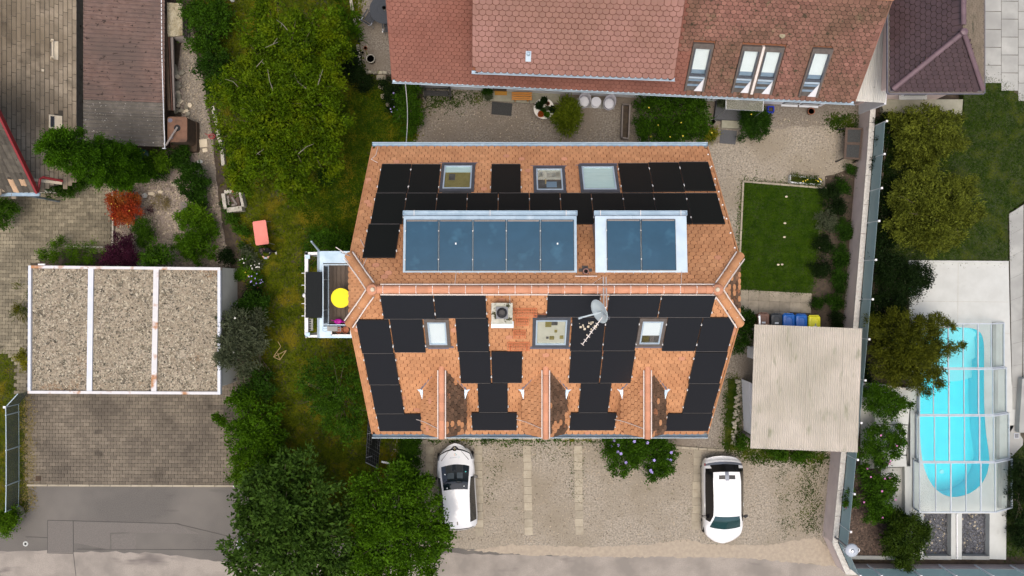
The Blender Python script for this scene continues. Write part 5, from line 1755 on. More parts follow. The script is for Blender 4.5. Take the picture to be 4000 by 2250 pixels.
pot('flower_pot', 'pot of red and white flowers on the corner of the doorstep', 1905, 357, .1, .12, .2, 'terracotta', plantmat='leaf_dark', cat='potted plant', pr=1.4)
pot('flower_pot', 'small round pot with pale flowers at the front of the doorstep', 1907, 377, .1, .11, .18, 'black_matte', plantmat='leaf_silver', cat='potted plant', pr=1.2)
rt = thing('garden_table', 'round white weathered garden table crowded with small dark pots', 'table', W(2126, 424))
c = W(2125, 424, .72)
MB().lathe([(.4, -.03), (.47, -.03), (.48, 0), (0.001, .003)], c, 36).build('table_top', 'table_white', rt)
for a in (.6, 2.2, 3.8, 5.4):
 q = c + Vector((math.cos(a) * .36, math.sin(a) * .36, 0))
 MB().tube([(q.x, q.y, 0), (q.x, q.y, .7)], .018, 6).build('leg', 'steel', rt)
for i, (x, y, r, mt, pm, lb) in enumerate(((2107, 413, .13, 'black_matte', 'leaf_deep', 'largest dark potted plant on the round white table'), (2125, 393, .1, 'terracotta', 'leaf_deep', 'dark potted plant at the wall side of the white table'), (2140, 404, .095, 'terracotta', None, 'empty brown pot filled with earth on the white table'),
    (2157, 428, .1, 'black_matte', 'leaf_deep', 'dark potted plant on the edge nearest the bamboo tub'), (2123, 432, .06, 'black_matte', 'leaf_dark', 'tiniest potted plant in the middle of the white table'), (2136, 448, .08, 'black_matte', 'leaf_mid', 'green potted plant on the edge farthest from the wall'))):
 pot('plant_pot', lb, x, y, .723, r, r * 1.1, mt, plantmat=pm, group='pots on the white garden table', cat='potted plant')
pot('plant_pot', 'potted plant with pink flowers on the white table', 2112, 447, .723, .07, .06, 'table_white', plantmat='leaf_red', group='pots on the white garden table', cat='potted plant')
pot('plant_pot', 'potted plant with pale blue flowers on the white table', 2137, 423, .723, .06, .06, 'table_white', plantmat='leaf_silver', group='pots on the white garden table', cat='potted plant')
def planter_box(name, label, q, h, mat='wood_dark', soil='soil', th=.05, plant=None, z=0.0):
 P = [W(x, y, z + h) for x, y in q]
 cen = sum(P, Vector()) / 4
 t = thing(name, label, 'planter', Vector((cen.x, cen.y, z)))
 for i in range(4):
  a, b = P[i], P[(i + 1) % 4]
  d = (b - a).normalized()
  m = MB()
  m.bar(a + d * .002 - Vector((0, 0, h / 2)), b - d * th - Vector((0, 0, h / 2)), th, h)
  m.build('side_board', mat, t)
 m = MB()
 I = [cen + (p - cen) * .93 for p in P]
 I = [Vector((p.x, p.y, z + h * .6)) for p in I]
 m.slab(I[::-1] if (I[1] - I[0]).cross(I[3] - I[0]).z < 0 else I, h * .5)
 m.build('soil_fill', soil, t)
 return t
t = planter_box('bamboo_planter', 'wooden planter overgrown with bright green bamboo by the white chairs', [(2192, 374), (2236, 376), (2232, 505), (2182, 502)], .5, 'wood_grey')
leaves('foliage', BL([(2215, 425, .8, 36), (2200, 465, .8, 32), (2232, 470, .8, 30), (2212, 495, .7, 28), (2235, 430, .8, 24)]), 2600, .22, .16, 'leaf_bamboo', t, k=7, cs=.09, up=.15, out=.7, seed=31)
sl3 = []
for i, x in enumerate((2276, 2325, 2376)):
 flat('paving_slab', ('grey slab under the tub chair nearest the bamboo', 'grey slab under the round white side table', 'grey slab under the tub chair farther from the bamboo')[i], 'slab', [(x - 24, 418 + i * 3), (x + 24, 421 + i * 3), (x + 26, 388 + i * 3), (x - 22, 384 + i * 3)], .05, .06, 'concrete_grey', 'slabs under the white chairs')
def tub_chair(label, px, py, rot):
 c = W(px, py, .42)
 t = thing('tub_chair', label, 'chair', (c.x, c.y, .05), 'white tub chairs by the wall')
 R = Matrix.Rotation(rot, 3, 'Z')
 m = MB()
 K = 22
 vs, fs = [], []
 prof = [(.2, .06), (.25, .25), (.29, .4)]
 ring = []
 for inn in (0, 1):
  for r, z in prof + [(0, 0)]:
   for k in range(K):
    a = 2 * math.pi * k / K
    back = (1 + math.cos(a - math.pi / 2)) / 2
    if r == 0:
     rr, zz = .31, .44 + .36 * back ** 1.5
    else:
     rr, zz = r, z
    rr -= .025 * inn
    vs.append(Vector((c.x, c.y, 0)) + R @ Vector((rr * math.cos(a) * .92, rr * math.sin(a) * 1.08 + .05 * back * (zz > .4), zz)))
 n = 4 * K
 for i in range(3):
  for k in range(K):
   k2 = (k + 1) % K
   fs.append((i * K + k, i * K + k2, (i + 1) * K + k2, (i + 1) * K + k))
   fs.append((n + (i + 1) * K + k, n + (i + 1) * K + k2, n + i * K + k2, n + i * K + k))
 for k in range(K):
  k2 = (k + 1) % K
  fs.append((3 * K + k, 3 * K + k2, n + 3 * K + k2, n + 3 * K + k))
 fs.append(tuple(range(K - 1, -1, -1)))
 m.add(vs, fs)
 m.build('shell', 'rattan_shell', t, smooth=True)
 MB().lathe([(.235, .3), (.25, .34), (.25, .4), (.22, .43), (0.001, .435)], (c.x, c.y, 0), 22, .9, 1.0).build('cushion', 'rattan_white', t, smooth=True)
tub_chair('white rattan tub chair beside the bamboo planter', 2282, 396, -.25)
tub_chair('white rattan tub chair farther from the bamboo planter', 2380, 404, -.3)
c = W(2329, 397, .5)
t = thing('side_table', 'round white rattan side table between the two tub chairs', 'table', (c.x, c.y, .05))
MB().lathe([(.2, .0), (.21, .02)], (c.x, c.y, .05), 24).build('foot', 'rattan_white', t)
MB().lathe([(.15, .07), (.15, .46)], (c.x, c.y, 0), 20).build('pedestal', 'rattan_white', t)
MB().lathe([(.22, .46), (.23, .47), (.23, .5), (0.001, .502)], (c.x, c.y, 0), 28).build('table_top', 'rattan_white', t)
planter_box('raised_bed', 'long narrow raised bed of dark earth with pale timber edges', [(2433, 406), (2461, 407), (2456, 541), (2429, 537)], .45, 'wood_grey')
# entrance with glass canopy
flat('landing', 'dark slate landing in front of the canopied entrance', 'step', [(2790, 466), (2910, 470), (2930, 395), (2800, 388)], .3, .32, 'mat_slate')
flat('entrance_step', 'lower grey concrete step before the dark landing', 'step', [(2818, 499), (2889, 501), (2886, 472), (2820, 470)], .15, .17, 'concrete_step')
flat('slate_mat', 'square slate coloured mat lying on gravel below the entrance steps', 'mat', [(2810, 559), (2873, 564), (2879, 511), (2816, 506)], .03, .025, 'mat_slate')
can = thing('glass_canopy', 'greenish glass canopy held by thin rods over the entrance', 'canopy', W(2910, 420))
m = MB()
m.slab([W(2836, 427, 2.35), W(2980, 434, 2.35), W(2983, 384, 2.5), W(2836, 377, 2.5)], .015)
m.build('pane', 'glass_canopy', can)
for a, b in (((2836, 427), (2790, 467)), ((2979, 434), (2932, 467))):
 MB().tube([W(*a, 2.35), W(*b, .2)], .014, 5).build('support_rod', 'steel', can)
m = MB()
m.tube([W(2836, 427, 2.37), W(2980, 434, 2.37)], .012, 5)
m.tube([W(2836, 427, 2.37), W(2836, 377, 2.52)], .012, 5)
m.tube([W(2980, 434, 2.37), W(2983, 384, 2.52)], .012, 5)
m.build('canopy_edge', 'steel', can)
pot('hydrangea_pot', 'pot of pale blue hydrangea beside the canopied entrance', 2820, 402, .3, .14, .22, 'black_matte', plantmat='leaf_silver', cat='potted plant', pr=1.2)
pot('plant_pot', 'pale leafy pot plant seen through the glass canopy', 2850, 400, .3, .16, .3, 'table_white', plantmat='leaf_silver', cat='potted plant', pr=1.2)
pot('square_planter', 'bright blue square planter with dead stalks by the wall', 3012, 427, 0, .15, .28, 'blue_pot', square=True, cat='planter')
pot('flower_pot', 'terracotta pot of brown soil standing alone by the red roof eaves', 3170, 434, 0, .16, .26, 'terracotta', soil='bark', cat='pot')
pot('small_pot', 'small round stone pot at the edge of the flower bush', 2787, 474, 0, .13, .18, 'concrete_old', cat='pot')
ct = thing('brown_table', 'weathered dark brown two panel table against the retaining wall', 'table', W(3330, 560))
P = [W(3303, 498, .72), W(3371, 500, .72), W(3360, 624, .72), W(3296, 620, .72)]
def lerp2(P, u, v):
 return P[0].lerp(P[1], u).lerp(P[3].lerp(P[2], u), v)
for a in ((0, 0, .14, 1), (.9, 0, 1, 1), (.14, 0, .9, .06), (.14, .46, .9, .54), (.14, .94, .9, 1)):
 m = MB()
 m.slab([lerp2(P, a[0], a[3]), lerp2(P, a[2], a[3]), lerp2(P, a[2], a[1]), lerp2(P, a[0], a[1])], .04)
 m.build('frame_board', 'wood_dark', ct)
for a in ((.14, .06, .9, .46), (.14, .54, .9, .94)):
 m = MB()
 q = [p - Vector((0, 0, .012)) for p in (lerp2(P, a[0], a[3]), lerp2(P, a[2], a[3]), lerp2(P, a[2], a[1]), lerp2(P, a[0], a[1]))]
 m.slab(q, .02)
 m.build('panel', 'mat_dark', ct)
for u in (.03, .97):
 for v in (.03, .97):
  q = lerp2(P, u, v)
  MB().bar((q.x - (.12 if u < .5 else 0), q.y + (.08 if v < .5 else -.08), 0), q - Vector((0, 0, .03)), .05, .05).build('leg', 'black_metal', ct)
t = planter_box('flower_trough', 'white trough of marigolds on the kerb of the small lawn', [(3088, 684), (3207, 702), (3205, 719), (3087, 711)], .25, 'white_metal', plant=1)
leaves('foliage', BL([(3105, 696, .3, 16), (3130, 700, .3, 16), (3160, 704, .3, 15), (3185, 706, .3, 15)]), 1500, .07, .4, 'grass_deep', t, cs=.06, seed=41)
for i in range(9):
 q = W(rnd.choice((3140, 3150, 3192, 3198, 3204)) + rnd.uniform(-5, 5), 702 + rnd.uniform(-4, 8), .4)
 MB().lathe([(.03, 0), (.03, .015), (0.001, .02)], q, 7).build('flower', 'flower_yellow', t)
for i in range(9):
 a, b = W(2901 + i * 36.5, 709 + i * 3.0, 0), W(2901 + (i + 1) * 36.5 - 1.5, 709 + (i + 1) * 3.0, 0)
 MB().bar(a + Vector((0, 0, .02)), b + Vector((0, 0, .02)), .08, .12).build('kerb_stone', 'slab_grey', bpy.data.objects['small_lawn'])
for i in range(11):
 a, b = W(2902 - i * 1.75, 712 + i * 38, 0), W(2902 - (i + 1) * 1.75, 712 + (i + 1) * 38 - 1.5, 0)
 MB().bar(a + Vector((0, 0, .02)), b + Vector((0, 0, .02)), .08, .12).build('kerb_stone', 'slab_grey', bpy.data.objects['small_lawn'])
for i in range(11):
 a, b = W(2626 + i * 34, 1745 + i * 2.2, 0), W(2626 + (i + 1) * 34 - 2, 1745 + (i + 1) * 2.2, 0)
 if i < 6:
  MB().bar(a + Vector((0, 0, .03)), b + Vector((0, 0, .03)), .1, .12).build('kerb_stone', 'slab_grey', bpy.data.objects['footpath'])
for i in range(20):
 x = 1640 + i * 36.5
 if not 2340 > x:
  break
 a, b = W(x, 1713 + rnd.uniform(-1, 1), 0), W(x + 34, 1713 + rnd.uniform(-1, 1), 0)
 MB().bar(a + Vector((0, 0, .02)), b + Vector((0, 0, .02)), .11, .1).build('kerb_stone', 'slab_grey', lot)
flat('stone_block', 'pale angular stone block by the clipped hedge and the white hatchback', 'stone', [(1641, 1737), (1671, 1731), (1669, 1716), (1640, 1723)], .2, .2, 'slab_grey')
# fallen leaves / pale stones on the small lawn
for i, (x, y) in enumerate(((3072, 768), (3066, 872), (3064, 926), (3040, 1034), (3055, 1033), (3203, 967))):
 c = W(x, y, .03)
 tag(MB().lathe([(.06, 0), (.05, .02), (0.001, .03)], c, 7, 1.2, .8).build('pale_leaf', 'stone_pale'), ('pale fallen leaf on the small lawn, closest to the white trough', 'pale fallen leaf below the first one on the small lawn', 'third pale fallen leaf down the small lawn', 'pale fallen leaf of a touching pair, house side', 'pale fallen leaf of a touching pair, bed side', 'white pebble where the small lawn meets the planting bed')[i], 'leaf', 'pale leaves on the small lawn')
# cable across the courtyard
a, b = W(1583, 322, 3.1), W(1585, 575, 6.3)
m = MB()
m.tube([a.lerp(b, k / 8) - Vector((-.05 * math.sin(math.pi * k / 8), 0, .25 * math.sin(math.pi * k / 8))) for k in range(9)], .016, 5)
tag(m.build('overhead_cable', 'cable_white'), 'white overhead cable strung between the two tiled houses', 'cable')
# bins
def bin_(label, px, py, mat, w, lab=None):
 c = W(px, py, 1.08)
 t = thing('wheelie_bin', label, 'bin', (c.x, c.y, 0), 'wheelie bins beside the carport')
 z, d = 1.0, .66
 b = MB()
 w2 = w / 2
 y0, y1 = c.y - d / 2, c.y + d / 2
 x0, x1 = c.x - w2, c.x + w2
 b.hexa([Vector((x0 + .05, y0 + .08, .06)), Vector((x1 - .05, y0 + .08, .06)), Vector((x1 - .05, y1 - .1, .06)), Vector((x0 + .05, y1 - .1, .06)),
   Vector((x0, y0, z)), Vector((x1, y0, z)), Vector((x1, y1, z)), Vector((x0, y1, z))])
 b.build('body', mat, t)
 l = MB()
 x0 -= .015; x1 += .015
 k = .06
 def ring(i, zz):
  return [(x0 + i + k, y0 + i, zz), (x1 - i - k, y0 + i, zz), (x1 - i, y0 + i + k, zz), (x1 - i, y1 - i - k, zz), (x1 - i - k, y1 - i, zz), (x0 + i + k, y1 - i, zz), (x0 + i, y1 - i - k, zz), (x0 + i, y0 + i + k, zz)]
 rs = [ring(0, z + .005), ring(0, z + .05), ring(.03, z + .085), ring(.12, z + .1), ring(.14, z + .085)]
 vs = [p for r in rs for p in r]
 fs = [tuple(range(7, -1, -1))] + [(i * 8 + j, i * 8 + (j + 1) % 8, (i + 1) * 8 + (j + 1) % 8, (i + 1) * 8 + j) for i in range(4) for j in range(8)] + [tuple(range(32, 40))]
 l.add(vs, fs)
 lid = l.build('lid', mat, t)
 MB().tube([(x0 + .06, y1 + .03, z + .0), (x1 - .06, y1 + .03, z + .0)], .02, 6).build('handle', mat, t)
 for sx in (x0 + .06, x1 - .06):
  MB().tube([(sx - .03, y1 - .06, .1), (sx + .03, y1 - .06, .1)], .1, 12).build('wheel', 'tyre', t)
 if lab:
  m = MB().box((c.x + (0 if lab == 1 else .03), c.y - (.08 if lab == 1 else .16), z + .092), (.17, .075, .008))
  m.build('sticker', 'blind_white', lid)
  if lab == 2:
   m = MB()
   for r in range(5):
    m.box((c.x + .04, c.y - .02 - r * .022, z + .092), (.07, .013, .008))
   m.build('sticker_print', 'car_grey', lid)
 return t
bin_('brown wheelie bin at the house end of the row', 2983, 1253, 'brown_bin', .5, 1)
bin_('black wheelie bin between the brown and blue bins', 3034, 1255, 'black_bin', .5, 1)
bin_('blue wheelie bin next to the black bin', 3082, 1256, 'blue_bin', .52)
bin_('blue wheelie bin next to the yellow bin', 3131, 1258, 'blue_bin', .5)
bin_('yellow wheelie bin at the wall end of the row', 3182, 1263, 'yellow_bin', .52, 2)
# carport
cp = thing('carport', 'carport with pale corrugated fibre cement roof beside the retaining wall', 'carport', W(3150, 1520))
zc = 2.5
C0, C1, C2, C3 = W(2931, 1751, zc - .1), W(3347, 1767, zc - .1), W(3351, 1284, zc + .1), W(2947, 1266, zc + .1)
uu = (C1 - C0).normalized()
vv = (C3 - C0).normalized()
Wd, Ld = (C1 - C0).length, ((C3 - C0).length + (C2 - C1).length) / 2
ns = 6
for k in range(ns):
 corrugated(Plane(C0 + uu * (Wd / ns * k) + Vector((0, 0, .01 * (k % 2))), uu, vv), Wd / ns + .02, Ld, .098, .02, per_wave=6).build('roof_sheet', 'corrugated_pale', cp)
for t in (.08, .5, .92):
 m = MB()
 m.bar(C0.lerp(C1, t) - Vector((0, 0, .1)), C3.lerp(C2, t) - Vector((0, 0, .1)), .1, .14)
 m.build('rafter', 'wood_grey', cp)
 for s in (.05, .95):
  p = C0.lerp(C1, t).lerp(C3.lerp(C2, t), s)
  MB().bar((p.x, p.y, 0), (p.x, p.y, zc - .2), .1, .1).build('post', 'wood_grey', cp)
m = MB()
ww = [W(2905, 1478, 1.0), W(2912, 1500, 1.0)]
m.prism([pt(2896, 1480), pt(2935, 1500), pt(2935, 1690), pt(2905, 1680)][::-1], .0, 1.2)
m.build('side_wall', 'plaster_white', cp)
m = MB()
m.prism([pt(2918, 1352), pt(2960, 1352), pt(2960, 1405), pt(2918, 1395)][::-1], .0, 1.2)
m.build('side_wall', 'plaster_white', cp)
m = MB()
m.tube([W(2967, 1236, 2.45), W(2968, 1300, 2.45)], .04, 7)
m.tube([W(2966, 1238, 2.5), W(2966, 1232, 2.2)], .045, 7)
m.build('downpipe', 'white_metal', cp)
for i in range(64):
 q = W(2886 + rnd.uniform(-9, 10) - i * .35, 1486 + i * 4.0 + rnd.uniform(-3, 3), 0)
 s = rnd.uniform(.05, .095)
 o = MB().lathe([(s, 0), (s * .95, s * .4), (s * .5, s * .75), (0.001, s * .8)], (q.x, q.y, .01), 7, 1.15, .85)
 o.build('cobble', 'stone', bpy.data.objects['verge_grass'])

# ---------------------------------------------------------------- retaining wall with frosted glass
bw_ = thing('retaining_wall', 'mauve plastered retaining wall with pale coping along the neighbour garden', 'wall', W(3300, 1200))
base = [W(3360, 400, 0), W(3338, 700, 0), W(3293, 1250, 0), W(3242, 1790, 0), W(3213, 2090, 0), W(3264, 2207, 0), W(5200, 2216, 0)]
hw_ = 1.15
def off(path, d):
 out = []
 for i, p in enumerate(path):
  a = (p - path[i - 1]).normalized() if i else (path[1] - p).normalized()
  b = (path[i + 1] - p).normalized() if i < len(path) - 1 else a
  n = Vector((-(a + b).y, (a + b).x, 0)).normalized()
  k = 1 / max(.5, n.dot(Vector((-a.y, a.x, 0))))
  out.append(p + n * d * k)
 return out
inner = off(base, .24)
for i in range(len(base) - 1):
 m = MB()
 m.prism([(p.x, p.y) for p in (base[i], base[i + 1], inner[i + 1], inner[i])], -.1, hw_)
 m.build('wall_panel', 'wall_mauve', bw_)
o2, i2 = off(base, -.02), off(base, .22)
for i in range(len(base) - 1):
 L = (base[i + 1] - base[i]).length
 n = max(1, int(L / 1.2))
 for k in range(n):
  t0, t1 = k / n, (k + 1) / n - .004
  m = MB()
  m.prism([(p.x, p.y) for p in (o2[i].lerp(o2[i + 1], t0), o2[i].lerp(o2[i + 1], t1), i2[i].lerp(i2[i + 1], t1), i2[i].lerp(i2[i + 1], t0))], hw_ + .002, hw_ + .06 + rnd.uniform(0, .006))
  m.build('coping_stone', 'coping', bw_)
gf = thing('glass_fence', 'frosted glass screen with white posts standing on the retaining wall', 'fence', W(3340, 1200, 0))
gl = off(base, .25)
bases = [(3397, 490), (3387, 615), (3377, 744), (3359, 868), (3349, 1016), (3340, 1166), (3336, 1318), (3331, 1475), (3322, 1637), (3297, 1776), (3285, 1906), (3278, 2050), (3268, 2206), (3403, 2182), (3553, 2184), (3686, 2185), (3827, 2187), (3968, 2190), (4110, 2192)]
prev = None
for i, (x, y) in enumerate(bases):
 p = W(x, y, hw_ + .05)
 # nearest point of the glass line
 best = None
 for k in range(len(gl) - 1):
  a, b = gl[k], gl[k + 1]
  t = max(0, min(1, (Vector((p.x, p.y, 0)) - a).dot(b - a) / (b - a).length_squared))
  q = a.lerp(b, t)
  d = (q - Vector((p.x, p.y, 0))).length
  if best is None or d < best[0]:
   best = (d, q)
 q = best[1]
 if i == 12:
  q = gl[5]
 out = off(base, .3)
 qq = q + (Vector((.05, 0, 0)) if i < 12 else Vector((.03, .05, 0)) if i == 12 else Vector((0, .05, 0)))
 m = MB()
 m.bar((qq.x, qq.y, .8), (qq.x, qq.y, 2.24), .065, .065)
 po = m.build('post', 'white_metal', gf)
 MB().box((qq.x, qq.y, 2.25), (.085, .085, .03)).build('post_cap', 'white_paint', po)
 if prev is not None:
  seg = [prev, q]
  if i == 13:
   seg = [gl[5], q]
  elif i == 12:
   seg = [prev, gl[4], gl[5]] if (gl[4] - prev).length > .2 and prev.y > gl[4].y else [prev, q]
  for a, b in zip(seg[:-1], seg[1:]):
   m = MB()
   d = (b - a).normalized() * .02
   nn = Vector((-d.y, d.x, 0)).normalized() * .012
   m.prism([((a + d).x, (a + d).y), ((b - d).x, (b - d).y), ((b - d + nn).x, (b - d + nn).y), ((a + d + nn).x, (a + d + nn).y)], hw_ + .075, 2.16)
   m.build('glass_panel', 'glass_fence', gf)
 prev = q
# top end of the fence up to the corrugated roof
m = MB()
a = gl[0]
lamp = thing('street_lamp', 'grey street lamp with round glass head at the wall corner by the road', 'street lamp', W(3221, 2066))
b0, b1 = W(3221, 2066, 0), W(3221, 2066, 0) + Vector((0, 0, 3.0))
hd = W(3326, 2149, 3.0)
m = MB()
m.tube([b0, Vector((hd.x, hd.y, 2.9))], [.055, .04], 10)
m.build('pole', 'car_grey', lamp)
MB().lathe([(.06, -.15), (.2, -.12), (.3, .02), (.27, .08), (.12, .14), (0.001, .15)], hd, 24).build('lamp_head', 'lamp_glass', lamp, smooth=True)
m = MB()
m.tube([hd + Vector((math.cos(k * math.pi / 8) * .36, math.sin(k * math.pi / 8) * .16, .0)) for k in range(16)] + [hd + Vector((.36, 0, 0))], .016, 5)
m.build('lamp_ring', 'steel', lamp)
MB().lathe([(.1, .14), (.08, .2), (0.001, .22)], hd, 14).build('lamp_cap', 'steel', lamp)
# ---------------------------------------------------------------- the neighbour's garden, pool and house
wall_in = [p.xy for p in off(base, .2)]
blk = [wall_in[0] + Vector((.0, 14))] + wall_in[:] + [Vector((60, wall_in[-1].y)), Vector((60, 40))]
sheet('garden_terrace', blk, .5, 'soil', world_pts=True, hole=pool_xy)
def tsheet(name, q, mat, z=ZT, amp=0.0, seed=1, bottom=.3):
 P = [W(x, y, z).xy for x, y in q]
 if amp:
  P = jag(P, amp, seed=seed)
 area = sum(P[i - 1].x * P[i].y - P[i].x * P[i - 1].y for i in range(len(P)))
 if area < 0:
  P.reverse()
 m = MB()
 m.prism([(p.x, p.y) for p in P], bottom, z)
 return m.build(name, mat, kind='structure')
lawn2 = [(3560, 430), (3765, 440), (3765, 240), (3850, 280), (4000, 385), (4300, 500), (4300, 700), (4000, 785), (3936, 830), (3938, 1017), (3560, 1017), (3440, 1017), (3420, 600)]
tsheet('neighbour_lawn', lawn2, 'lawn_fresh', ZT - .02)
grass('grass', lawn2, 60000, .075, .35, 'grass_deep', 21, z=ZT - .02)
tsheet('shrub_bed', [(3400, 300), (3440, 300), (3440, 1017), (3550, 1019), (3550, 1500), (3350, 1500), (3360, 1000)], 'soil', ZT - .03)
tsheet('shrub_bed', [(3320, 1500), (3362, 1496), (3362, 1790), (3440, 1800), (3440, 2000), (3480, 2010), (3480, 2172), (3290, 2168), (3285, 2050)], 'mulch', ZT - .03)
scatter('bark_chips', [(3320, 1790), (3440, 1800), (3440, 2000), (3480, 2010), (3480, 2165), (3300, 2162)], 3500, .045, 'mulch_chip', ZT - .03, seed=9, flat=.3)
tsheet('side_lawn', [(3945, 1790), (3990, 1740), (4300, 1700), (4300, 2175), (3932, 2175), (3932, 2010), (3945, 2000)], 'lawn_fresh', ZT - .05)
grass('grass', [(3945, 1790), (3990, 1740), (4300, 1700), (4300, 2175), (3932, 2175), (3932, 2010), (3945, 2000)], 14000, .08, .35, 'grass_deep', 22, z=ZT - .05)
# pool terrace with the pool cut out
P = [W(x, y, ZT).xy for x, y in [(3548, 1019), (3940, 1019), (3946, 1300), (3952, 1500), (3968, 1580), (3968, 1650), (3940, 1700), (3938, 1800), (3932, 2006), (3556, 2006), (3556, 1500)]]
sheet('pool_terrace', P, ZT, 'concrete_pale', world_pts=True, hole=pool_xy)
sheet('pool_surround', [p for p in P], ZT - .3, 'concrete_grey', world_pts=True, hole=pool_xy)
for a, b in (((3743, 1022), (3741, 1262)), ((3548, 1176), (3940, 1180)), ((3906, 1300), (3952, 1305)), ((3560, 1310), (3590, 1312))):
 m = MB()
 m.bar(W(*a, ZT) + Vector((0, 0, .001)), W(*b, ZT) + Vector((0, 0, .001)), .012, .006)
 m.build('terrace_joint', 'concrete_old', kind='structure')
m = MB()
m.bar(W(3548, 1021, ZT + .03), W(3938, 1024, ZT + .03), .1, .1)
m.build('terrace_kerb', 'concrete_pale', kind='structure')
def stone_run(name, q0, q1, w, n, mat, z, parent=None):
 pass
# concrete slab paths at the right
pth = tsheet('slab_path', [(3940, 835), (4010, 790), (4300, 700), (4300, 1700), (3985, 1730), (3988, 1610), (3960, 1600), (3950, 1450)], 'joint', ZT - .01)
def lay_slabs(parent, quad, nx, ny, mat, z, name='slab'):
 for i in range(nx):
  for j in range(ny):
   c = []
   for u, v in ((i, j), (i + 1, j), (i + 1, j + 1), (i, j + 1)):
    a = Vector(quad[0]).lerp(Vector(quad[1]), u / nx)
    b = Vector(quad[3]).lerp(Vector(quad[2]), u / nx)
    q = a.lerp(b, v / ny)
    c.append(W(q.x, q.y, z))
   cen = sum(c, Vector()) / 4
   c = [cen + (p - cen) * .992 for p in c]
   zz = rnd.uniform(0, .006)
   for p in c:
    p.z += zz
   m = MB()
   m.slab(c[::-1] if (c[1] - c[0]).cross(c[3] - c[0]).z < 0 else c, .05)
   m.build(name, mat, parent)
lay_slabs(pth, [(3942, 835), (3998, 800), (3992, 1600), (3955, 1600)], 1, 9, 'concrete_grey', ZT)
lay_slabs(pth, [(4000, 800), (4120, 740), (4120, 1600), (3996, 1600)], 1, 9, 'concrete_grey', ZT)
m = MB()
m.prism([W(x, y, ZT + .35).xy for x, y in ((3994, 1480), (4100, 1460), (4100, 1690), (3982, 1690), (3982, 1655))][::-1], ZT - .1, ZT + .35)
tag(m.build('low_wall', 'concrete_grey'), 'grey concrete block wall beyond the pool enclosure', 'wall')
tp = tsheet('slab_yard', [(3830, -100), (4300, -100), (4300, 500), (4000, 388), (3850, 280), (3842, 275)], 'joint', ZT - .01)
for i in range(4):
 for j in range(7):
  x0, y0 = 3846 + i * 66, -95 + j * 70 + (i % 2) * 30
  if y0 + 70 > 285 + (x0 + 66 - 3850) * .72 and x0 < 4000:
   yb = 282 + (x0 - 3850) * .72
   yc = 282 + (x0 + 66 - 3850) * .72
   if yb < y0 + 3:
    continue
   c = [(x0, y0), (x0 + 65, y0 + 1), (x0 + 65, min(y0 + 69, yc)), (x0, min(y0 + 69, yb))]
  else:
   c = [(x0, y0), (x0 + 65, y0 + 1), (x0 + 65, y0 + 69), (x0, y0 + 69)]
  if c[2][1] - c[1][1] < 4 or c[3][1] - c[0][1] < 4:
   continue
  lay_slabs(tp, c, 1, 1, 'concrete_grey', ZT)
dr = thing('drain_cover', 'small dark square drain cover beside the pool path', 'drain', W(3970, 1702, ZT))
MB().box(W(3970, 1702, ZT) + Vector((0, 0, .012)), (.22, .24, .03)).build('frame', 'steel', dr)
m = MB()
for k in range(5):
 m.box(W(3970, 1702, ZT) + Vector((-.07 + k * .035, 0, .03)), (.016, .19, .012))
m.build('grate', 'black_metal', dr)
tsheet('pool_path', [(3945, 1662), (3986, 1662), (3986, 1700), (3996, 1715), (3996, 1738), (3946, 1790)], 'concrete_grey', ZT)
# pool
pool = thing('swimming_pool', 'turquoise swimming pool with rounded ends under the glass enclosure', 'swimming pool', W(3720, 1600, 0))
zf = -.35
m = MB()
n = len(pool_xy)
m.add([(p.x, p.y, ZT - .01) for p in pool_xy] + [(p.x, p.y, zf) for p in pool_xy], [(i, n + i, n + (i + 1) % n, (i + 1) % n) for i in range(n)] + [tuple(range(n, 2 * n)) if sum(pool_xy[i - 1].x * pool_xy[i].y - pool_xy[i].x * pool_xy[i - 1].y for i in range(n)) > 0 else tuple(range(2 * n - 1, n - 1, -1))])
m.build('basin', 'pool_liner', pool)
top = max(p.y for p in pool_xy)
for k, (d, z) in enumerate(((1.0, .5), (1.85, .2), (2.7, -.08))):
 MB().lathe([(d, zf + .01 + .002 * k), (d, z)], (W(3715, 1275, 0).x, top + .1, 0), 48).build('pool_step', 'pool_step', pool)
sheet('water', pool_xy, ZT - .16, 'water', world_pts=True, parent=pool, kind=None)
MB().lathe([(.1, 0), (.1, .02), (0.001, .025)], W(3678, 1842, ZT - .14), 14).build('skimmer_disc', 'pool_step', pool)
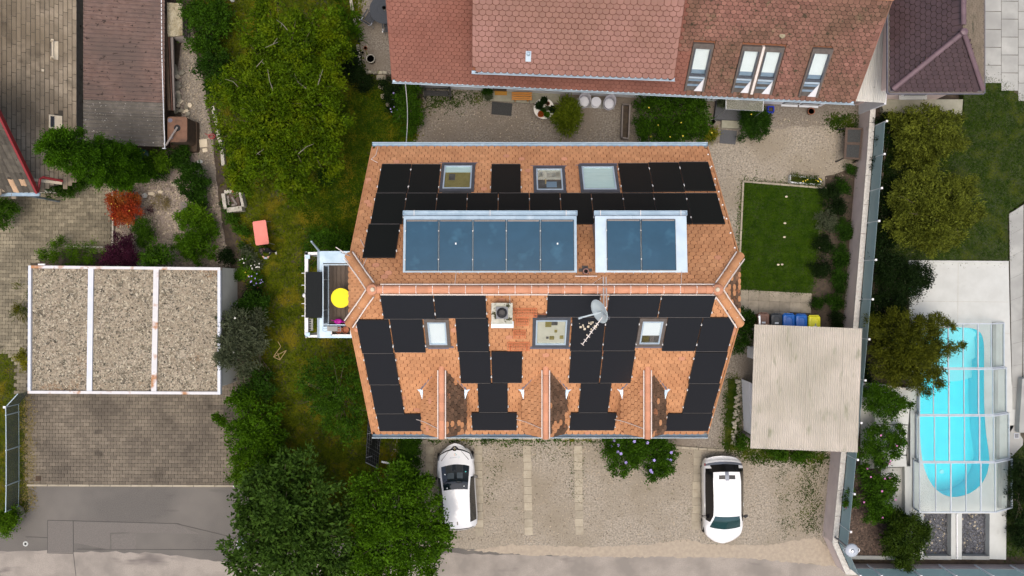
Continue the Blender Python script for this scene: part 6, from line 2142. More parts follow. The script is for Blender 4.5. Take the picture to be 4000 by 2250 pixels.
# enclosure
enc = thing('pool_enclosure', 'low telescopic glass pool enclosure with pale grey frames', 'pool enclosure', W(3740, 1620, ZT))
zt_ = ZT + .7
segs = [(1262, 1440, 3590, 3594, 3872, 3919, [3646, 3704, 3762, 3820]), (1440, 1622, 3583, 3592, 3878, 3928, [3646, 3706, 3765, 3822]), (1622, 1805, 3576, 3591, 3881, 3938, [3650, 3708, 3767, 3826]), (1805, 2003, 3566, 3592, 3887, 3950, [3655, 3714, 3773, 3831])]
for si, (y0, y1, xb, x0, x1, xr, mids) in enumerate(segs):
 dz = .03 * si
 zt2 = zt_ + dz
 fr = MB()
 xs = [x0] + mids + [x1]
 Yt, Yb = W(0, y0, zt2).y, W(0, y1, zt2).y
 X = [W(x, y0, zt2).x for x in xs]
 XB, XR_ = W(xb, y0, ZT).x, W(xr, y0, ZT).x
 for i, x in enumerate(X):
  fr.bar((x, Yt, zt2), (x, Yb, zt2), .05 if i in (2, 4) else .03, .05)
 for y in (Yt - .03, Yb + .03):
  fr.bar((X[0], y, zt2 + .005), (X[-1], y, zt2 + .005), .05, .05)
  fr.bar((X[-1], y, zt2 + .005), (XR_, y, ZT + .05), .06, .06)
  fr.bar((X[0], y, zt2 + .005), (XB, y, ZT + .05), .06, .06)
 fr.bar((XR_, Yt, ZT + .04), (XR_, Yb, ZT + .04), .06, .06)
 f = fr.build('segment_frame', 'frame_grey', enc)
 lf = MB()
 lf.bar((XB, Yt, ZT + .04), (XB, Yb, ZT + .04), .06, .07)
 lf.build('floor_rail', 'car_grey', enc)
 for i in range(len(X) - 1):
  m = MB()
  m.slab([(X[i] + .02, Yb + .02, zt2), (X[i + 1] - .02, Yb + .02, zt2), (X[i + 1] - .02, Yt - .02, zt2), (X[i] + .02, Yt - .02, zt2)], .008)
  m.build('pane', 'glass_pool', f)
 for a, b in ((X[-1], XR_), (X[0], XB)):
  m = MB()
  q = [(a, Yb + .02, zt2 - .01), (b, Yb + .02, ZT + .08), (b, Yt - .02, ZT + .08), (a, Yt - .02, zt2 - .01)]
  m.slab(q if b > a else q[::-1], .008)
  m.build('pane', 'glass_pool', f)
 rr = MB()
 xm = X[-1] * .45 + XR_ * .55
 rr.bar((xm, Yt, ZT + .03), (xm, Yb, ZT + .03), .16, .05)
 rr.build('guide_rail', 'concrete_grey', enc)
# gravel pits and concrete strips south of the pool
for k, (x0, x1) in enumerate(((3556, 3608), (3716, 3758), (3866, 3931))):
 tsheet('terrace_strip', [(x0, 2006), (x1, 2006), (x1 - 1, 2186), (x0 - 1, 2184)], 'concrete_pale', ZT)
for k, (x0, x1) in enumerate(((3608, 3716), (3758, 3866))):
 tsheet('gravel_pit', [(x0 - 3, 2000), (x1 + 8, 2000), (x1 + 8, 2180), (x0 - 3, 2178)], 'lava', ZT - .36, bottom=.2)
 scatter('lava_gravel', [(x0, 2004), (x1 - 2, 2004), (x1 - 2, 2172), (x0, 2172)], 1300, .05, 'lava_stone', ZT - .36, seed=30 + k)
 scatter('lava_gravel', [(x0, 2004), (x1 - 2, 2004), (x1 - 2, 2172), (x0, 2172)], 60, .045, 'pebble_roof', ZT - .34, seed=33 + k)
 tsheet('terrace_strip', [(x0, 2172), (x1, 2172), (x1, 2187), (x0, 2185)], 'concrete_grey', ZT - .02)
m = MB()
m.tube([W(3738, 2016, ZT + .04), W(3739, 2182, ZT + .04)], .035, 8)
m.box(W(3738, 2012, ZT + .05), (.06, .09, .06))
tag(m.build('drain_pipe', 'white_paint'), 'thin white pipe lying on the concrete strip between the gravel pits', 'pipe')
tsheet('terrace_strip', [(3300, 2170), (3480, 2172), (3556, 2174), (3556, 2188), (3300, 2184)], 'concrete_grey', ZT + .02)
# concrete terraces between the bushes
for i, q in enumerate([[(3420, 1512), (3560, 1520), (3548, 1658), (3418, 1656)], [(3418, 1660), (3546, 1662), (3540, 1776), (3418, 1778)], [(3420, 1782), (3540, 1780), (3542, 1822), (3424, 1828)]]):
 tsheet('terrace_step', q, 'concrete_pale', ZT + .3 - .06 * i)
tsheet('terrace_step', [(3362, 1500), (3420, 1505), (3418, 1830), (3362, 1830)], 'concrete_grey', ZT)
tsheet('terrace_step', [(3424, 1830), (3532, 1826), (3534, 1995), (3486, 2000), (3430, 1985)], 'concrete_grey', ZT - .25)
tsheet('terrace_strip', [(3534, 1822), (3558, 1822), (3558, 2012), (3536, 2012)], 'concrete_pale', ZT + .02)
m = MB()
m.tube([W(3362, 1500, ZT + .35), W(3430, 1502, ZT + .35), W(3500, 1513, ZT + .35), W(3560, 1522, ZT + .35)], .05, 6)
tag(m.build('garden_kerb', 'coping'), 'pale curved garden kerb under the pine branches', 'kerb')
# purple roofed house
ph = thing('neighbour_house', 'pink house with glossy purple hipped roof at the corner of the frame', 'house', W(3660, 200, 0))
zE, zR = 4.2, 6.12
xl, xr_, ys = W(3481, 340, zE).x, W(3837, 358, zE).x, W(3660, 353, zE).y
xm = (xl + xr_) / 2
yr = W(3758, 127, zR).y
yn = 24.0
A, B_, Cc_, D_ = Vector((xl, ys, zE)), Vector((xr_, ys, zE)), Vector((xr_, yn, zE)), Vector((xl, yn, zE))
R0, R1 = Vector((xm, yr, zR)), Vector((xm, yn, zR))
m = MB()
dz = Vector((0, 0, .03))
m.add([p - dz for p in (A, B_, Cc_, D_, R0, R1)] + [p - dz * 5 for p in (A, B_, Cc_, D_, R0, R1)], [(0, 1, 4), (1, 2, 5, 4), (3, 0, 4, 5), (10, 7, 6), (10, 11, 8, 7), (11, 10, 6, 9), (0, 6, 7, 1), (1, 7, 8, 2), (3, 9, 6, 0), (2, 8, 9, 3), (2, 3, 5), (11, 9, 8)])
proof = m.build('roof', 'tile_purple', ph)
m = MB()
m.prism([(xl + .3, ys + .35), (xr_ - .3, ys + .35), (xr_ - .3, yn - .3), (xl + .3, yn - .3)], 0, zE - .05)
m.build('wall', 'plaster_pink', ph)
w = MB().box(((W(3540, 360, 2.5).x + W(3640, 360, 2.5).x) / 2, ys + .33, 2.6), (1.1, .06, 1.2)).build('window', 'white_paint', ph)
MB().box(((W(3540, 360, 2.5).x + W(3640, 360, 2.5).x) / 2, ys + .31, 2.6), (.95, .05, 1.05)).build('pane', 'car_glass', w)
MB().box(((W(3540, 360, 2.5).x + W(3640, 360, 2.5).x) / 2, ys + .24, 1.96), (1.25, .2, .05)).build('sill', 'concrete_grey', w)
pw_ = Plane(A, (0, 1, 0), R0 - Vector((xl, yr, zE)))
pS_ = Plane(A, (1, 0, 0), R0 - Vector((xm, ys, zE)))
pE_ = Plane(B_, (0, 1, 0), R0 - Vector((xr_, yr, zE)))
ptl = Pieces('roof_tile', proof, 'roof_tile_field')
hv = pS_.uv(R0)[1]
lay_tiles(ptl, pS_, [(-.0, -.05), (xr_ - xl, -.05), pS_.uv(R0)], .25, .2, 'tile_purple', jit=.3)
lay_tiles(ptl, pw_, [(-.0, -.05), (7.5, -.05), (7.5, pw_.uv(R0)[1] - .02), pw_.uv(R0)], .25, .2, 'tile_purple', jit=.3)
lay_tiles(ptl, pE_, [(-.0, -.05), (7.5, -.05), (7.5, pE_.uv(R0)[1] - .02), pE_.uv(R0)], .25, .14, 'tile_brown', jit=.3)
ptl.done()
for a, b in ((A, R0), (B_, R0), (R0, R1)):
 ridge_tiles(proof, a.lerp(b, .02) + Vector((0, 0, .05)), a.lerp(b, .99 if a is not R0 else .6) + Vector((0, 0, .05)), .1, .4, 'tile_purple_ridge')
MB().lathe([(.16, 0), (.14, .08), (0.001, .12)], R0 + Vector((0, 0, .06)), 10).build('ridge_cap', 'tile_purple_ridge', proof)
for k, (a, b) in enumerate(((A, B_), (B_, Cc_), (D_, A))):
 d = (b - a).normalized()
 o = Vector((d.y, -d.x, 0)) * .08
 m = MB()
 m.bar(a + o - d * .1 - Vector((0, 0, .08)), b + o + d * .1 - Vector((0, 0, .08)), .14, .1)
 g = m.build('gutter', 'lead', ph)
 m = MB()
 m.bar(a + o - d * .06 - Vector((0, 0, .03)), b + o + d * .06 - Vector((0, 0, .03)), .09, .02)
 m.build('gutter_floor', 'dark_frame_old', g)
m = MB()
m.prism([W(x, y, ZT + .25).xy for x, y in ((3440, 388), (3762, 388), (3757, 448), (3452, 438))][::-1], .4, ZT + .25)
tag(m.build('garden_plinth', 'concrete_step'), 'grey concrete plinth in front of the pink house wall', 'plinth')
# ---------------------------------------------------------------- barn, shed and garage on the left
barn = thing('barn', 'barn with huge mottled grey slate roof filling the corner of the frame', 'barn', W(150, 400, 0))
zb = 2.2
ex0 = W(298, 770, zb)
P0 = W(115, 748, 5.6)
O = W(298, 695, zb)
PB = Plane(Vector((O.x, W(298, 700, zb).y, zb)), (0, 1, 0), Vector((-1, 0, .72)))
pa = PB.uv
# outline: eave from the far end to the gable corner, gable edge rising to the left
vL = 7.5
gy = PB.px(118, 748, 0)
gy2 = PB.px(255, 700, 0)
u_lo0 = PB.px(298, 705, 0)[0]
poly = [(u_lo0, 0), (22, 0), (22, vL), (gy[0] - .0 - (vL - gy[1]) * .15, vL), (gy[0], gy[1])]
m = MB()
m.add([PB.at(u, v, -.02) for u, v in poly] + [PB.at(u, v, -.2) for u, v in poly], [(0, 1, 2, 3, 4), (9, 8, 7, 6, 5), (0, 5, 6, 1), (4, 9, 5, 0), (3, 8, 9, 4)])
broof = m.build('roof', 'eternit_under', barn)
m = MB()
wx = [PB.at(poly[0][0] + .5, .4), PB.at(22, .4), PB.at(22, 7.4), PB.at(poly[0][0] + .5, 7.4)]
m.prism([(p.x, p.y) for p in wx], -.1, zb - .1)
m.build('wall', 'concrete_old', barn)
sh = Pieces('roof_slate', broof, 'roof_slate_field')
key = sh.shape('s', 'rect', .575, .172, .012)
v = 0.0
row = 0
holes = [PB.bounds([(201, 156), (229, 165), (226, 236), (200, 228)]), PB.bounds([(190, 440), (244, 462), (242, 508), (190, 500)])]
while v < 5.6:
 u = u_lo0 - 1 - (row * .16) % .6
 while u < 16:
  c = (u, v + .085)
  if inpoly(c, poly) and not any(a < u < cc and b < v + .1 < d for a, b, cc, d in holes):
   o = PB.at(u, v + .085, -.005)
   t = (PB.v * 1.0 + PB.n * -.045).normalized()
   sh.put(key, 'eternit', frame4(-PB.u, t, (-PB.u).cross(t), o), o.z if abs(o.y) < 14 else -99)
  u += .6
 v += .175
 row += 1
sh.done()
for i, h in enumerate(holes):
 f = MB()
 a, b, c, d = h
 for k in ((a, b, c, b + .3), (a, d - .06, c, d), (a, b + .3, a + .06, d - .06), (c - .06, b + .3, c, d - .06)):
  PB.slab(f, k, .09 if k[3] != b + .3 else .02, -.1)
 w = f.build('skylight', 'stone_pale', barn)
 PB.slab(MB(), (a + .06, b + .3, c - .06, d - .06), .03, .0).build('pane', 'car_glass', w)
 if i:
  m = MB()
  m.bar(PB.at(a + .1, b + .34, .05), PB.at(c - .1, d - .1, .05), .03, .02)
  m.bar(PB.at(c - .1, b + .34, .05), PB.at(a + .1, d - .1, .05), .03, .02)
  m.build('glazing_bar', 'black_metal', w)
m = MB()
q = PB.px(167, 275, .03)
PB.slab(m, (q[0] - .05, q[1] - .05, q[0] + .05, q[1] + .05), .05, 0)
m.build('roof_patch', 'stone_pale', broof)
m = MB()
m.tube([W(147, 752, 3.6), W(156, 700, 3.6), W(168, 692, 3.5), W(244, 707, 2.8)], .055, 8)
m.build('red_gutter', 'red_paint', barn)
m = MB()
m.bar(W(125, 702, 3.5), W(242, 716, 2.7), .12, .06)
m.build('verge_board', 'stone_pale', barn)
# tiled roof corner with red verge
th_ = thing('tiled_house', 'house corner with weathered grey pantiles and a dark red verge board', 'house', W(40, 640, 0))
c0 = W(141, 750, 3.7)
pt_ = Plane(c0, (-1, 0, 0), (0, math.cos(RD(42)), math.sin(RD(42))))
m = MB()
m.slab([pt_.at(5, -.0, -.04), pt_.at(0, 0, -.04), pt_.at(0, 5.2, -.04), pt_.at(5, 5.2, -.04)], .15)
tr = m.build('roof', 'eternit_under', th_)
m = MB()
m.prism([(c0.x - 5, c0.y + .4), (c0.x - 1.2, c0.y + .4), (c0.x - 1.2, c0.y + 3.3), (c0.x - 5, c0.y + 3.3)], 0, 3.6)
m.build('wall', 'plaster_house', th_)
# pantiles: each a short wave, laid in rows
def pantile_mesh(w, l, mat):
 vs, fs = [], []
 pr = [(-w / 2, .0), (-w * .3, -.012), (-w * .1, -.012), (w * .12, .02), (w * .3, .035), (w * .42, .022), (w / 2, .004)]
 for y, dz in ((0, .03), (l * 1.08, .0)):
  vs += [(x, y, z + dz) for x, z in pr]
 n = len(pr)
 fs = [(i, i + 1, n + i + 1, n + i) for i in range(n - 1)]
 vs += [(x, 0, z - .01) for x, z in pr]
 fs += [(2 * n + i, 2 * n + i + 1, i + 1, i) for i in range(n - 1)]
 me = bpy.data.meshes.new('pantile')
 me.from_pydata(vs, [], fs)
 me.materials.append(MATS[mat])
 me.update()
 return me
pm1, pm2 = pantile_mesh(.24, .34, 'pan_tile'), pantile_mesh(.24, .34, 'pan_tile_new')
new = {(3, 0), (1, 1), (3, 1), (7, 3), (5, 6)}
for r in range(14):
 for k in range(14):
  o = link('pantile', pm2 if (k, r) in new else pm1, tr)
  p = pt_.at(.12 + k * .235, r * .335, 0)
  o.matrix_basis = frame4((1, 0, 0), pt_.v, Vector((1, 0, 0)).cross(pt_.v), p)
m = MB()
m.bar(pt_.at(-.05, -.02, .0), pt_.at(-.05, 5.2, .0), .09, .2)
m.build('verge_board', 'red_paint', th_)
m = MB()
s = Vector((0, -1, 0))
a, b = c0 + Vector((.12, -.02, -.06)), c0 + Vector((-5, -.02, -.06))
m.bar(a + s * .02, b + s * .02, .02, .1)
m.bar(a + s * .14, b + s * .14, .02, .1)
m.bar(a + s * .08 - Vector((0, 0, .05)), b + s * .08 - Vector((0, 0, .05)), .12, .02)
m.box(a + s * .08, (.02, .14, .1))
m.build('gutter', 'zinc', th_)
p = W(51, 800, 0)
MB().tube([(c0.x - 1.1, c0.y - .0, 3.6), (c0.x - 1.1, c0.y - .0, .05)], .05, 8).build('downpipe', 'zinc_dark', th_)
# shed with corrugated roof
shed = thing('corrugated_shed', 'shed with brown and dark grey corrugated roof beside the barn', 'shed', W(480, 300, 0))
s0, s1 = W(636, 573, 1.55), W(326, 560, 2.15)
us = Vector((0, 1, 0))
vs_ = (Vector((s1.x, s0.y, s1.z)) - s0).normalized()
PSh = Plane(Vector((s0.x, s0.y, s0.z)), us, vs_)
LS = (Vector((s1.x, s0.y, s1.z)) - s0).length
split = PSh.px(467, 400)[1]
ug = PSh.px(550, 395)[0]
def sheet_part(u0, u1, v0, v1, mat, lift):
 w, l = u1 - u0, v1 - v0
 corrugated(Plane(PSh.at(u0, v0, lift), PSh.u, PSh.v), w, l, .185, .028, per_wave=6).build('roof_sheet', mat, shed)
sp2 = PSh.px(510, 480)[1]
for k in range(3):
 sheet_part(k * ug / 3 - (.02 if k else 0), (k + 1) * ug / 3, -.08, sp2, 'corrugated_grey', .0 + .004 * k)
 sheet_part(k * ug / 3 - (.02 if k else 0), (k + 1) * ug / 3, sp2 - .06, LS, 'corrugated_grey', .014 + .004 * k)
nb = 6
ub = 12.5
for k in range(nb):
 a, b = ug + (ub - ug) * k / nb, ug + (ub - ug) * (k + 1) / nb
 sheet_part(a - .03, b, -.08, split, 'corrugated_brown', .012 + .003 * (k % 2))
 sheet_part(a - .03, b, split - .06, LS, 'corrugated_brown', .024 + .003 * (k % 2))
m = MB()
m.prism([(s0.x - 3.1, s0.y + .25), (s0.x - .3, s0.y + .25), (s0.x - .3, s0.y + 12), (s0.x - 3.1, s0.y + 12)], 0, 1.4)
m.build('wall', 'wood_dark', shed)
gp = [W(646, 580, 1.52), W(641, 440, 1.52), W(634, 200, 1.52), W(632, -60, 1.52)]
for a, b in zip(gp[:-1], gp[1:]):
 m = MB()
 m.bar(a, b, .02, .1)
 m.bar(a - Vector((.12, 0, .0)), b - Vector((.12, 0, .0)), .02, .1)
 m.bar(a - Vector((.06, 0, .05)), b - Vector((.06, 0, .05)), .13, .02)
 g = m.build('gutter', 'rust_dark', shed)
 MB().tube([a + Vector((0, 0, .055)), b + Vector((0, 0, .055))], .02, 6).build('gutter_bead', 'white_metal', g)
MB().box(gp[0] + Vector((-.05, 0, .0)), (.14, .03, .12)).build('gutter_end', 'white_metal', shed)
m = MB()
m.tube([W(648, 568, 1.5), W(668, 535, 1.55), W(693, 497, 1.38)], .045, 8)
m.build('downpipe', 'wood_grey', shed)
bm_ = thing('timber_beam', 'long reddish brown weathered beam leaning along the shed wall', 'beam', W(665, 250))
for k, (x0, x1, mt, z) in enumerate(((652, 663, 'rust_dark', 1.1), (661, 671, 'wood_beam', 1.0), (670, 679, 'wood_grey', .9))):
 m = MB()
 m.bar(W(x0 - 6 * (k < 2), 60, z), W(x1 + 0, 432, z), .13, .12)
 m.build('plank', mt, bm_)
 MB().bar(W(x1, 420, 0), W(x1, 420, z), .08, .08).build('trestle', 'wood_dark', bm_)
 MB().bar(W(x0, 90, 0), W(x0, 90, z), .08, .08).build('trestle', 'wood_dark', bm_)
wp = thing('woodpile', 'woodpile under a mossy lichen covered slab beside the shed', 'woodpile', W(684, 75))
q = [W(655, 143, 1.1), W(713, 139, 1.1), W(711, 13, 1.1), W(652, 10, 1.1)]
m = MB()
m.slab(q, .09)
m.build('cover_slab', 'mossy_slab', wp)
for k in range(7):
 for j in range(3):
  a = Vector((q[0].x + .1, q[0].y + .12 + k * .21, .15 + j * .3))
  MB().tube([a, a + Vector((.52, 0, 0))], .1, 8).build('log', 'wood_grey', wp)
flat('grey_board', 'pale grey curved board leaning beside the timber beam', 'board', [(669, 240), (681, 241), (678, 210), (667, 212)], .6, .03, 'zinc_pale')
tank = thing('water_tank', 'rusty brown square water tank fed by the shed downpipe', 'tank', W(715, 515, 0))
zt3 = 1.35
def rrect(cx0, cy0, cx1, cy1, z, r=.12, n=5):
 a, b = W(cx0, cy1, z), W(cx1, cy0, z)
 out = []
 for (x, y, s) in ((b.x - r, b.y - r, 0), (a.x + r, b.y - r, 1), (a.x + r, a.y + r, 2), (b.x - r, a.y + r, 3)):
  out += [Vector((x + r * math.cos(math.pi / 2 * (s + k / n)), y + r * math.sin(math.pi / 2 * (s + k / n)))) for k in range(n + 1)]
 return out
ro = rrect(654, 456, 731, 555, zt3)
ri = [p + (sum(ro, Vector((0, 0))) / len(ro) - p).normalized() * .035 for p in ro]
m = MB()
m.prism([(p.x, p.y) for p in ro], 0.0, zt3 - .03)
m.build('body', 'rust_dark', tank)
n = len(ro)
m = MB()
m.add([(p.x, p.y, zt3 - .04) for p in ro] + [(p.x, p.y, zt3) for p in ro] + [(p.x, p.y, zt3) for p in ri] + [(p.x, p.y, zt3 - .02) for p in ri],
  [(i, (i + 1) % n, n + (i + 1) % n, n + i) for i in range(n)] + [(n + i, n + (i + 1) % n, 2 * n + (i + 1) % n, 2 * n + i) for i in range(n)] + [(2 * n + i, 2 * n + (i + 1) % n, 3 * n + (i + 1) % n, 3 * n + i) for i in range(n)] + [tuple(range(3 * n, 4 * n))])
m.build('lid', 'rust', tank)
c = W(692, 500, zt3 - .015)
MB().lathe([(.15, 0), (.14, .012), (0.001, .013)], c, 20).build('inlet', 'black_matte', tank)
for x, y, r in ((664, 470, .1), (668, 538, .07)):
 MB().lathe([(r, -.01), (r, .006), (0.001, .007)], W(x, y, zt3 - .015), 7, 1.2, 1).build('patch', 'lead', tank)
m = MB()
mm = rrect(660, 470, 764, 590, .5, .1)
m.prism([(p.x, p.y) for p in mm], 0, .35)
m.build('plinth', 'rust_dark', tank)
brl = thing('rain_barrel', 'dark green round rain barrel half hidden by a light green shrub', 'barrel', W(592, 620))
c = W(590, 620, 0)
MB().lathe([(.27, 0), (.31, .4), (.29, .85), (.3, .9), (.27, .9), (.25, .86), (.18, .89), (0.001, .9)], c, 24).build('body', 'green_barrel', brl, smooth=False)
m = MB()
m.tube([W(515, 597, .8), W(545, 594, .85), W(565, 596, .9)], .015, 5)
m.build('hose', 'flower_yellow', brl)
# rubble stones and steps along the garden path
stones = [(689, 285, 12, 'stone'), (711, 287, 14, 'stone'), (695, 301, 11, 'stone_pale'), (679, 327, 9, 'stone'), (679, 340, 10, 'stone'), (697, 328, 13, 'stone'), (678, 352, 9, 'stone'), (695, 345, 12, 'stone'), (697, 364, 10, 'stone_pale'), (685, 380, 11, 'stone'), (701, 378, 12, 'stone'), (708, 399, 12, 'stone_pale'), (695, 401, 9, 'stone'), (700, 414, 8, 'stone_pale'), (743, 413, 10, 'stone_pale'), (733, 421, 9, 'stone'), (694, 434, 13, 'stone'), (712, 433, 10, 'stone'), (721, 437, 8, 'stone_pale'), (732, 434, 8, 'stone_pale'), (736, 447, 10, 'stone'), (684, 262, 9, 'stone'), (690, 270, 10, 'stone'), (704, 340, 8, 'stone'), (703, 392, 9, 'stone')]
pl_ = bpy.data.objects['garden_path']
for i, (x, y, r, mt) in enumerate(stones):
 g = random.Random(i)
 c = W(x, y, 0)
 rr = r / 83
 m = MB()
 k = 6
 P = [Vector((c.x + math.cos(6.28 * j / k + g.uniform(-.25, .25)) * rr * g.uniform(.8, 1.2), c.y + math.sin(6.28 * j / k + g.uniform(-.25, .25)) * rr * g.uniform(.75, 1.1))) for j in range(k)]
 m.prism([(p.x, p.y) for p in P], .0, .09 + .05 * g.random())
 m.build('rubble_stone', mt, pl_)
for name, lb, x, y, w, h, a, mt in (('stepping_stone', 'square sandstone slab on the gravel path near the tank', 796, 560, 30, 31, .1, 'stone_pale'), ('stepping_stone', 'small chipped sandstone piece below the square slab', 802, 587, 18, 14, .2, 'stone_pale'), ('stepping_stone', 'whitish stone by the round dark shrub on the path', 782, 632, 24, 13, -.3, 'concrete_pale'),
    ('stepping_stone', 'white stone slab beside the red maple', 567, 765, 24, 22, .2, 'concrete_pale'), ('stepping_stone', 'yellow sandstone slab in the pink gravel', 594, 757, 31, 17, .12, 'stone_pale'), ('stepping_stone', 'smaller yellow sandstone beside the straw tuft', 627, 750, 22, 14, .3, 'stone_pale'),
    ('stepping_stone', 'dark flat stone in the pink gravel', 660, 740, 32, 12, .2, 'gravel_pink'), ('stepping_stone', 'grey brown flat stone next to the round dark shrub', 684, 722, 26, 15, .1, 'slab_grey'), ('stepping_stone', 'weathered grey wooden board in the gravel', 720, 805, 26, 34, 0, 'wood_grey'),
    ('stepping_stone', 'round dark stepping stone near the light shrub pair', 677, 928, 22, 34, 0, 'gravel_pink'), ('stepping_stone', 'large grey slab below the patio edge', 1489, 303, 36, 19, 0, 'slab_grey'), ('stepping_stone', 'round stepping stone in the lawn below the grey slab', 1491, 338, 26, 26, .5, 'slab_grey'), ('stepping_stone', 'round stepping stone beside the blue flowers', 1498, 377, 24, 22, .2, 'slab_grey'), ('stepping_stone', 'partly overgrown stepping stone last in the lawn row', 1516, 410, 18, 22, .4, 'gravel_grey')):
 c = W(x, y, 0)
 g = random.Random(x)
 k = 8 if 'round' in lb else 5
 if 'square' in lb or 'board' in lb or 'large' in lb:
  m = MB().box((c.x, c.y, .03), (w / 83, h / 83, .06), a)
 else:
  m = MB()
  m.prism([(c.x + math.cos(6.28 * j / k + a) * w / 166 * g.uniform(.85, 1.15), c.y + math.sin(6.28 * j / k + a) * h / 166 * g.uniform(.85, 1.15)) for j in range(k)], 0, .06)
 tag(m.build(name, mt), lb, 'stone' if 'board' not in lb else 'board')
hs = MB()
cc = W(829, 533, .06)
hs.tube([W(800, 522, .03), W(815, 528, .05)] + [cc + Vector((math.cos(k * .7) * (.12 + .01 * (k % 5)), math.sin(k * .7) * (.1 + .008 * (k % 4)), .012 * k * .4)) for k in range(28)], .016, 5)
tag(hs.build('garden_hose', 'red_hose'), 'coiled faded red hose at the edge of the gravel path', 'hose')
# low kerb walls beside the path
kw = thing('path_kerb', 'broken old concrete kerb between garden path and lawn', 'kerb', W(855, 500))
kp = [(834, 418), (843, 455), (851, 500), (858, 540), (866, 560), (872, 600), (876, 650)]
for a, b in zip(kp[:-1], kp[1:]):
 m = MB()
 m.bar(W(*a, .14), W(b[0] - .5, b[1] - 3, .14), .15, .3)
 m.build('kerb_stone', 'concrete_old', kw)
wk = thing('bed_edging', 'pale timber edging between the forecourt pavers and the pink gravel', 'edging', W(443, 900))
for a, b in (((443, 690), (443, 830)), ((444, 842), (443, 900)), ((443, 902), (441, 958)), ((256, 962), (330, 964)), ((332, 964), (405, 966))):
 MB().bar(W(*a, .06), W(*b, .06), .07, .16).build('edging_board', 'concrete_old', wk)
wellb = thing('stone_planter', 'old square planter of broken pale stone beside the lawn', 'planter', W(910, 785))
ps = [W(870, 750, .5), W(935, 745, .5), W(950, 812, .5), W(880, 822, .5)]
for i, (a, b, w) in enumerate(((0, 1, .16), (1, 2, .12), (2, 3, .22), (3, 0, .16))):
 m = MB()
 d = (ps[b] - ps[a]).normalized()
 m.bar(ps[a] + d * .07 - Vector((0, 0, .25)), ps[b] - d * .07 - Vector((0, 0, .25)), w, .5)
 m.build('side_slab', 'concrete_old', wellb)
m = MB()
I = [W(886, 760, .3), W(930, 756, .3), W(938, 806, .3), W(890, 810, .3)]
m.slab(I[::-1] if (I[1] - I[0]).cross(I[3] - I[0]).z < 0 else I, .28)
m.build('soil_fill', 'wood_dark', wellb)
for a, b in (((890, 765), (895, 800)), ((905, 770), (925, 800)), ((905, 803), (922, 798))):
 MB().bar(W(*a, .36), W(*b, .36), .09, .03).build('board', 'wood_grey', wellb)
tag(MB().lathe([(.07, 0), (.09, .1), (.07, .1), (.065, .03)], W(915, 748, .5), 14).build('clay_pot', 'terracotta'), 'small clay pot on the rim of the old stone planter', 'pot')
# pink table and person
tbl = thing('garden_table', 'faded coral pink table with dark stains standing in the meadow lawn', 'table', W(1020, 910))
zz = .74
rt_ = [W(986, 866, zz), W(1038, 859, zz), W(1051, 953, zz), W(999, 959, zz)]
cen = sum(rt_, Vector()) / 4
poly = []
for i, p in enumerate(rt_):
 a, b = (rt_[i - 1] - p).normalized(), (rt_[(i + 1) % 4] - p).normalized()
 for t in (0, .33, .66, 1):
  poly.append(p + (a * (1 - t) ** 2 + b * t ** 2) * .07)
m = MB()
m.prism([(p.x, p.y) for p in poly][::-1], zz - .03, zz)
m.build('table_top', 'pink_table', tbl)
for i, p in enumerate(rt_):
 d = (p - cen)
 q = cen + d * .88
 MB().tube([(q.x + d.x * .25, q.y + d.y * .1, 0), (q.x, q.y, zz - .03)], .016, 6).build('leg', 'steel', tbl)
sf = thing('stick_frame', 'thin wooden stick frame lying open in the meadow lawn', 'frame', W(1085, 1375))
for a, b in (((1086, 1335), (1097, 1353)), ((1097, 1353), (1068, 1394)), ((1068, 1394), (1093, 1406)), ((1093, 1406), (1119, 1368)), ((1119, 1368), (1070, 1394)), ((1085, 1378), (1092, 1402))):
 MB().bar(W(*a, .3), W(*b, .3), .025, .025).build('stick', 'stick', sf)
# free standing solar panel leaning by the house corner
lp = thing('standing_solar_panel', 'solar panel with visible cell grid leaning on the lawn by the house corner', 'solar panel', W(1460, 1750))
za, zb2 = .1, .95
q = [W(1429, 1806, za + .75), W(1476, 1829, za), W(1490, 1655, za), W(1440, 1620, za + .75)]
A0, B0_, C0_, D0_ = q
m = MB()
n = (B0_ - A0).cross(D0_ - A0).normalized()
if n.z < 0:
 n = -n
m.slab([A0, B0_, C0_, D0_], .035)
lpm = m.build('panel_body', 'pv', lp)
g = MB()
for k in range(13):
 t = k / 12
 g.bar(A0.lerp(B0_, .02 + .96 * 0).lerp(D0_.lerp(C0_, 0), t) + n * .004, B0_.lerp(C0_, t) + n * .004, .008 if k % 4 else .022, .006)
for k in range(7):
 t = k / 6
 g.bar(A0.lerp(B0_, t) + n * .004, D0_.lerp(C0_, t) + n * .004, .008, .006)
g.build('cell_line', 'pv_line', lp)
MB().bar(A0, B0_, .03, .05).build('panel_frame', 'steel', lp)
for t in (.1, .6):
 a = A0.lerp(D0_, t)
 MB().bar(a, (B0_.lerp(C0_, t).x + .05, a.y, .02), .03, .03).build('strut', 'steel', lp)
tag(MB().bar(W(1490, 1803, .15), W(1521, 1809, .15), .09, .09).build('metal_bracket', 'steel'), 'short galvanised bracket on dark soil beside the leaning solar panel', 'bracket')
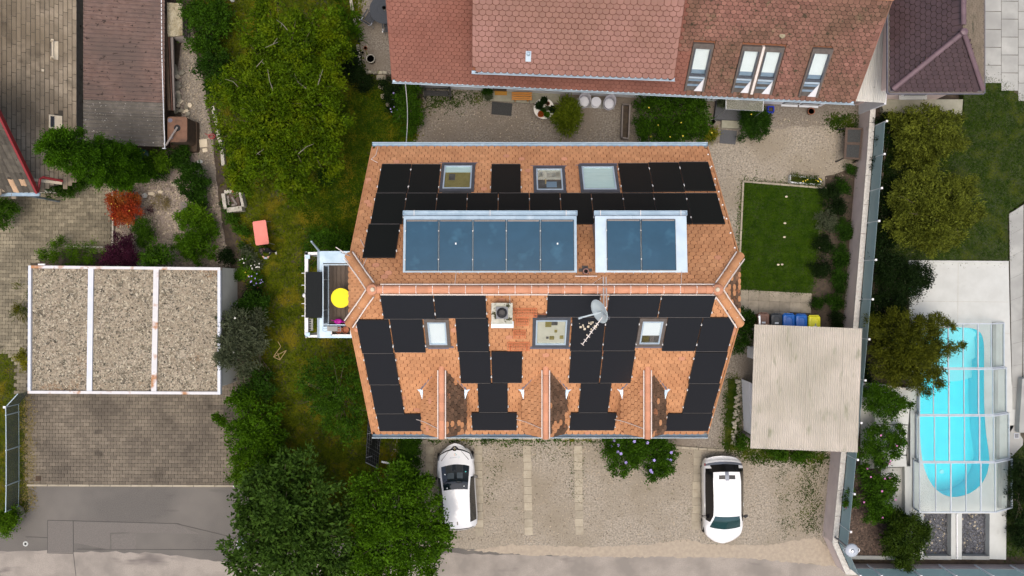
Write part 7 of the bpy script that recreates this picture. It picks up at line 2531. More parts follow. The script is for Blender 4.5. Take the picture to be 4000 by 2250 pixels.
# garage with gravel roof
gar = thing('triple_garage', 'triple garage with gravel flat roof and rusty white dividing strips', 'garage', W(480, 1300))
zg = 2.25
cor = [W(109, 1537, zg), W(861, 1541, zg), W(861, 1045, zg), W(111, 1037, zg)]
m = MB()
m.prism([(p.x, p.y) for p in [cor[0] + Vector((.1, .35, 0)), cor[1] + Vector((-.03, .35, 0)), cor[2] + Vector((-.03, 0, 0)), cor[3] + Vector((.1, 0, 0))]], -.05, zg - .2)
m.build('wall', 'garage_white', gar)
m = MB()
m.prism([(p.x, p.y) for p in cor], zg - .22, zg - .1)
gr_ = m.build('roof', 'roof_gravel', gar)
for i, (a, b, mt) in enumerate(((0, 1, 'parapet_rusty'), (1, 2, 'parapet'), (2, 3, 'parapet_rusty'), (3, 0, 'parapet'))):
 m = MB()
 d = (cor[b] - cor[a]).normalized()
 nn = Vector((-d.y, d.x, 0)) * .06
 m.bar(cor[a] + nn - d * .0 - Vector((0, 0, .08)), cor[b] + nn - d * .125 - Vector((0, 0, .08)), .125, .2)
 m.build('parapet', mt, gar)
for xa, xb, mt in ((356, 352, 'parapet'), (611, 604, 'parapet_rusty')):
 a, b = W(xa, 1048, zg - .05), W(xb - 2, 1530, zg - .05)
 m = MB()
 m.bar(a, b, .23, .08)
 m.build('dividing_strip', mt, gar)
scatter('roof_pebbles', [(cor[0] + Vector((.15, .15, 0))).xy, (cor[1] + Vector((-.15, .15, 0))).xy, (cor[2] + Vector((-.15, -.15, 0))).xy, (cor[3] + Vector((.15, -.15, 0))).xy], 15000, .034, 'pebble_roof', zg - .1, seed=50, parent=gar, world_pts=True)
MB().box(W(163, 1033, zg) + Vector((0, 0, 0)), (.3, .06, .06)).build('bracket', 'white_paint', gar)
for k in range(3):
 a = cor[0].lerp(cor[1], (k + .06) / 3)
 b = cor[0].lerp(cor[1], (k + .94) / 3)
 m = MB()
 m.prism([(a.x, a.y + .28), (b.x, b.y + .28), (b.x, b.y + .33), (a.x, a.y + .33)], 0, 1.95)
 m.build('garage_door', 'white_metal', gar)
tag(MB().bar(W(887, 1490, 1.2), W(920, 1479, .2), .05, .05).build('dark_pole', 'black_metal'), 'short dark pole leaning at the white garage side wall', 'pole')
# mesh fence
mf = thing('mesh_fence', 'low grey mesh panel fence on posts along the paved drive edge', 'fence', W(75, 1750))
fpts = [(78, 1577), (79, 1608), (80, 1742), (80, 1876), (78, 1975)]
prev = None
for i, (x, y) in enumerate(fpts):
 p = W(x - 2, y, 0)
 MB().tube([(p.x, p.y, 0), (p.x, p.y, 1.05)], .028, 7).build('post', 'zinc_pale', mf)
 if prev is not None:
  m = MB()
  m.tube([Vector((prev.x, prev.y, 1.02)), Vector((p.x, p.y, 1.02))], .02, 6)
  m.tube([Vector((prev.x, prev.y, .08)), Vector((p.x, p.y, .08))], .014, 6)
  m.build('rail', 'zinc_pale', mf)
  m = MB()
  m.prism([(prev.x - .006, prev.y), (prev.x + .006, prev.y), (p.x + .006, p.y), (p.x - .006, p.y)][::-1], .1, 1.0)
  m.build('mesh_panel', 'mesh_panel', mf)
 prev = p
p = W(110, 1535, 0)
a = W(76, 1577, 0)
m = MB()
m.tube([Vector((a.x, a.y, 1.02)), Vector((p.x + .15, p.y + .1, 1.02))], .02, 6)
m.build('rail', 'zinc_pale', mf)
m = MB()
m.prism([(a.x, a.y), (a.x + .012, a.y), (p.x + .16, p.y + .1), (p.x + .15, p.y + .1)], .1, 1.0)
m.build('mesh_panel', 'mesh_panel', mf)
MB().box((a.x - .0, a.y, 1.1), (.12, .1, .05)).build('post_cap', 'white_metal', mf)
tag(MB().box(W(150, 1869, .03), (.24, .22, .05)).build('drain_grate', 'rust_dark'), 'rusty square drain grate in the corner of the drive', 'drain')
tag(MB().lathe([(.13, 0), (.12, .02), (.06, .02), (.055, .0)], W(100, 2124, .005), 12).build('valve_cover', 'concrete_pale'), 'small white valve cover in the asphalt', 'cover')
bo = MB().lathe([(.28, 0), (.27, .2), (.18, .36), (0.001, .4)], W(80, 2002, 0), 8, .8, 1.2)
tag(bo.build('boulder', 'stone'), 'pale boulder beside the round bright shrub at the drive corner', 'boulder')
po = thing('kerb_post', 'short dark post with white cap at the end of the drive kerb', 'post', W(926, 1884))
MB().tube([W(942, 1880, 0), W(915, 1897, 1.0)], .04, 8).build('pole', 'black_metal', po)
MB().box(W(915, 1898, 1.03), (.08, .08, .08)).build('cap', 'white_paint', po)
l2 = thing('street_lamp', 'street lamp head half hidden in the big tree by the road', 'street lamp', W(940, 2090))
hd = W(956, 2125, 3.0)
MB().tube([(hd.x, hd.y, 0), (hd.x, hd.y, 2.9)], [.055, .04], 10).build('pole', 'car_grey', l2)
MB().lathe([(.06, -.15), (.2, -.12), (.3, .02), (.27, .08), (.12, .14), (0.001, .15)], hd, 24).build('lamp_head', 'lamp_glass', l2, smooth=True)
m = MB()
m.tube([hd + Vector((math.cos(k * math.pi / 8) * .33, math.sin(k * math.pi / 8) * .33, .05)) for k in range(17)], .02, 5)
m.build('lamp_ring', 'steel', l2)
# patio by the terraced house
pt1 = thing('round_table', 'round black woven patio table partly under the red roof edge', 'table', W(1500, 38))
c = W(1500, 36, .73)
MB().lathe([(.62, -.03), (.66, -.03), (.67, 0), (.3, .004), (.29, .0), (0.001, .004)], c, 40).build('table_top', 'black_rattan', pt1)
MB().lathe([(.3, 0), (.05, .05), (.05, .7)], (c.x, c.y, 0), 16).build('leg', 'black_metal', pt1)
pot('candle_pot', 'black pot with pale candles on the round black patio table', 1500, 30, .735, .09, .12, 'black_matte', soil='stone_pale', cat='pot')
def patio_chair(label, px, py, rot):
 c = W(px, py, .45)
 t = thing('patio_chair', label, 'chair', (c.x, c.y, 0), 'black patio chairs')
 R = Matrix.Rotation(rot, 3, 'Z')
 L = lambda x, y, z: Vector((c.x, c.y, 0)) + R @ Vector((x, y, z))
 for k in range(7):
  MB().box(L(0, -.2 + k * .062, .45), (.42, .05, .02), m=R).build('seat_slat', 'black_rattan', t)
 m = MB()
 m.hexa([L(-.21, -.3, .42), L(.21, -.3, .42), L(.21, -.27, .42), L(-.21, -.27, .42), L(-.21, -.42, .9), L(.21, -.42, .9), L(.21, -.39, .9), L(-.21, -.39, .9)])
 m.build('backrest', 'black_rattan', t)
 for s in (-1, 1):
  m = MB()
  m.tube([L(s * .25, -.42, .9), L(s * .25, -.28, .5), L(s * .25, -.26, .02), ], .018, 6)
  m.tube([L(s * .25, .22, .02), L(s * .25, .24, .64), L(s * .25, -.33, .66)], .018, 6)
  m.build('frame', 'steel', t)
  MB().bar(L(s * .25, .24, .665), L(s * .25, -.2, .675), .05, .02).build('armrest', 'black_rattan', t)
patio_chair('black slatted patio chair turned towards the round table', 1447, 70, -2.12 + 1.57)
patio_chair('black patio chair tucked under the red roof edge', 1518, 100, .08)
pot('barrel_planter', 'wide round planter with dark earth and withered plants on the patio', 1447, 228, 0, .2, .4, 'concrete_old', cat='planter')
pot('plant_pot', 'reddish brown empty pot beside the flat patio stone', 1427, 187, 0, .09, .16, 'terracotta', cat='pot')
pot('plant_pot', 'dark olive pot at the patio edge below the brown pot', 1416, 205, 0, .08, .14, 'mossy_slab', cat='pot')
pot('plant_pot', 'small dark glass bowl at the patio edge by the day lilies', 1402, 159, 0, .06, .1, 'green_barrel', cat='pot')
flat('patio_stone', 'irregular dark flat stone lying on the patio gravel', 'stone', [(1424, 203), (1462, 198), (1456, 172), (1424, 172)], .05, .05, 'slate' if 'slate' in MATS else 'gravel_grey')
pe = bpy.data.objects['patio']
for i, (x0, y0, x1, y1) in enumerate([(1371, 2, 1374, 22), (1375, 24, 1379, 44), (1384, 74, 1390, 96), (1398, 176, 1401, 200), (1402, 206, 1405, 228), (1405, 232, 1406, 248), (1406, 250, 1407, 262), (1424, 281, 1434, 282), (1437, 282, 1453, 283), (1455, 284, 1473, 284), (1475, 284, 1493, 284), (1495, 284, 1512, 284)]):
 MB().bar(W(x0, y0, .05), W(x1, y1, .05), .13, .14).build('edge_stone', 'stone', pe)
tag(MB().lathe([(.12, 0), (.1, .08), (0.001, .1)], W(908, 0, .02), 7).build('pale_stone', 'concrete_pale'), 'pale stone at the top of the garden path', 'stone')
for i, (x, y) in enumerate(((1045, 880), (1038, 860), (892, 1240))):
 pass
# ---------------------------------------------------------------- cars
def car(label, px, py, ang, L, tabs, zones, mats, extra):
 c = W(px, py, .6)
 c.z = 0
 t = thing('parked_car', label, 'car', c, 'cars parked on the gravel lot')
 f = Vector((math.sin(-ang), math.cos(ang), 0))       # forward
 r = Vector((f.y, -f.x, 0))
 ts = sorted(set([round(x, 4) for x in np.linspace(0, 1, 46)] + [b for z in zones for b in z[1:3]]))
 T = tabs
 I = lambda key, x: float(np.interp(x, T['t'], T[key]))
 J = 11
 def ring(x):
  zc, hw, rw, zb, zl = I('zc', x), I('hw', x), I('rw', x), I('zb', x), I('zl', x)
  bw = hw * .965
  z3 = zc - .055 * (1 if rw > .3 else .5)
  z3 = max(z3, zb + .01)
  half = [(0, zc), (.14 * rw, zc - .001), (.6 * rw, zc - .01), (.88 * rw, zc - .03), (rw, z3), ((rw + bw) / 2, (z3 + zb) / 2 + .015), (bw, zb), (hw, zb - .1), (hw, (zb + zl) / 2 - .05), (hw * .985, zl + .08), (hw * .94, zl)]
  out = []
  for xx, z in half:
   y = L / 2 - x * L - I('bend', x) * (xx / max(hw, .01)) ** 2
   out.append((xx, y, z))
  return out
 rings = [ring(x) for x in ts]
 P = lambda x, y, z: c + r * x + f * y + Vector((0, 0, z))
 parts = {}
 for i in range(len(ts) - 1):
  xm = (ts[i] + ts[i + 1]) / 2
  for j in range(J - 1):
   name = 'body'
   for zn in zones:
    if zn[1] - 1e-6 < xm < zn[2] and zn[3] <= j < zn[4]:
     name = zn[0]
   parts.setdefault(name, []).append((i, j))
 for name, cells in parts.items():
  names = [name]
  for side in ((1, -1) if name in ('side_window', 'headlight', 'tail_light') else (0,)):
   m = MB()
   idx = {}
   def vid(i, j, s):
    k = (i, j, s if j else 1)
    if k not in idx:
     a = rings[i][j]
     idx[k] = len(m.v)
     m.v.append(tuple(P(a[0] * s, a[1], a[2])))
    return idx[k]
   for i, j in cells:
    for s in ((1, -1) if side == 0 else (side,)):
     q = [vid(i, j, s), vid(i, j + 1, s), vid(i + 1, j + 1, s), vid(i + 1, j, s)]
     if s > 0:
      q.reverse()
     m.f.append(q)
     m.m.append(0)
   if name == 'body':
    for ii in (0, len(ts) - 1):
     q = [vid(ii, j, 1) for j in range(J)] + [vid(ii, j, -1) for j in range(J - 1, 0, -1)]
     m.f.append(q if ii else q[::-1])
     m.m.append(0)
   m.build(name, mats.get(name, mats['body']), t, smooth=True)
 fl = MB()
 fl.box(c + Vector((0, 0, I('zl', .5) + .03)), (I('hw', .5) * 1.7, L * .66, .05), ang)
 fl.build('underside', 'black_matte', t)
 hw = I('hw', .5)
 for sx in (-1, 1):
  for y in (L / 2 - L * .19, L / 2 - L * .81):
   w = MB()
   hw = I('hw', .12)
   w.tube([P(sx * (hw - .19), y, .31), P(sx * (hw + .004), y, .31)], .315, 22)
   w = w.build('wheel', 'tyre', t)
   MB().tube([P(sx * (hw - .05), y, .31), P(sx * (hw + .02), y, .31)], .2, 16).build('rim', 'rim', w)
  x = extra['mirror']
  a = P(sx * (hw - .04), L / 2 - x * L, I('zb', x) + .05)
  m = MB()
  m.tube([a, a + r * sx * .08 + Vector((0, 0, .03))], .03, 6)
  m.hexa([a + r * sx * .06 + f * -.06 + Vector((0, 0, -.03)), a + r * sx * .22 + f * -.09 + Vector((0, 0, -.02)), a + r * sx * .22 + f * .0 + Vector((0, 0, -.02)), a + r * sx * .06 + f * .07 + Vector((0, 0, -.03)),
    a + r * sx * .06 + f * -.06 + Vector((0, 0, .11)), a + r * sx * .2 + f * -.09 + Vector((0, 0, .1)), a + r * sx * .2 + f * .0 + Vector((0, 0, .09)), a + r * sx * .06 + f * .07 + Vector((0, 0, .1))])
  m.build('side_mirror', 'car_black', t)
  for x in extra['handles']:
   m = MB()
   m.bar(P(sx * (hw + .012), L / 2 - x * L, I('zb', x) - .08), P(sx * (hw + .012), L / 2 - (x + .045) * L, I('zb', x) - .08), .03, .035)
   m.build('door_handle', mats['body'], t)
 return t, P, I, L, ring
tabA = dict(t=[0, .015, .04, .07, .12, .215, .3, .4, .48, .55, .7, .82, .885, .93, .955, .985, 1],
   zc=[.5, .6, .7, .76, .84, .97, 1.14, 1.32, 1.41, 1.44, 1.45, 1.42, 1.37, 1.27, 1.1, .85, .6],
   hw=[.52, .62, .72, .78, .83, .86, .87, .87, .87, .87, .88, .88, .87, .85, .83, .76, .66],
   rw=[.42, .5, .58, .63, .67, .74, .71, .66, .625, .61, .6, .585, .57, .57, .58, .54, .47],
   zb=[.46, .55, .63, .68, .75, .86, .88, .9, .91, .92, .93, .94, .94, .93, .88, .75, .55],
   zl=[.3, .24, .22, .2, .2, .2, .2, .2, .2, .2, .2, .2, .2, .22, .24, .28, .34],
   bend=[.3, .3, .3, .28, .26, .2, .16, .12, .1, .08, .03, -.0, -.04, -.07, -.1, -.12, -.12])
tA, PA, IA, LA, rA = car('white hatchback with a printed bonnet parked beneath the overhanging tree branch', 1785, 1903, .055, 4.02, tabA, [
 ('windscreen', .215, .475, 0, 3), ('side_window', .33, .86, 4, 6), ('grille', .045, .062, 0, 6), ('headlight', .062, .12, 5, 6), ('rear_window', .935, .955, 0, 5), ('tail_light', .93, .965, 6, 8)],
 dict(body='car_white', windscreen='car_glass', side_window='car_glass', grille='car_black', headlight='car_grey', rear_window='car_black', tail_light='tail_red'), dict(mirror=.36, handles=(.52,)))
def on_car(P, I, L, x, t, dz=.006):
 hw = I('hw', t)
 return P(x, L / 2 - t * L - I('bend', t) * (x / hw) ** 2, I('zc', t) - .03 * (abs(x) / I('rw', t)) ** 2 + dz)
def patch(P, I, L, x0, x1, t0, t1, dz=.006, n=3):
 m = MB()
 for i in range(n):
  a, b = x0 + (x1 - x0) * i / n, x0 + (x1 - x0) * (i + 1) / n
  m.quad(on_car(P, I, L, a, t1, dz), on_car(P, I, L, b, t1, dz), on_car(P, I, L, b, t0, dz), on_car(P, I, L, a, t0, dz))
 return m
# small worn print on the bonnet: a chevron, a square outline, a line of small strokes and a ring
m = MB()
for (xa, ta), (xb, tb_) in (((.0, .095), (.09, .112)), ((.09, .112), (.03, .122))):
 m.bar(on_car(PA, IA, LA, xa, ta), on_car(PA, IA, LA, xb, tb_), .016, .006)
m.build('bonnet_chevron', 'print_teal', tA)
m = MB()
for (xa, ta), (xb, tb_) in (((-.03, .108), (.02, .108)), ((.02, .108), (.02, .122)), ((.02, .122), (-.03, .122)), ((-.03, .122), (-.03, .108)), ((-.02, .1), (.02, .102))):
 m.bar(on_car(PA, IA, LA, xa, ta), on_car(PA, IA, LA, xb, tb_), .011, .006)
m.build('bonnet_square', 'print_orange', tA)
m = MB()
for k in range(13):
 x = -.24 + k * .026
 m.bar(on_car(PA, IA, LA, x, .1455), on_car(PA, IA, LA, x, .1405 - (.004 if k in (1, 2, 7) else 0)), .012, .005)
 m.bar(on_car(PA, IA, LA, x - .006, .1455), on_car(PA, IA, LA, x + .012, .1455), .006, .005)
m.build('bonnet_lettering', 'print_grey', tA)
m = MB()
for k in range(12):
 a, b = 6.283 * k / 12, 6.283 * (k + 1) / 12
 m.bar(on_car(PA, IA, LA, .18 + .04 * math.cos(a), .139 + .01 * math.sin(a)), on_car(PA, IA, LA, .18 + .04 * math.cos(b), .139 + .01 * math.sin(b)), .006, .005)
m.build('bonnet_ring', 'print_teal', tA)
m = MB()
q = [on_car(PA, IA, LA, x, t_, .012) for x, t_ in ((-.1, .06), (-.2, .048), (-.06, .024), (.06, .024), (.2, .048), (.1, .06), (.06, .072), (-.06, .072))]
m.quad(*q[::-1])
m.build('badge_plate', 'car_black', tA)
m = MB()
a = [on_car(PA, IA, LA, x, t_, .02) for x, t_ in ((0, .062), (.035, .048), (0, .034), (-.035, .048))]
for k in range(4):
 m.bar(a[k], a[(k + 1) % 4], .014, .01)
m.build('badge', 'gold', tA)
for x, t_, mt, s in ((-.52, .305, 'sticker', .03), (.53, .285, 'sticker_teal', .03), (-.43, .455, 'sticker', .032), (.43, .44, 'sticker', .026)):
 q = on_car(PA, IA, LA, x * .9, t_, .012)
 MB().lathe([(s, 0), (s, .004)], q, 10).build('windscreen_sticker', mt, tA)
q = on_car(PA, IA, LA, 0, .86, .02)
MB().box(q, (.04, .14, .05), .055).build('roof_aerial', 'car_black', tA)
patch(PA, IA, LA, -.36, -.06, .3, .36, .004).build('headrest_glimpse', 'car_seat', tA)
patch(PA, IA, LA, .08, .34, .3, .36, .004).build('headrest_glimpse', 'car_seat', tA)
for sx in (-1, 1):
 m = MB()
 for k in range(6):
  t0 = .07 + k * .012
  m.bar(on_car(PA, IA, LA, sx * (.3 + k * .055), t0, .004), on_car(PA, IA, LA, sx * (.355 + k * .055), t0 + .012, .002), .012 + .002 * k, .012)
 m.build('bonnet_gap', 'car_black', tA)
m = MB()
m.bar(on_car(PA, IA, LA, -.44, .888, .003), on_car(PA, IA, LA, .44, .888, .003), .012, .006)
m.build('spoiler_gap', 'car_grey', tA)
tabB = dict(t=[0, .02, .06, .12, .19, .25, .31, .365, .45, .6, .763, .83, .865, .9, .93, .96, .985, 1],
   zc=[.56, .72, .84, .93, 1.0, 1.18, 1.36, 1.47, 1.52, 1.53, 1.5, 1.46, 1.42, 1.2, 1.02, .92, .8, .6],
   hw=[.66, .75, .83, .87, .89, .9, .9, .9, .9, .91, .91, .91, .9, .89, .88, .85, .8, .72],
   rw=[.55, .63, .7, .76, .8, .75, .69, .63, .62, .62, .63, .61, .6, .62, .66, .64, .58, .5],
   zb=[.5, .64, .74, .82, .88, .9, .92, .93, .94, .95, .97, .98, .98, .96, .92, .85, .72, .56],
   zl=[.34, .26, .22, .2, .2, .2, .2, .2, .2, .2, .2, .2, .2, .2, .22, .24, .28, .34],
   bend=[.28, .28, .26, .22, .17, .13, .1, .07, .05, .02, -.0, -.04, -.06, -.09, -.11, -.12, -.12, -.12])
tB, PB_, IB, LB, rB_ = car('white hatchback with black rear glass and split roof spoiler parked near the carport', 2822, 1952, math.pi + .012, 4.06, tabB, [
 ('windscreen', .19, .365, 0, 3), ('side_window', .27, .9, 4, 6), ('spoiler_gap', .77, .865, 0, 1), ('spoiler_opening', .785, .83, 1, 2), ('rear_window', .865, .93, 0, 4), ('rear_band', .93, .955, 0, 6), ('tail_light', .93, .96, 6, 7)],
 dict(body='car_white_pearl', windscreen='car_glass_teal', side_window='car_black', spoiler_gap='car_grey', spoiler_opening='car_black', rear_window='car_black', rear_band='car_grey', tail_light='tail_red'), dict(mirror=.335, handles=(.44, .69)))
m = MB()
m.bar(PB_(-.3, LB / 2 - .968 * LB, .92), PB_(.3, LB / 2 - .968 * LB, .92), .012, .01)
m.build('tailgate_seam', 'car_grey', tB)
# ---------------------------------------------------------------- the person flying the drone
def skinned(name, verts, edges, radii, mats, parent, pick, root=0, sub=2):
 me = bpy.data.meshes.new(name)
 me.from_pydata(verts, edges, [])
 o = bpy.data.objects.new(name, me)
 C.objects.link(o)
 o.modifiers.new('s', 'SKIN')
 sv = me.skin_vertices[0].data
 for i, r in enumerate(radii):
  sv[i].radius = r if isinstance(r, tuple) else (r, r)
  sv[i].use_root = i == root
 sm = o.modifiers.new('d', 'SUBSURF')
 sm.levels = sm.render_levels = sub
 dg = bpy.context.evaluated_depsgraph_get()
 m2 = bpy.data.meshes.new_from_object(o.evaluated_get(dg))
 bpy.data.objects.remove(o)
 m2.name = name
 for m in mats:
  m2.materials.append(MATS[m])
 for p in m2.polygons:
  p.material_index = pick(p.center)
  p.use_smooth = True
 return link(name, m2, parent)
po_ = Vector((-11.24, 1.70, 0))
per_ = thing('person', 'person in black clothes and white shoes holding a small controller beside the pink table', 'person', po_)
# local: x right of picture, y up of picture; the person faces down the picture
vt, ed, ra = [], [], []
def jn(p, r, frm=None):
 vt.append(tuple(po_ + Vector(p)))
 ra.append(r)
 if frm is not None:
  ed.append((frm, len(vt) - 1))
 return len(vt) - 1
pel = jn((0, .03, .95), (.16, .11))
ab = jn((0, .04, 1.12), (.155, .1), pel)
chst = jn((0, .05, 1.32), (.175, .11), ab)
nb_ = jn((0, .05, 1.47), (.07, .065), chst)
nk = jn((0, .02, 1.55), .052, nb_)
hd1 = jn((0, -.02, 1.63), (.075, .085), nk)
hd2 = jn((0, -.03, 1.72), (.072, .085), hd1)
for sx in (-1, 1):
 sh_ = jn((sx * .19, .05, 1.41), .068, chst)
 el = jn((sx * .27, -.03, 1.15), .05, sh_)
 wr = jn((sx * .13, -.25, 1.13), .034, el)
 pm = jn((sx * .09, -.3, 1.135), (.03, .022), wr)
 for k, (dx, dy, ln) in enumerate(((-.03, -.02, .05), (-.012, -.035, .06), (.008, -.036, .062), (.026, -.028, .05))):
  a = jn((sx * .09 - dx * .9 * sx, -.3 + dy, 1.13 - .004 * k), .010, pm)
  b = jn((sx * .09 - (dx * 1.3 + .02) * sx, -.3 + dy - .012, 1.115), .009, a)
 th = jn((sx * .065, -.285, 1.155), .011, wr)
 jn((sx * .045, -.3, 1.158), .009, th)
 hp = jn((sx * .09, .03, .88), .092, pel)
 kn = jn((sx * .12, -.01 + (.0 if sx < 0 else .01), .48), .062, hp)
 an_ = jn((sx * .13, .03, .1), .044, kn)
 hl = jn((sx * .135, .0, .05), .045, an_)
 jn((sx * .15, -.14, .035), .042, hl)
def pick(cn):
 q = cn - po_
 if q.z < .1:
  return 2
 if q.z > 1.505 or (q.y < -.245 and q.z > 1.0):
  return 0
 return 1
skinned('body', vt, ed, ra, ['skin', 'cloth_black', 'shoe_white'], per_, pick)
m = MB()
m.lathe([(.085, -.06), (.098, .0), (.093, .06), (.06, .1), (0.001, .115)], po_ + Vector((0, -.012, 1.72)), 18, .92, 1.08)
m.build('hair', 'hair', per_, smooth=True)
m = MB()
for sx in (-1, 1):
 m.lathe([(0.001, -.006), (.011, 0), (0.001, .006)], po_ + Vector((sx * .032, -.118, 1.705)), 8)
m.build('eye', 'black_matte', per_)
m = MB()
m.hexa([po_ + Vector(p) for p in ((-.014, -.11, 1.66), (.014, -.11, 1.66), (.014, -.1, 1.66), (-.014, -.1, 1.66), (-.006, -.14, 1.665), (.006, -.14, 1.665), (.005, -.112, 1.7), (-.005, -.112, 1.7))])
m.build('nose', 'skin', per_)
ctl = MB()
ctl.box(po_ + Vector((0, -.33, 1.15)), (.15, .09, .03))
ctl.box(po_ + Vector((0, -.345, 1.17)), (.1, .055, .012))
tag(ctl.build('drone_controller', 'car_grey'), 'small grey controller held in both hands of the person in black', 'controller')
# ---------------------------------------------------------------- trees and shrubs
# big apple tree over the lawn
plant('apple_tree', 'wide spreading yellow green fruit tree over the lawn with pale bare twigs', 'tree',
  [(1000, 330, 3.6, 130), (1150, 180, 4.2, 125), (1265, 120, 3.8, 95), (1250, 290, 4.3, 110), (1085, 430, 4.6, 150), (1240, 470, 4.2, 115), (955, 545, 3.8, 105), (1100, 610, 3.9, 140), (1240, 600, 3.4, 90), (960, 690, 3.2, 65), (870, 370, 3.2, 58), (1325, 215, 2.8, 48), (1010, 120, 3.2, 85), (1310, 490, 3.2, 55), (1160, 300, 5.0, 90), (1170, 730, 3.0, 60), (1060, 50, 3, 60), (1290, 370, 3.3, 55)],
  1.2, .125, .45, 'leaf_apple', base=(1135, 470), trunk=.16, seed=101, k=60, cs=.2, shell=.6, core=.5)
B_a = BL([(1000, 330, 4.2, 130), (1150, 180, 4.8, 125), (1085, 430, 5.2, 150), (1240, 400, 4.9, 130), (1100, 610, 4.5, 140)])
m = MB()
g = random.Random(4)
for b in B_a:
 for q in range(2):
  a = g.uniform(0, 6.28)
  p = Vector((b[0] + math.cos(a) * b[3] * .5, b[1] + math.sin(a) * b[3] * .5, b[2] + .15))
  e = p + Vector((math.cos(a + g.uniform(-1, 1)) * g.uniform(.3, .8), math.sin(a + g.uniform(-1, 1)) * g.uniform(.3, .8), g.uniform(.2, .5)))
  mid_ = p.lerp(e, .5) + Vector((g.uniform(-.1, .1), g.uniform(-.1, .1), .05))
  m.tube([p, mid_, e], [.016, .011, .006], 4)
  m.tube([mid_, mid_ + Vector((g.uniform(-.3, .3), g.uniform(-.3, .3), .15))], [.012, .005], 4)
m.build('bare_twig', 'bark_pale', bpy.data.objects['apple_tree'], kind='stuff')
# trees by the road
plant('broadleaf_tree', 'big leaved green tree at the road with the lamp in its branches', 'tree',
  [(1090, 1870, 3.6, 105), (1190, 1830, 3.4, 80), (1010, 1960, 3.6, 95), (1120, 2010, 4.4, 130), (1230, 1950, 3.8, 95), (1010, 2100, 3.8, 110), (1140, 2150, 4.2, 120), (1260, 2080, 4.0, 105), (950, 2200, 3.2, 75), (1060, 2230, 3.6, 100), (1290, 2190, 3.6, 95), (1200, 2260, 3.6, 100), (1330, 1990, 3.0, 60), (990, 2030, 3, 60)],
  1, .2, .42, 'leaf_bottom', base=(1150, 2060), trunk=.16, seed=102, k=12, cs=.1, shell=.55, up=.25, out=.55, core=.5)
plant('bay_tree', 'glossy green tree whose branch reaches over the parked white hatchback', 'tree',
  [(1460, 1900, 3.2, 75), (1560, 1850, 3.4, 65), (1640, 1930, 3.6, 75), (1560, 2000, 4.0, 100), (1450, 2020, 3.6, 90), (1680, 2020, 3.6, 75), (1600, 2120, 3.8, 100), (1480, 2140, 3.6, 100), (1690, 2100, 3.2, 60), (1400, 2130, 3.2, 80), (1560, 2215, 3.4, 90), (1440, 2240, 3.2, 90), (1670, 2190, 2.8, 55), (1725, 2075, 3.4, 36), (1745, 2057, 3.4, 24), (1668, 1870, 3, 26), (1740, 2130, 2.9, 30), (1380, 2230, 3, 70)],
  1.1, .13, .42, 'leaf_shine', base=(1540, 2060), trunk=.13, seed=103, k=40, cs=.15, shell=.5, core=.5)
# along the west edge of the garden
plant('silver_shrub', 'silvery green pointed leaved shrub leaning over the garage edge', 'shrub',
  [(905, 1260, 1.9, 55), (960, 1280, 1.8, 50), (890, 1340, 2.3, 45), (1000, 1330, 1.5, 45), (920, 1400, 1.9, 50), (980, 1400, 1.5, 45), (870, 1390, 2.5, 32), (1010, 1250, 1.3, 38), (935, 1340, 2.0, 55), (945, 1445, 1.2, 28)],
  0.84, .17, .2, 'leaf_silver', base=(990, 1330), trunk=.05, seed=104, k=10, cs=.11, shell=.4, out=.8, flowers=('flower_white', 2, .05), core=.35)
plant('garden_shrub', 'dark leafy shrub below the silver shrub at the lawn edge', 'shrub', [(1010, 1470, .9, 48), (960, 1530, .9, 42), (1040, 1520, .8, 45), (1000, 1180, .9, 50), (950, 1200, .9, 40), (1050, 1450, .6, 30)], .75, .1, .42, 'leaf_dark', trunk=.04, seed=105)
plant('laurel_hedge', 'bright green clipped laurel at the east edge of the paved drive', 'hedge', [(935, 1560, 1.1, 45), (975, 1600, 1.2, 60), (945, 1680, 1.2, 55), (1000, 1690, 1.3, 70), (940, 1750, 1.1, 48), (1000, 1780, 1.2, 55), (1060, 1620, 1.1, 52), (870, 1640, 1.0, 22), (845, 1632, .9, 18), (1065, 1720, 1.1, 50)], 1.2, .12, .42, 'leaf_shine', trunk=.06, seed=106, k=14)
plant('laurel_shrub', 'round bright laurel at the south end of the drive hedge', 'shrub', [(945, 1825, 1.1, 52), (985, 1845, 1.1, 48), (920, 1860, .9, 32)], .95, .1, .42, 'leaf_bright', trunk=.05, seed=107, k=14)
plant('garden_shrub', 'loose green shrub between laurel hedge and yellow lawn', 'shrub', [(1045, 1840, 1.0, 50), (1080, 1790, .9, 40), (1060, 1900, 1.0, 45)], .75, .1, .42, 'leaf_mid', trunk=.04, seed=108)
plant('young_tree', 'loose dark green tree spreading over the lawn by the house corner', 'tree', [(1240, 1480, 2.6, 70), (1320, 1470, 2.8, 85), (1290, 1560, 2.8, 85), (1360, 1590, 2.6, 80), (1390, 1500, 2.4, 60), (1200, 1540, 2.2, 55), (1370, 1670, 2.2, 55), (1310, 1640, 2.2, 55), (1420, 1620, 2.2, 40), (1240, 1600, 2, 45)], 0.7, .12, .4, 'leaf_mid', base=(1330, 1560), trunk=.07, seed=109, k=30, cs=.15, shell=.3, core=0)
plant('garden_shrub', 'green shrub growing behind the balcony against the house', 'shrub', [(1250, 930, 1.2, 45), (1310, 940, 1.4, 55), (1220, 985, 1.0, 38), (1360, 950, 1.2, 40), (1200, 1030, .8, 30), (1350, 990, 1, 40)], .8, .1, .42, 'leaf_mid', trunk=.05, seed=110)
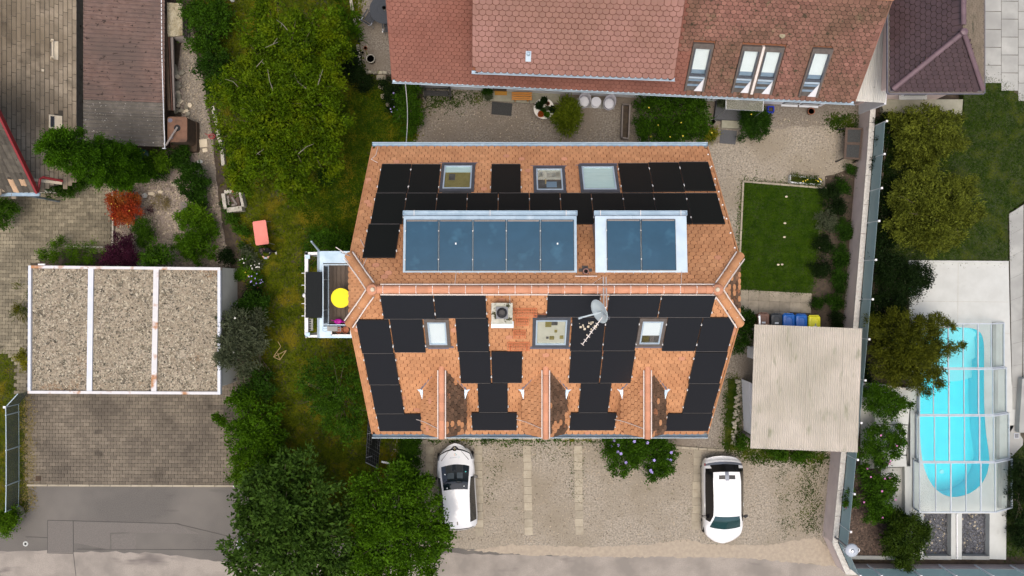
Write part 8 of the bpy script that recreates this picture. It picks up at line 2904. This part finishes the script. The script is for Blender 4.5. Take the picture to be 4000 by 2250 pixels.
plant('garden_shrub', 'dark green shrub at the top of the garden path beside the woodpile', 'shrub', [(760, 40, 1.2, 55), (800, 90, 1.3, 60), (850, 60, 1.0, 55), (860, 110, 1.0, 40), (780, 170, 1.2, 50), (830, 200, 1.1, 45), (820, 0, 1, 60)], .75, .11, .45, 'leaf_mid', trunk=.05, seed=111)
plant('garden_shrub', 'deep green shrub between garden path and fruit tree', 'shrub', [(810, 260, 1.2, 50), (850, 300, 1.1, 48), (800, 150, 1.0, 50), (835, 345, .9, 40), (870, 240, .9, 40)], .8, .1, .42, 'leaf_dark', trunk=.05, seed=112)
plant('yellow_shrub', 'yellowish flowering shrub at the top edge of the garden', 'shrub', [(815, 5, 1.0, 32), (790, 20, .8, 22)], .8, .09, .4, 'leaf_yellow', trunk=.03, seed=113)
plant('day_lilies', 'clump of arching day lily leaves along the patio edge', 'plant', [(1350, 60, .5, 40), (1365, 110, .5, 45), (1370, 160, .5, 42), (1345, 130, .5, 40), (1330, 30, .5, 35)], .6, .42, .09, 'leaf_shine', trunk=.02, limbs=False, seed=114, k=8, cs=.1, up=.2, out=.7, core=0)
plant('garden_shrub', 'dark shrub with blue flowers beside the lawn stepping stones', 'shrub', [(1530, 350, .6, 42), (1545, 385, .6, 40), (1535, 420, .5, 30)], .8, .1, .3, 'leaf_deep', trunk=.03, seed=115, flowers=('flower_violet', 8, .04))
plant('garden_shrub', 'dark green bush under the patio corner at the fruit tree', 'shrub', [(1380, 240, 1.0, 45), (1375, 280, .9, 48), (1415, 310, .7, 40), (1350, 230, .9, 32), (1440, 330, .5, 28)], .8, .09, .42, 'leaf_deep', trunk=.04, seed=116)
plant('garden_shrub', 'green bush below the roof gutter where the cable crosses', 'shrub', [(1590, 370, .9, 45), (1600, 420, .9, 45), (1570, 450, .8, 38), (1620, 460, .7, 36), (1610, 340, .9, 32), (1600, 505, .5, 30)], .75, .1, .42, 'leaf_mid', trunk=.04, seed=117)
plant('clipped_hedge', 'dense dark clipped hedge strip between lawn and parking lot', 'hedge', [(1598, 1715 + 26 * k, .75, 38, .9) for k in range(9)], 1.1, .07, .45, 'leaf_mid', trunk=.03, limbs=False, seed=118, k=14, cs=.07, shell=.8)
# small bed plants along the west edge of the lawn
for i, (x, y, r, mt, lb, fl) in enumerate((
  (905, 855, 26, 'leaf_mid', 'low green perennial south of the stone planter', None), (880, 800, 22, 'leaf_dark', 'dark ivy patch at the old stone planter', None), (950, 905, 22, 'leaf_mid', 'small leafy plant in dark earth beside the pink table', None),
  (925, 900, 16, 'leaf_mid', 'tiny seedling clump in the dark bed west of the table', None), (962, 985, 26, 'leaf_silver', 'pale leaved plant next to the standing person', None), (985, 1030, 30, 'leaf_silver', 'grey leaved clump with white blossoms', ('flower_white', 10, .035)),
  (960, 1020, 24, 'leaf_mid', 'bed plant with small white flowers by the garage corner', ('flower_white', 8, .035)), (970, 1060, 28, 'leaf_bright', 'light green plant below the grey clump', ('flower_yellow', 3, .03)), (995, 1090, 28, 'leaf_mid', 'bushy plant with lilac flowers at the lawn edge', ('flower_violet', 14, .04)),
  (1025, 970, 18, 'leaf_dark', 'dark low plant under the pink table end', None), (880, 1000, 30, 'leaf_deep', 'very dark shrub at the garage north corner', None), (980, 1130, 34, 'leaf_deep', 'dark rose bush with a red bloom beside the garage wall', ('flower_red', 2, .045)),
  (930, 1075, 20, 'leaf_mid', 'green weed clump in the earth strip along the garage', None), (950, 960, 14, 'leaf_dark', 'dark sprout on the bed by the path kerb', None), (930, 640, 26, 'leaf_yellow', 'yellow green perennial by the old kerb', None), (905, 600, 22, 'leaf_mid', 'green clump beside the kerb end of the lawn', None),
  (1270, 690, 30, 'leaf_dark', 'dark undergrowth below the fruit tree', None))):
 plant('bed_plant', lb, 'plant', [(x, y, .35, r), (x + r * .6, y + r * .3, .25, r * .7)], .75, .09, .4, mt, trunk=.015, limbs=False, seed=140 + i, flowers=fl, k=9)
# gravel garden on the left
t = plant('columnar_cypress', 'tall dense columnar cypress leaning in view across the barn roof', 'tree', [(535, 655, .8, 62), (500, 648, 1.8, 78), (455, 640, 3.0, 88), (400, 628, 4.0, 92), (345, 612, 5.0, 90), (290, 594, 6.0, 80), (235, 575, 6.9, 62), (190, 560, 7.5, 40)], 2.2, .085, .42, 'needle_cypress', base=(548, 668), trunk=.12, limbs=False, seed=119, k=50, cs=.11, shell=.82, out=.9, up=.6, core=.6, cl=0.34)
plant('garden_shrub', 'light green shrub covering half of the rain barrel', 'shrub', [(620, 622, .9, 38), (640, 640, .8, 30)], 1.1, .1, .4, 'leaf_bright', trunk=.03, seed=120)
plant('garden_shrub', 'dark shrub south of the rusty water tank', 'shrub', [(690, 612, .7, 42), (720, 600, .6, 30), (680, 635, .5, 28)], 1.2, .08, .42, 'leaf_dark', trunk=.03, seed=121)
plant('garden_shrub', 'small dark shrub below the barrel shrub', 'shrub', [(622, 680, .5, 28), (605, 672, .4, 18)], 1.2, .07, .42, 'leaf_dark', trunk=.03, seed=122)
plant('garden_shrub', 'round dark glossy shrub in the middle of the gravel garden', 'shrub', [(755, 700, .9, 58), (760, 740, .8, 50), (740, 660, .8, 34), (765, 780, .6, 36)], 1.3, .1, .38, 'leaf_dark', trunk=.05, seed=123)
plant('garden_shrub', 'yellow green glossy shrub north of the big round shrub', 'shrub', [(760, 840, .8, 45), (790, 850, .7, 42), (735, 858, .7, 36)], 1.3, .1, .42, 'leaf_bright', trunk=.04, seed=124)
plant('garden_shrub', 'big round green shrub at the gravel garden edge', 'shrub', [(775, 935, .9, 78, .8), (750, 965, .7, 45), (805, 900, .7, 40)], 1.4, .1, .38, 'leaf_shine', trunk=.05, seed=125, shell=.75)
plant('boxwood_ball', 'clipped round boxwood ball in the gravel', 'shrub', [(562, 906, .55, 50, .9)], 1.4, .06, .45, 'leaf_mid', trunk=.03, limbs=False, seed=126, shell=.85, cs=.06)
plant('red_maple', 'bright red laceleaf maple at the corner of the forecourt', 'tree', [(480, 790, .9, 48), (505, 815, .9, 46), (465, 830, .8, 40), (490, 850, .7, 36), (455, 790, .8, 32), (525, 785, .7, 26)], .75, .075, .45, 'leaf_red', trunk=.04, seed=127, k=12, cs=.09, flowers=('flower_yellow', 14, .025), core=.3)
plant('purple_maple', 'dark purple maple drooping over the garage edge', 'tree', [(470, 985, 1.5, 50), (440, 1000, 1.6, 36), (500, 1000, 1.4, 42), (415, 1020, 1.7, 26), (480, 950, 1.2, 40), (510, 1020, 1.3, 32)], .85, .075, .45, 'leaf_purple', trunk=.04, seed=128, k=12, cs=.09)
plant('garden_shrub', 'bright leaved shrub reaching over the white garage parapet', 'shrub', [(615, 1005, 1.6, 42), (580, 1020, 1.8, 30), (650, 1000, 1.5, 36), (605, 990, 1.3, 40)], .8, .11, .42, 'leaf_mid', trunk=.04, seed=129)
plant('feathery_shrub', 'light feathery shrub row behind the north wall of the garage', 'shrub', [(200, 980, .9, 45), (250, 1000, 1.0, 50), (310, 1000, .9, 45), (360, 990, .9, 48), (175, 1010, .8, 32), (230, 960, .7, 32), (395, 1000, 1, 34)], .55, .1, .3, 'leaf_bright', trunk=.03, seed=130, k=10, core=0)
plant('straw_tuft', 'straw coloured ornamental grass tuft in the gravel', 'plant', [(625, 790, .25, 28)], .8, .2, .07, 'leaf_straw', trunk=.015, limbs=False, seed=131, out=.9, core=0)
plant('grass_tuft', 'long grass tuft hanging beside the west wall of the garage', 'plant', [(90, 1140, .4, 26), (92, 1180, .4, 28), (90, 1220, .4, 24)], .7, .3, .05, 'grass_meadow', trunk=.015, limbs=False, seed=132, out=.8, core=0)
plant('yellow_shrub', 'yellow green shrub squeezed against the garage west wall', 'shrub', [(88, 1370, .7, 20), (86, 1400, .7, 22), (90, 1430, .6, 18)], .9, .07, .42, 'leaf_yellow', trunk=.02, limbs=False, seed=133)
plant('garden_shrub', 'green shrub at the left picture edge below the tiled house', 'shrub', [(15, 820, 1.0, 48), (0, 850, .9, 42), (40, 800, .8, 30)], .85, .08, .42, 'leaf_mid', trunk=.04, seed=134)
plant('garden_shrub', 'green shrub mass at the foot of the barn under the red gutter', 'shrub', [(200, 728, .9, 38), (250, 735, .9, 40), (290, 715, .9, 42), (170, 715, .8, 28), (320, 700, .9, 32)], .85, .09, .42, 'leaf_mid', trunk=.04, seed=135)
plant('round_shrub', 'round bright green shrub at the drive corner by the boulder', 'shrub', [(35, 2035, .8, 48, .85), (25, 2060, .6, 34), (45, 2010, .6, 32)], .95, .09, .42, 'leaf_bright', trunk=.04, seed=136, shell=.75)
plant('grass_tuft', 'tiny green tuft in the gravel by the forecourt edge', 'plant', [(507, 735, .2, 13)], .9, .07, .4, 'leaf_mid', trunk=.012, limbs=False, seed=137)
plant('maple_sapling', 'thin dark red sapling lying in the gravel beside the red maple', 'plant', [(580, 835, .3, 16), (590, 815, .3, 12)], .5, .06, .4, 'leaf_purple', trunk=.012, seed=138, core=0)
# courtyard and front
plant('flower_bush', 'dense mixed flower bush bed between courtyard and north house wall', 'shrub', [(2520, 420, .7, 48), (2590, 400, .8, 55), (2660, 410, .8, 55), (2730, 420, .7, 50), (2530, 490, .7, 48), (2600, 480, .8, 55), (2680, 480, .7, 55), (2745, 480, .6, 42), (2520, 535, .5, 34), (2580, 535, .6, 42), (2650, 535, .6, 42), (2720, 525, .5, 40), (2770, 525, .4, 25)], .9, .1, .4, 'leaf_mid', trunk=.04, seed=150, flowers=('flower_yellow', 8, .04))
plant('yellow_shrub', 'yellow green perennial at the entrance end of the flower bush', 'shrub', [(2780, 515, .4, 24), (2770, 535, .35, 20)], .9, .12, .2, 'leaf_yellow', trunk=.02, limbs=False, seed=151)
plant('entrance_bush', 'round dark green bush beside the entrance steps', 'shrub', [(2935, 470, .7, 50), (2960, 495, .6, 45), (2920, 515, .5, 34), (2985, 460, .6, 35), (2940, 440, .7, 40), (2990, 490, .4, 25)], 1.0, .08, .42, 'leaf_dark', trunk=.04, seed=152, flowers=('flower_yellow', 2, .04))
plant('garden_shrub', 'dark shrub between the house end and the carport', 'shrub', [(2900, 1250, 1.0, 40), (2910, 1300, 1.1, 48), (2890, 1345, .8, 34), (2925, 1235, .8, 30)], .85, .09, .42, 'leaf_dark', trunk=.04, seed=153)
plant('hibiscus_shrub', 'dark shrub with lilac flowers in front of the middle of the house', 'shrub', [(2420, 1730, 1.2, 60), (2480, 1735, 1.3, 62), (2540, 1730, 1.2, 62), (2400, 1775, 1.0, 46), (2560, 1780, 1.1, 58), (2590, 1820, .9, 42), (2430, 1820, .8, 42), (2550, 1840, .8, 38), (2600, 1770, .9, 40), (2470, 1780, .9, 46), (2395, 1730, 1, 40)], 1.2, .1, .42, 'leaf_mid', base=(2490, 1800), trunk=.05, seed=154, flowers=('flower_violet', 18, .075))
plant('garden_shrub', 'weedy shrub row along the south edge of the carport', 'shrub', [(3020, 1765, .4, 20), (3060, 1770, .5, 26), (3120, 1770, .5, 28), (3170, 1775, .4, 24), (2900, 1720, .5, 30), (2925, 1710, .5, 22)], .8, .09, .4, 'leaf_mid', trunk=.02, limbs=False, seed=155)
for i, (x, y, r, mt, lb) in enumerate(((1900, 1705, 22, 'leaf_dark', 'dark spiky plant at the house wall beside the white hatchback'), (1815, 1703, 14, 'leaf_yellow', 'yellow green plant by the wall above the white hatchback'), (2015, 1700, 16, 'leaf_dark', 'dark low plant under the house gutter, second bay'), (2100, 1700, 16, 'leaf_mid', 'low green plant under the house gutter below the middle dormer'), (2222, 1704, 14, 'leaf_yellow', 'yellow green plant under the gutter, third bay'), (2285, 1702, 16, 'leaf_yellow', 'bright plant under the gutter nearest the lilac shrub'), (1950, 1702, 14, 'leaf_mid', 'green weed under the gutter between two bays'), (2170, 1700, 16, 'leaf_mid', 'green plant at the wall beside the middle dormer'))):
 plant('wall_plant', lb, 'plant', [(x, y, .25, r), (x + r, y + 2, .2, r * .7)], .9, .1, .3, mt, trunk=.012, limbs=False, seed=160 + i, group='plants along the house wall')
for i, (x, y, r, mt, lb) in enumerate(((3240, 745, 34, 'leaf_deep', 'dark bed plant at the trough corner of the small lawn'), (3285, 725, 30, 'leaf_dark', 'green plant at the top of the wall bed'), (3270, 800, 40, 'leaf_deep', 'dark heather clump in the upper wall bed'), (3225, 860, 36, 'leaf_silver', 'grey green clump at the lawn edge of the wall bed'), (3290, 900, 40, 'leaf_dark', 'wide green plant against the mauve wall'), (3215, 950, 36, 'leaf_deep', 'dark clump in the middle of the wall bed'), (3280, 1000, 42, 'leaf_dark', 'leafy plant in the middle of the wall bed beside the wall'),
    (3200, 1050, 38, 'leaf_deep', 'very dark clump beside the lower lawn corner'), (3275, 1090, 38, 'leaf_dark', 'green plant in the lower wall bed beside the wall'), (3260, 1170, 36, 'leaf_dark', 'green plant beyond the slab terrace'), (3185, 1180, 24, 'leaf_dark', 'green plant at the rounded terrace corner'), (3265, 1250, 30, 'leaf_deep', 'dark plant behind the yellow bin'), (3335, 600, 20, 'leaf_dark', 'weed at the foot of the mauve wall below the brown table'), (3325, 660, 20, 'leaf_dark', 'weed patch along the mauve wall above the bed'))):
 plant('bed_plant', lb, 'plant', [(x, y, .28, r, .6), (x + r * .4, y + r * .5, .22, r * .7, .6)], .75, .08, .35, mt, trunk=.015, limbs=False, seed=180 + i, k=9)
# neighbour's trees
plant('olive_conifer', 'tall olive green bushy conifer below the pink house', 'tree', [(3560, 545, 1.8, 75), (3630, 520, 2.2, 80), (3700, 500, 2.0, 65), (3600, 470, 2.0, 60), (3680, 570, 1.8, 55), (3540, 600, 1.6, 60), (3620, 620, 1.6, 60), (3720, 550, 1.6, 45), (3520, 480, 1.6, 50), (3650, 460, 1.8, 35)], 1.4, .12, .3, 'needle_olive', base=(3600, 550), trunk=.1, seed=200, zg=ZT - .03, k=60, cs=.12, shell=.55, out=.9, up=.4, core=.5, cl=0.36)
plant('olive_conifer', 'largest bushy olive conifer beside the neighbour lawn', 'tree', [(3560, 780, 2.2, 90), (3650, 740, 2.4, 90), (3730, 760, 2.2, 75), (3590, 870, 2.2, 95), (3690, 860, 2.4, 95), (3770, 830, 2.0, 65), (3630, 930, 1.8, 75), (3540, 900, 1.8, 65), (3610, 680, 1.8, 60), (3720, 920, 1.6, 45), (3800, 850, 1.6, 30)], 1.5, .12, .3, 'needle_olive', base=(3600, 830), trunk=.12, seed=201, zg=ZT - .03, k=60, cs=.12, shell=.55, out=.9, up=.4, core=.5, cl=0.38)
plant('dark_shrub', 'dark rounded evergreen at the corner of the pool terrace', 'shrub', [(3500, 1060, 1.6, 75), (3560, 1080, 1.7, 68), (3520, 1140, 1.5, 68), (3590, 1100, 1.5, 38), (3450, 1020, 1.5, 60), (3470, 1110, 1.4, 55)], 1.0, .08, .4, 'leaf_deep', base=(3500, 1080), trunk=.07, seed=202, zg=ZT - .03)
plant('pine_tree', 'spiky pine reaching over the pool enclosure', 'tree', [(3560, 1370, 3.2, 85), (3480, 1340, 2.4, 75), (3620, 1310, 2.8, 60), (3660, 1270, 2.4, 34), (3560, 1270, 2.6, 60), (3640, 1390, 2.8, 60), (3700, 1350, 2.6, 34), (3745, 1348, 2.5, 20), (3600, 1440, 2.6, 65), (3530, 1450, 2.4, 65), (3640, 1480, 2.4, 40), (3470, 1430, 2.2, 65), (3500, 1270, 2.2, 55), (3670, 1450, 2.4, 26), (3590, 1510, 2.2, 38), (3430, 1280, 1.8, 50), (3710, 1270, 2.4, 18), (3440, 1380, 1.8, 50)], 1.3, .14, .18, 'needle_pine', base=(3540, 1370), trunk=.1, seed=203, zg=ZT - .03, k=40, cs=.13, shell=.4, out=1.0, up=.2, core=.4, cl=0.36)
plant('flowering_shrub', 'loose green shrub over the white terrace step nearest the pine', 'shrub', [(3400, 1535, 1.8, 40), (3450, 1530, 1.9, 45), (3490, 1570, 1.8, 42), (3540, 1585, 1.7, 26), (3430, 1590, 1.7, 36), (3390, 1580, 1.7, 30), (3480, 1620, 1.6, 32), (3370, 1532, 1.7, 18)], 1.3, .09, .42, 'leaf_mid', base=(3420, 1570), trunk=.04, seed=204, zg=ZT - .03, k=10, cs=.1, shell=.5, core=0.35)
plant('flowering_shrub', 'green shrub with a few pink flowers over the middle white step', 'shrub', [(3400, 1710, 1.8, 40), (3450, 1690, 1.8, 42), (3500, 1720, 1.7, 36), (3430, 1760, 1.8, 42), (3490, 1760, 1.7, 34), (3375, 1770, 1.7, 30), (3450, 1800, 1.6, 26), (3510, 1675, 1.5, 20)], 1.3, .09, .42, 'leaf_mid', base=(3420, 1740), trunk=.04, seed=205, zg=ZT - .03, k=10, cs=.1, shell=.5, flowers=('flower_pink', 5, .045), core=0.35)
plant('flowering_shrub', 'green shrub with pink blossoms above the bark mulch bed', 'shrub', [(3390, 1870, 1.8, 45), (3440, 1890, 1.9, 52), (3480, 1870, 1.7, 30), (3340, 1950, 1.7, 36), (3430, 1960, 1.8, 50), (3470, 1930, 1.7, 36), (3410, 2010, 1.6, 34), (3450, 2000, 1.6, 34), (3380, 1840, 1.6, 24), (3310, 1970, 1.6, 18)], 1.4, .09, .42, 'leaf_mid', base=(3410, 1930), trunk=.04, seed=206, zg=ZT - .03, k=11, cs=.1, shell=.4, flowers=('flower_pink', 14, .045), core=.4)
plant('round_conifer', 'round dark green conifer at the bottom wall of the neighbour garden', 'tree', [(3530, 2080, 2.0, 78), (3580, 2110, 1.9, 58), (3480, 2110, 1.7, 48), (3540, 2160, 1.7, 58), (3500, 2040, 1.7, 42), (3600, 2070, 1.6, 36), (3530, 2200, 1.5, 28)], 1.5, .1, .35, 'needle_dark', base=(3525, 2100), trunk=.08, seed=207, zg=ZT - .03, k=50, cs=.09, shell=.65, out=.9, up=.5, core=.4, cl=0.34)
plant('dark_shrub', 'shade filling shrub behind the glass fence below the pink house', 'shrub', [(3450, 480, 1.2, 45), (3450, 560, 1.2, 45), (3445, 640, 1.2, 45), (3455, 720, 1.2, 50), (3450, 800, 1.2, 50), (3450, 880, 1.2, 50), (3440, 950, 1.2, 45)], .8, .09, .4, 'leaf_deep', trunk=.05, seed=208, zg=ZT - .03)
plant('dark_shrub', 'dark evergreen filling the strip between pine and glass fence', 'shrub', [(3420, 1180, 1.2, 50), (3480, 1200, 1.3, 50), (3410, 1250, 1.2, 40), (3390, 1450, 1.2, 30)], .8, .09, .4, 'leaf_deep', trunk=.05, seed=209, zg=ZT - .03)
plant('dark_shrub', 'dark hedge corner at the right picture edge below the pool path', 'shrub', [(3985, 1830, 1.5, 48), (3995, 1920, 1.5, 55), (3980, 2010, 1.3, 42), (4010, 2090, 1.3, 60)], .9, .09, .4, 'leaf_deep', trunk=.05, seed=210, zg=ZT - .05)
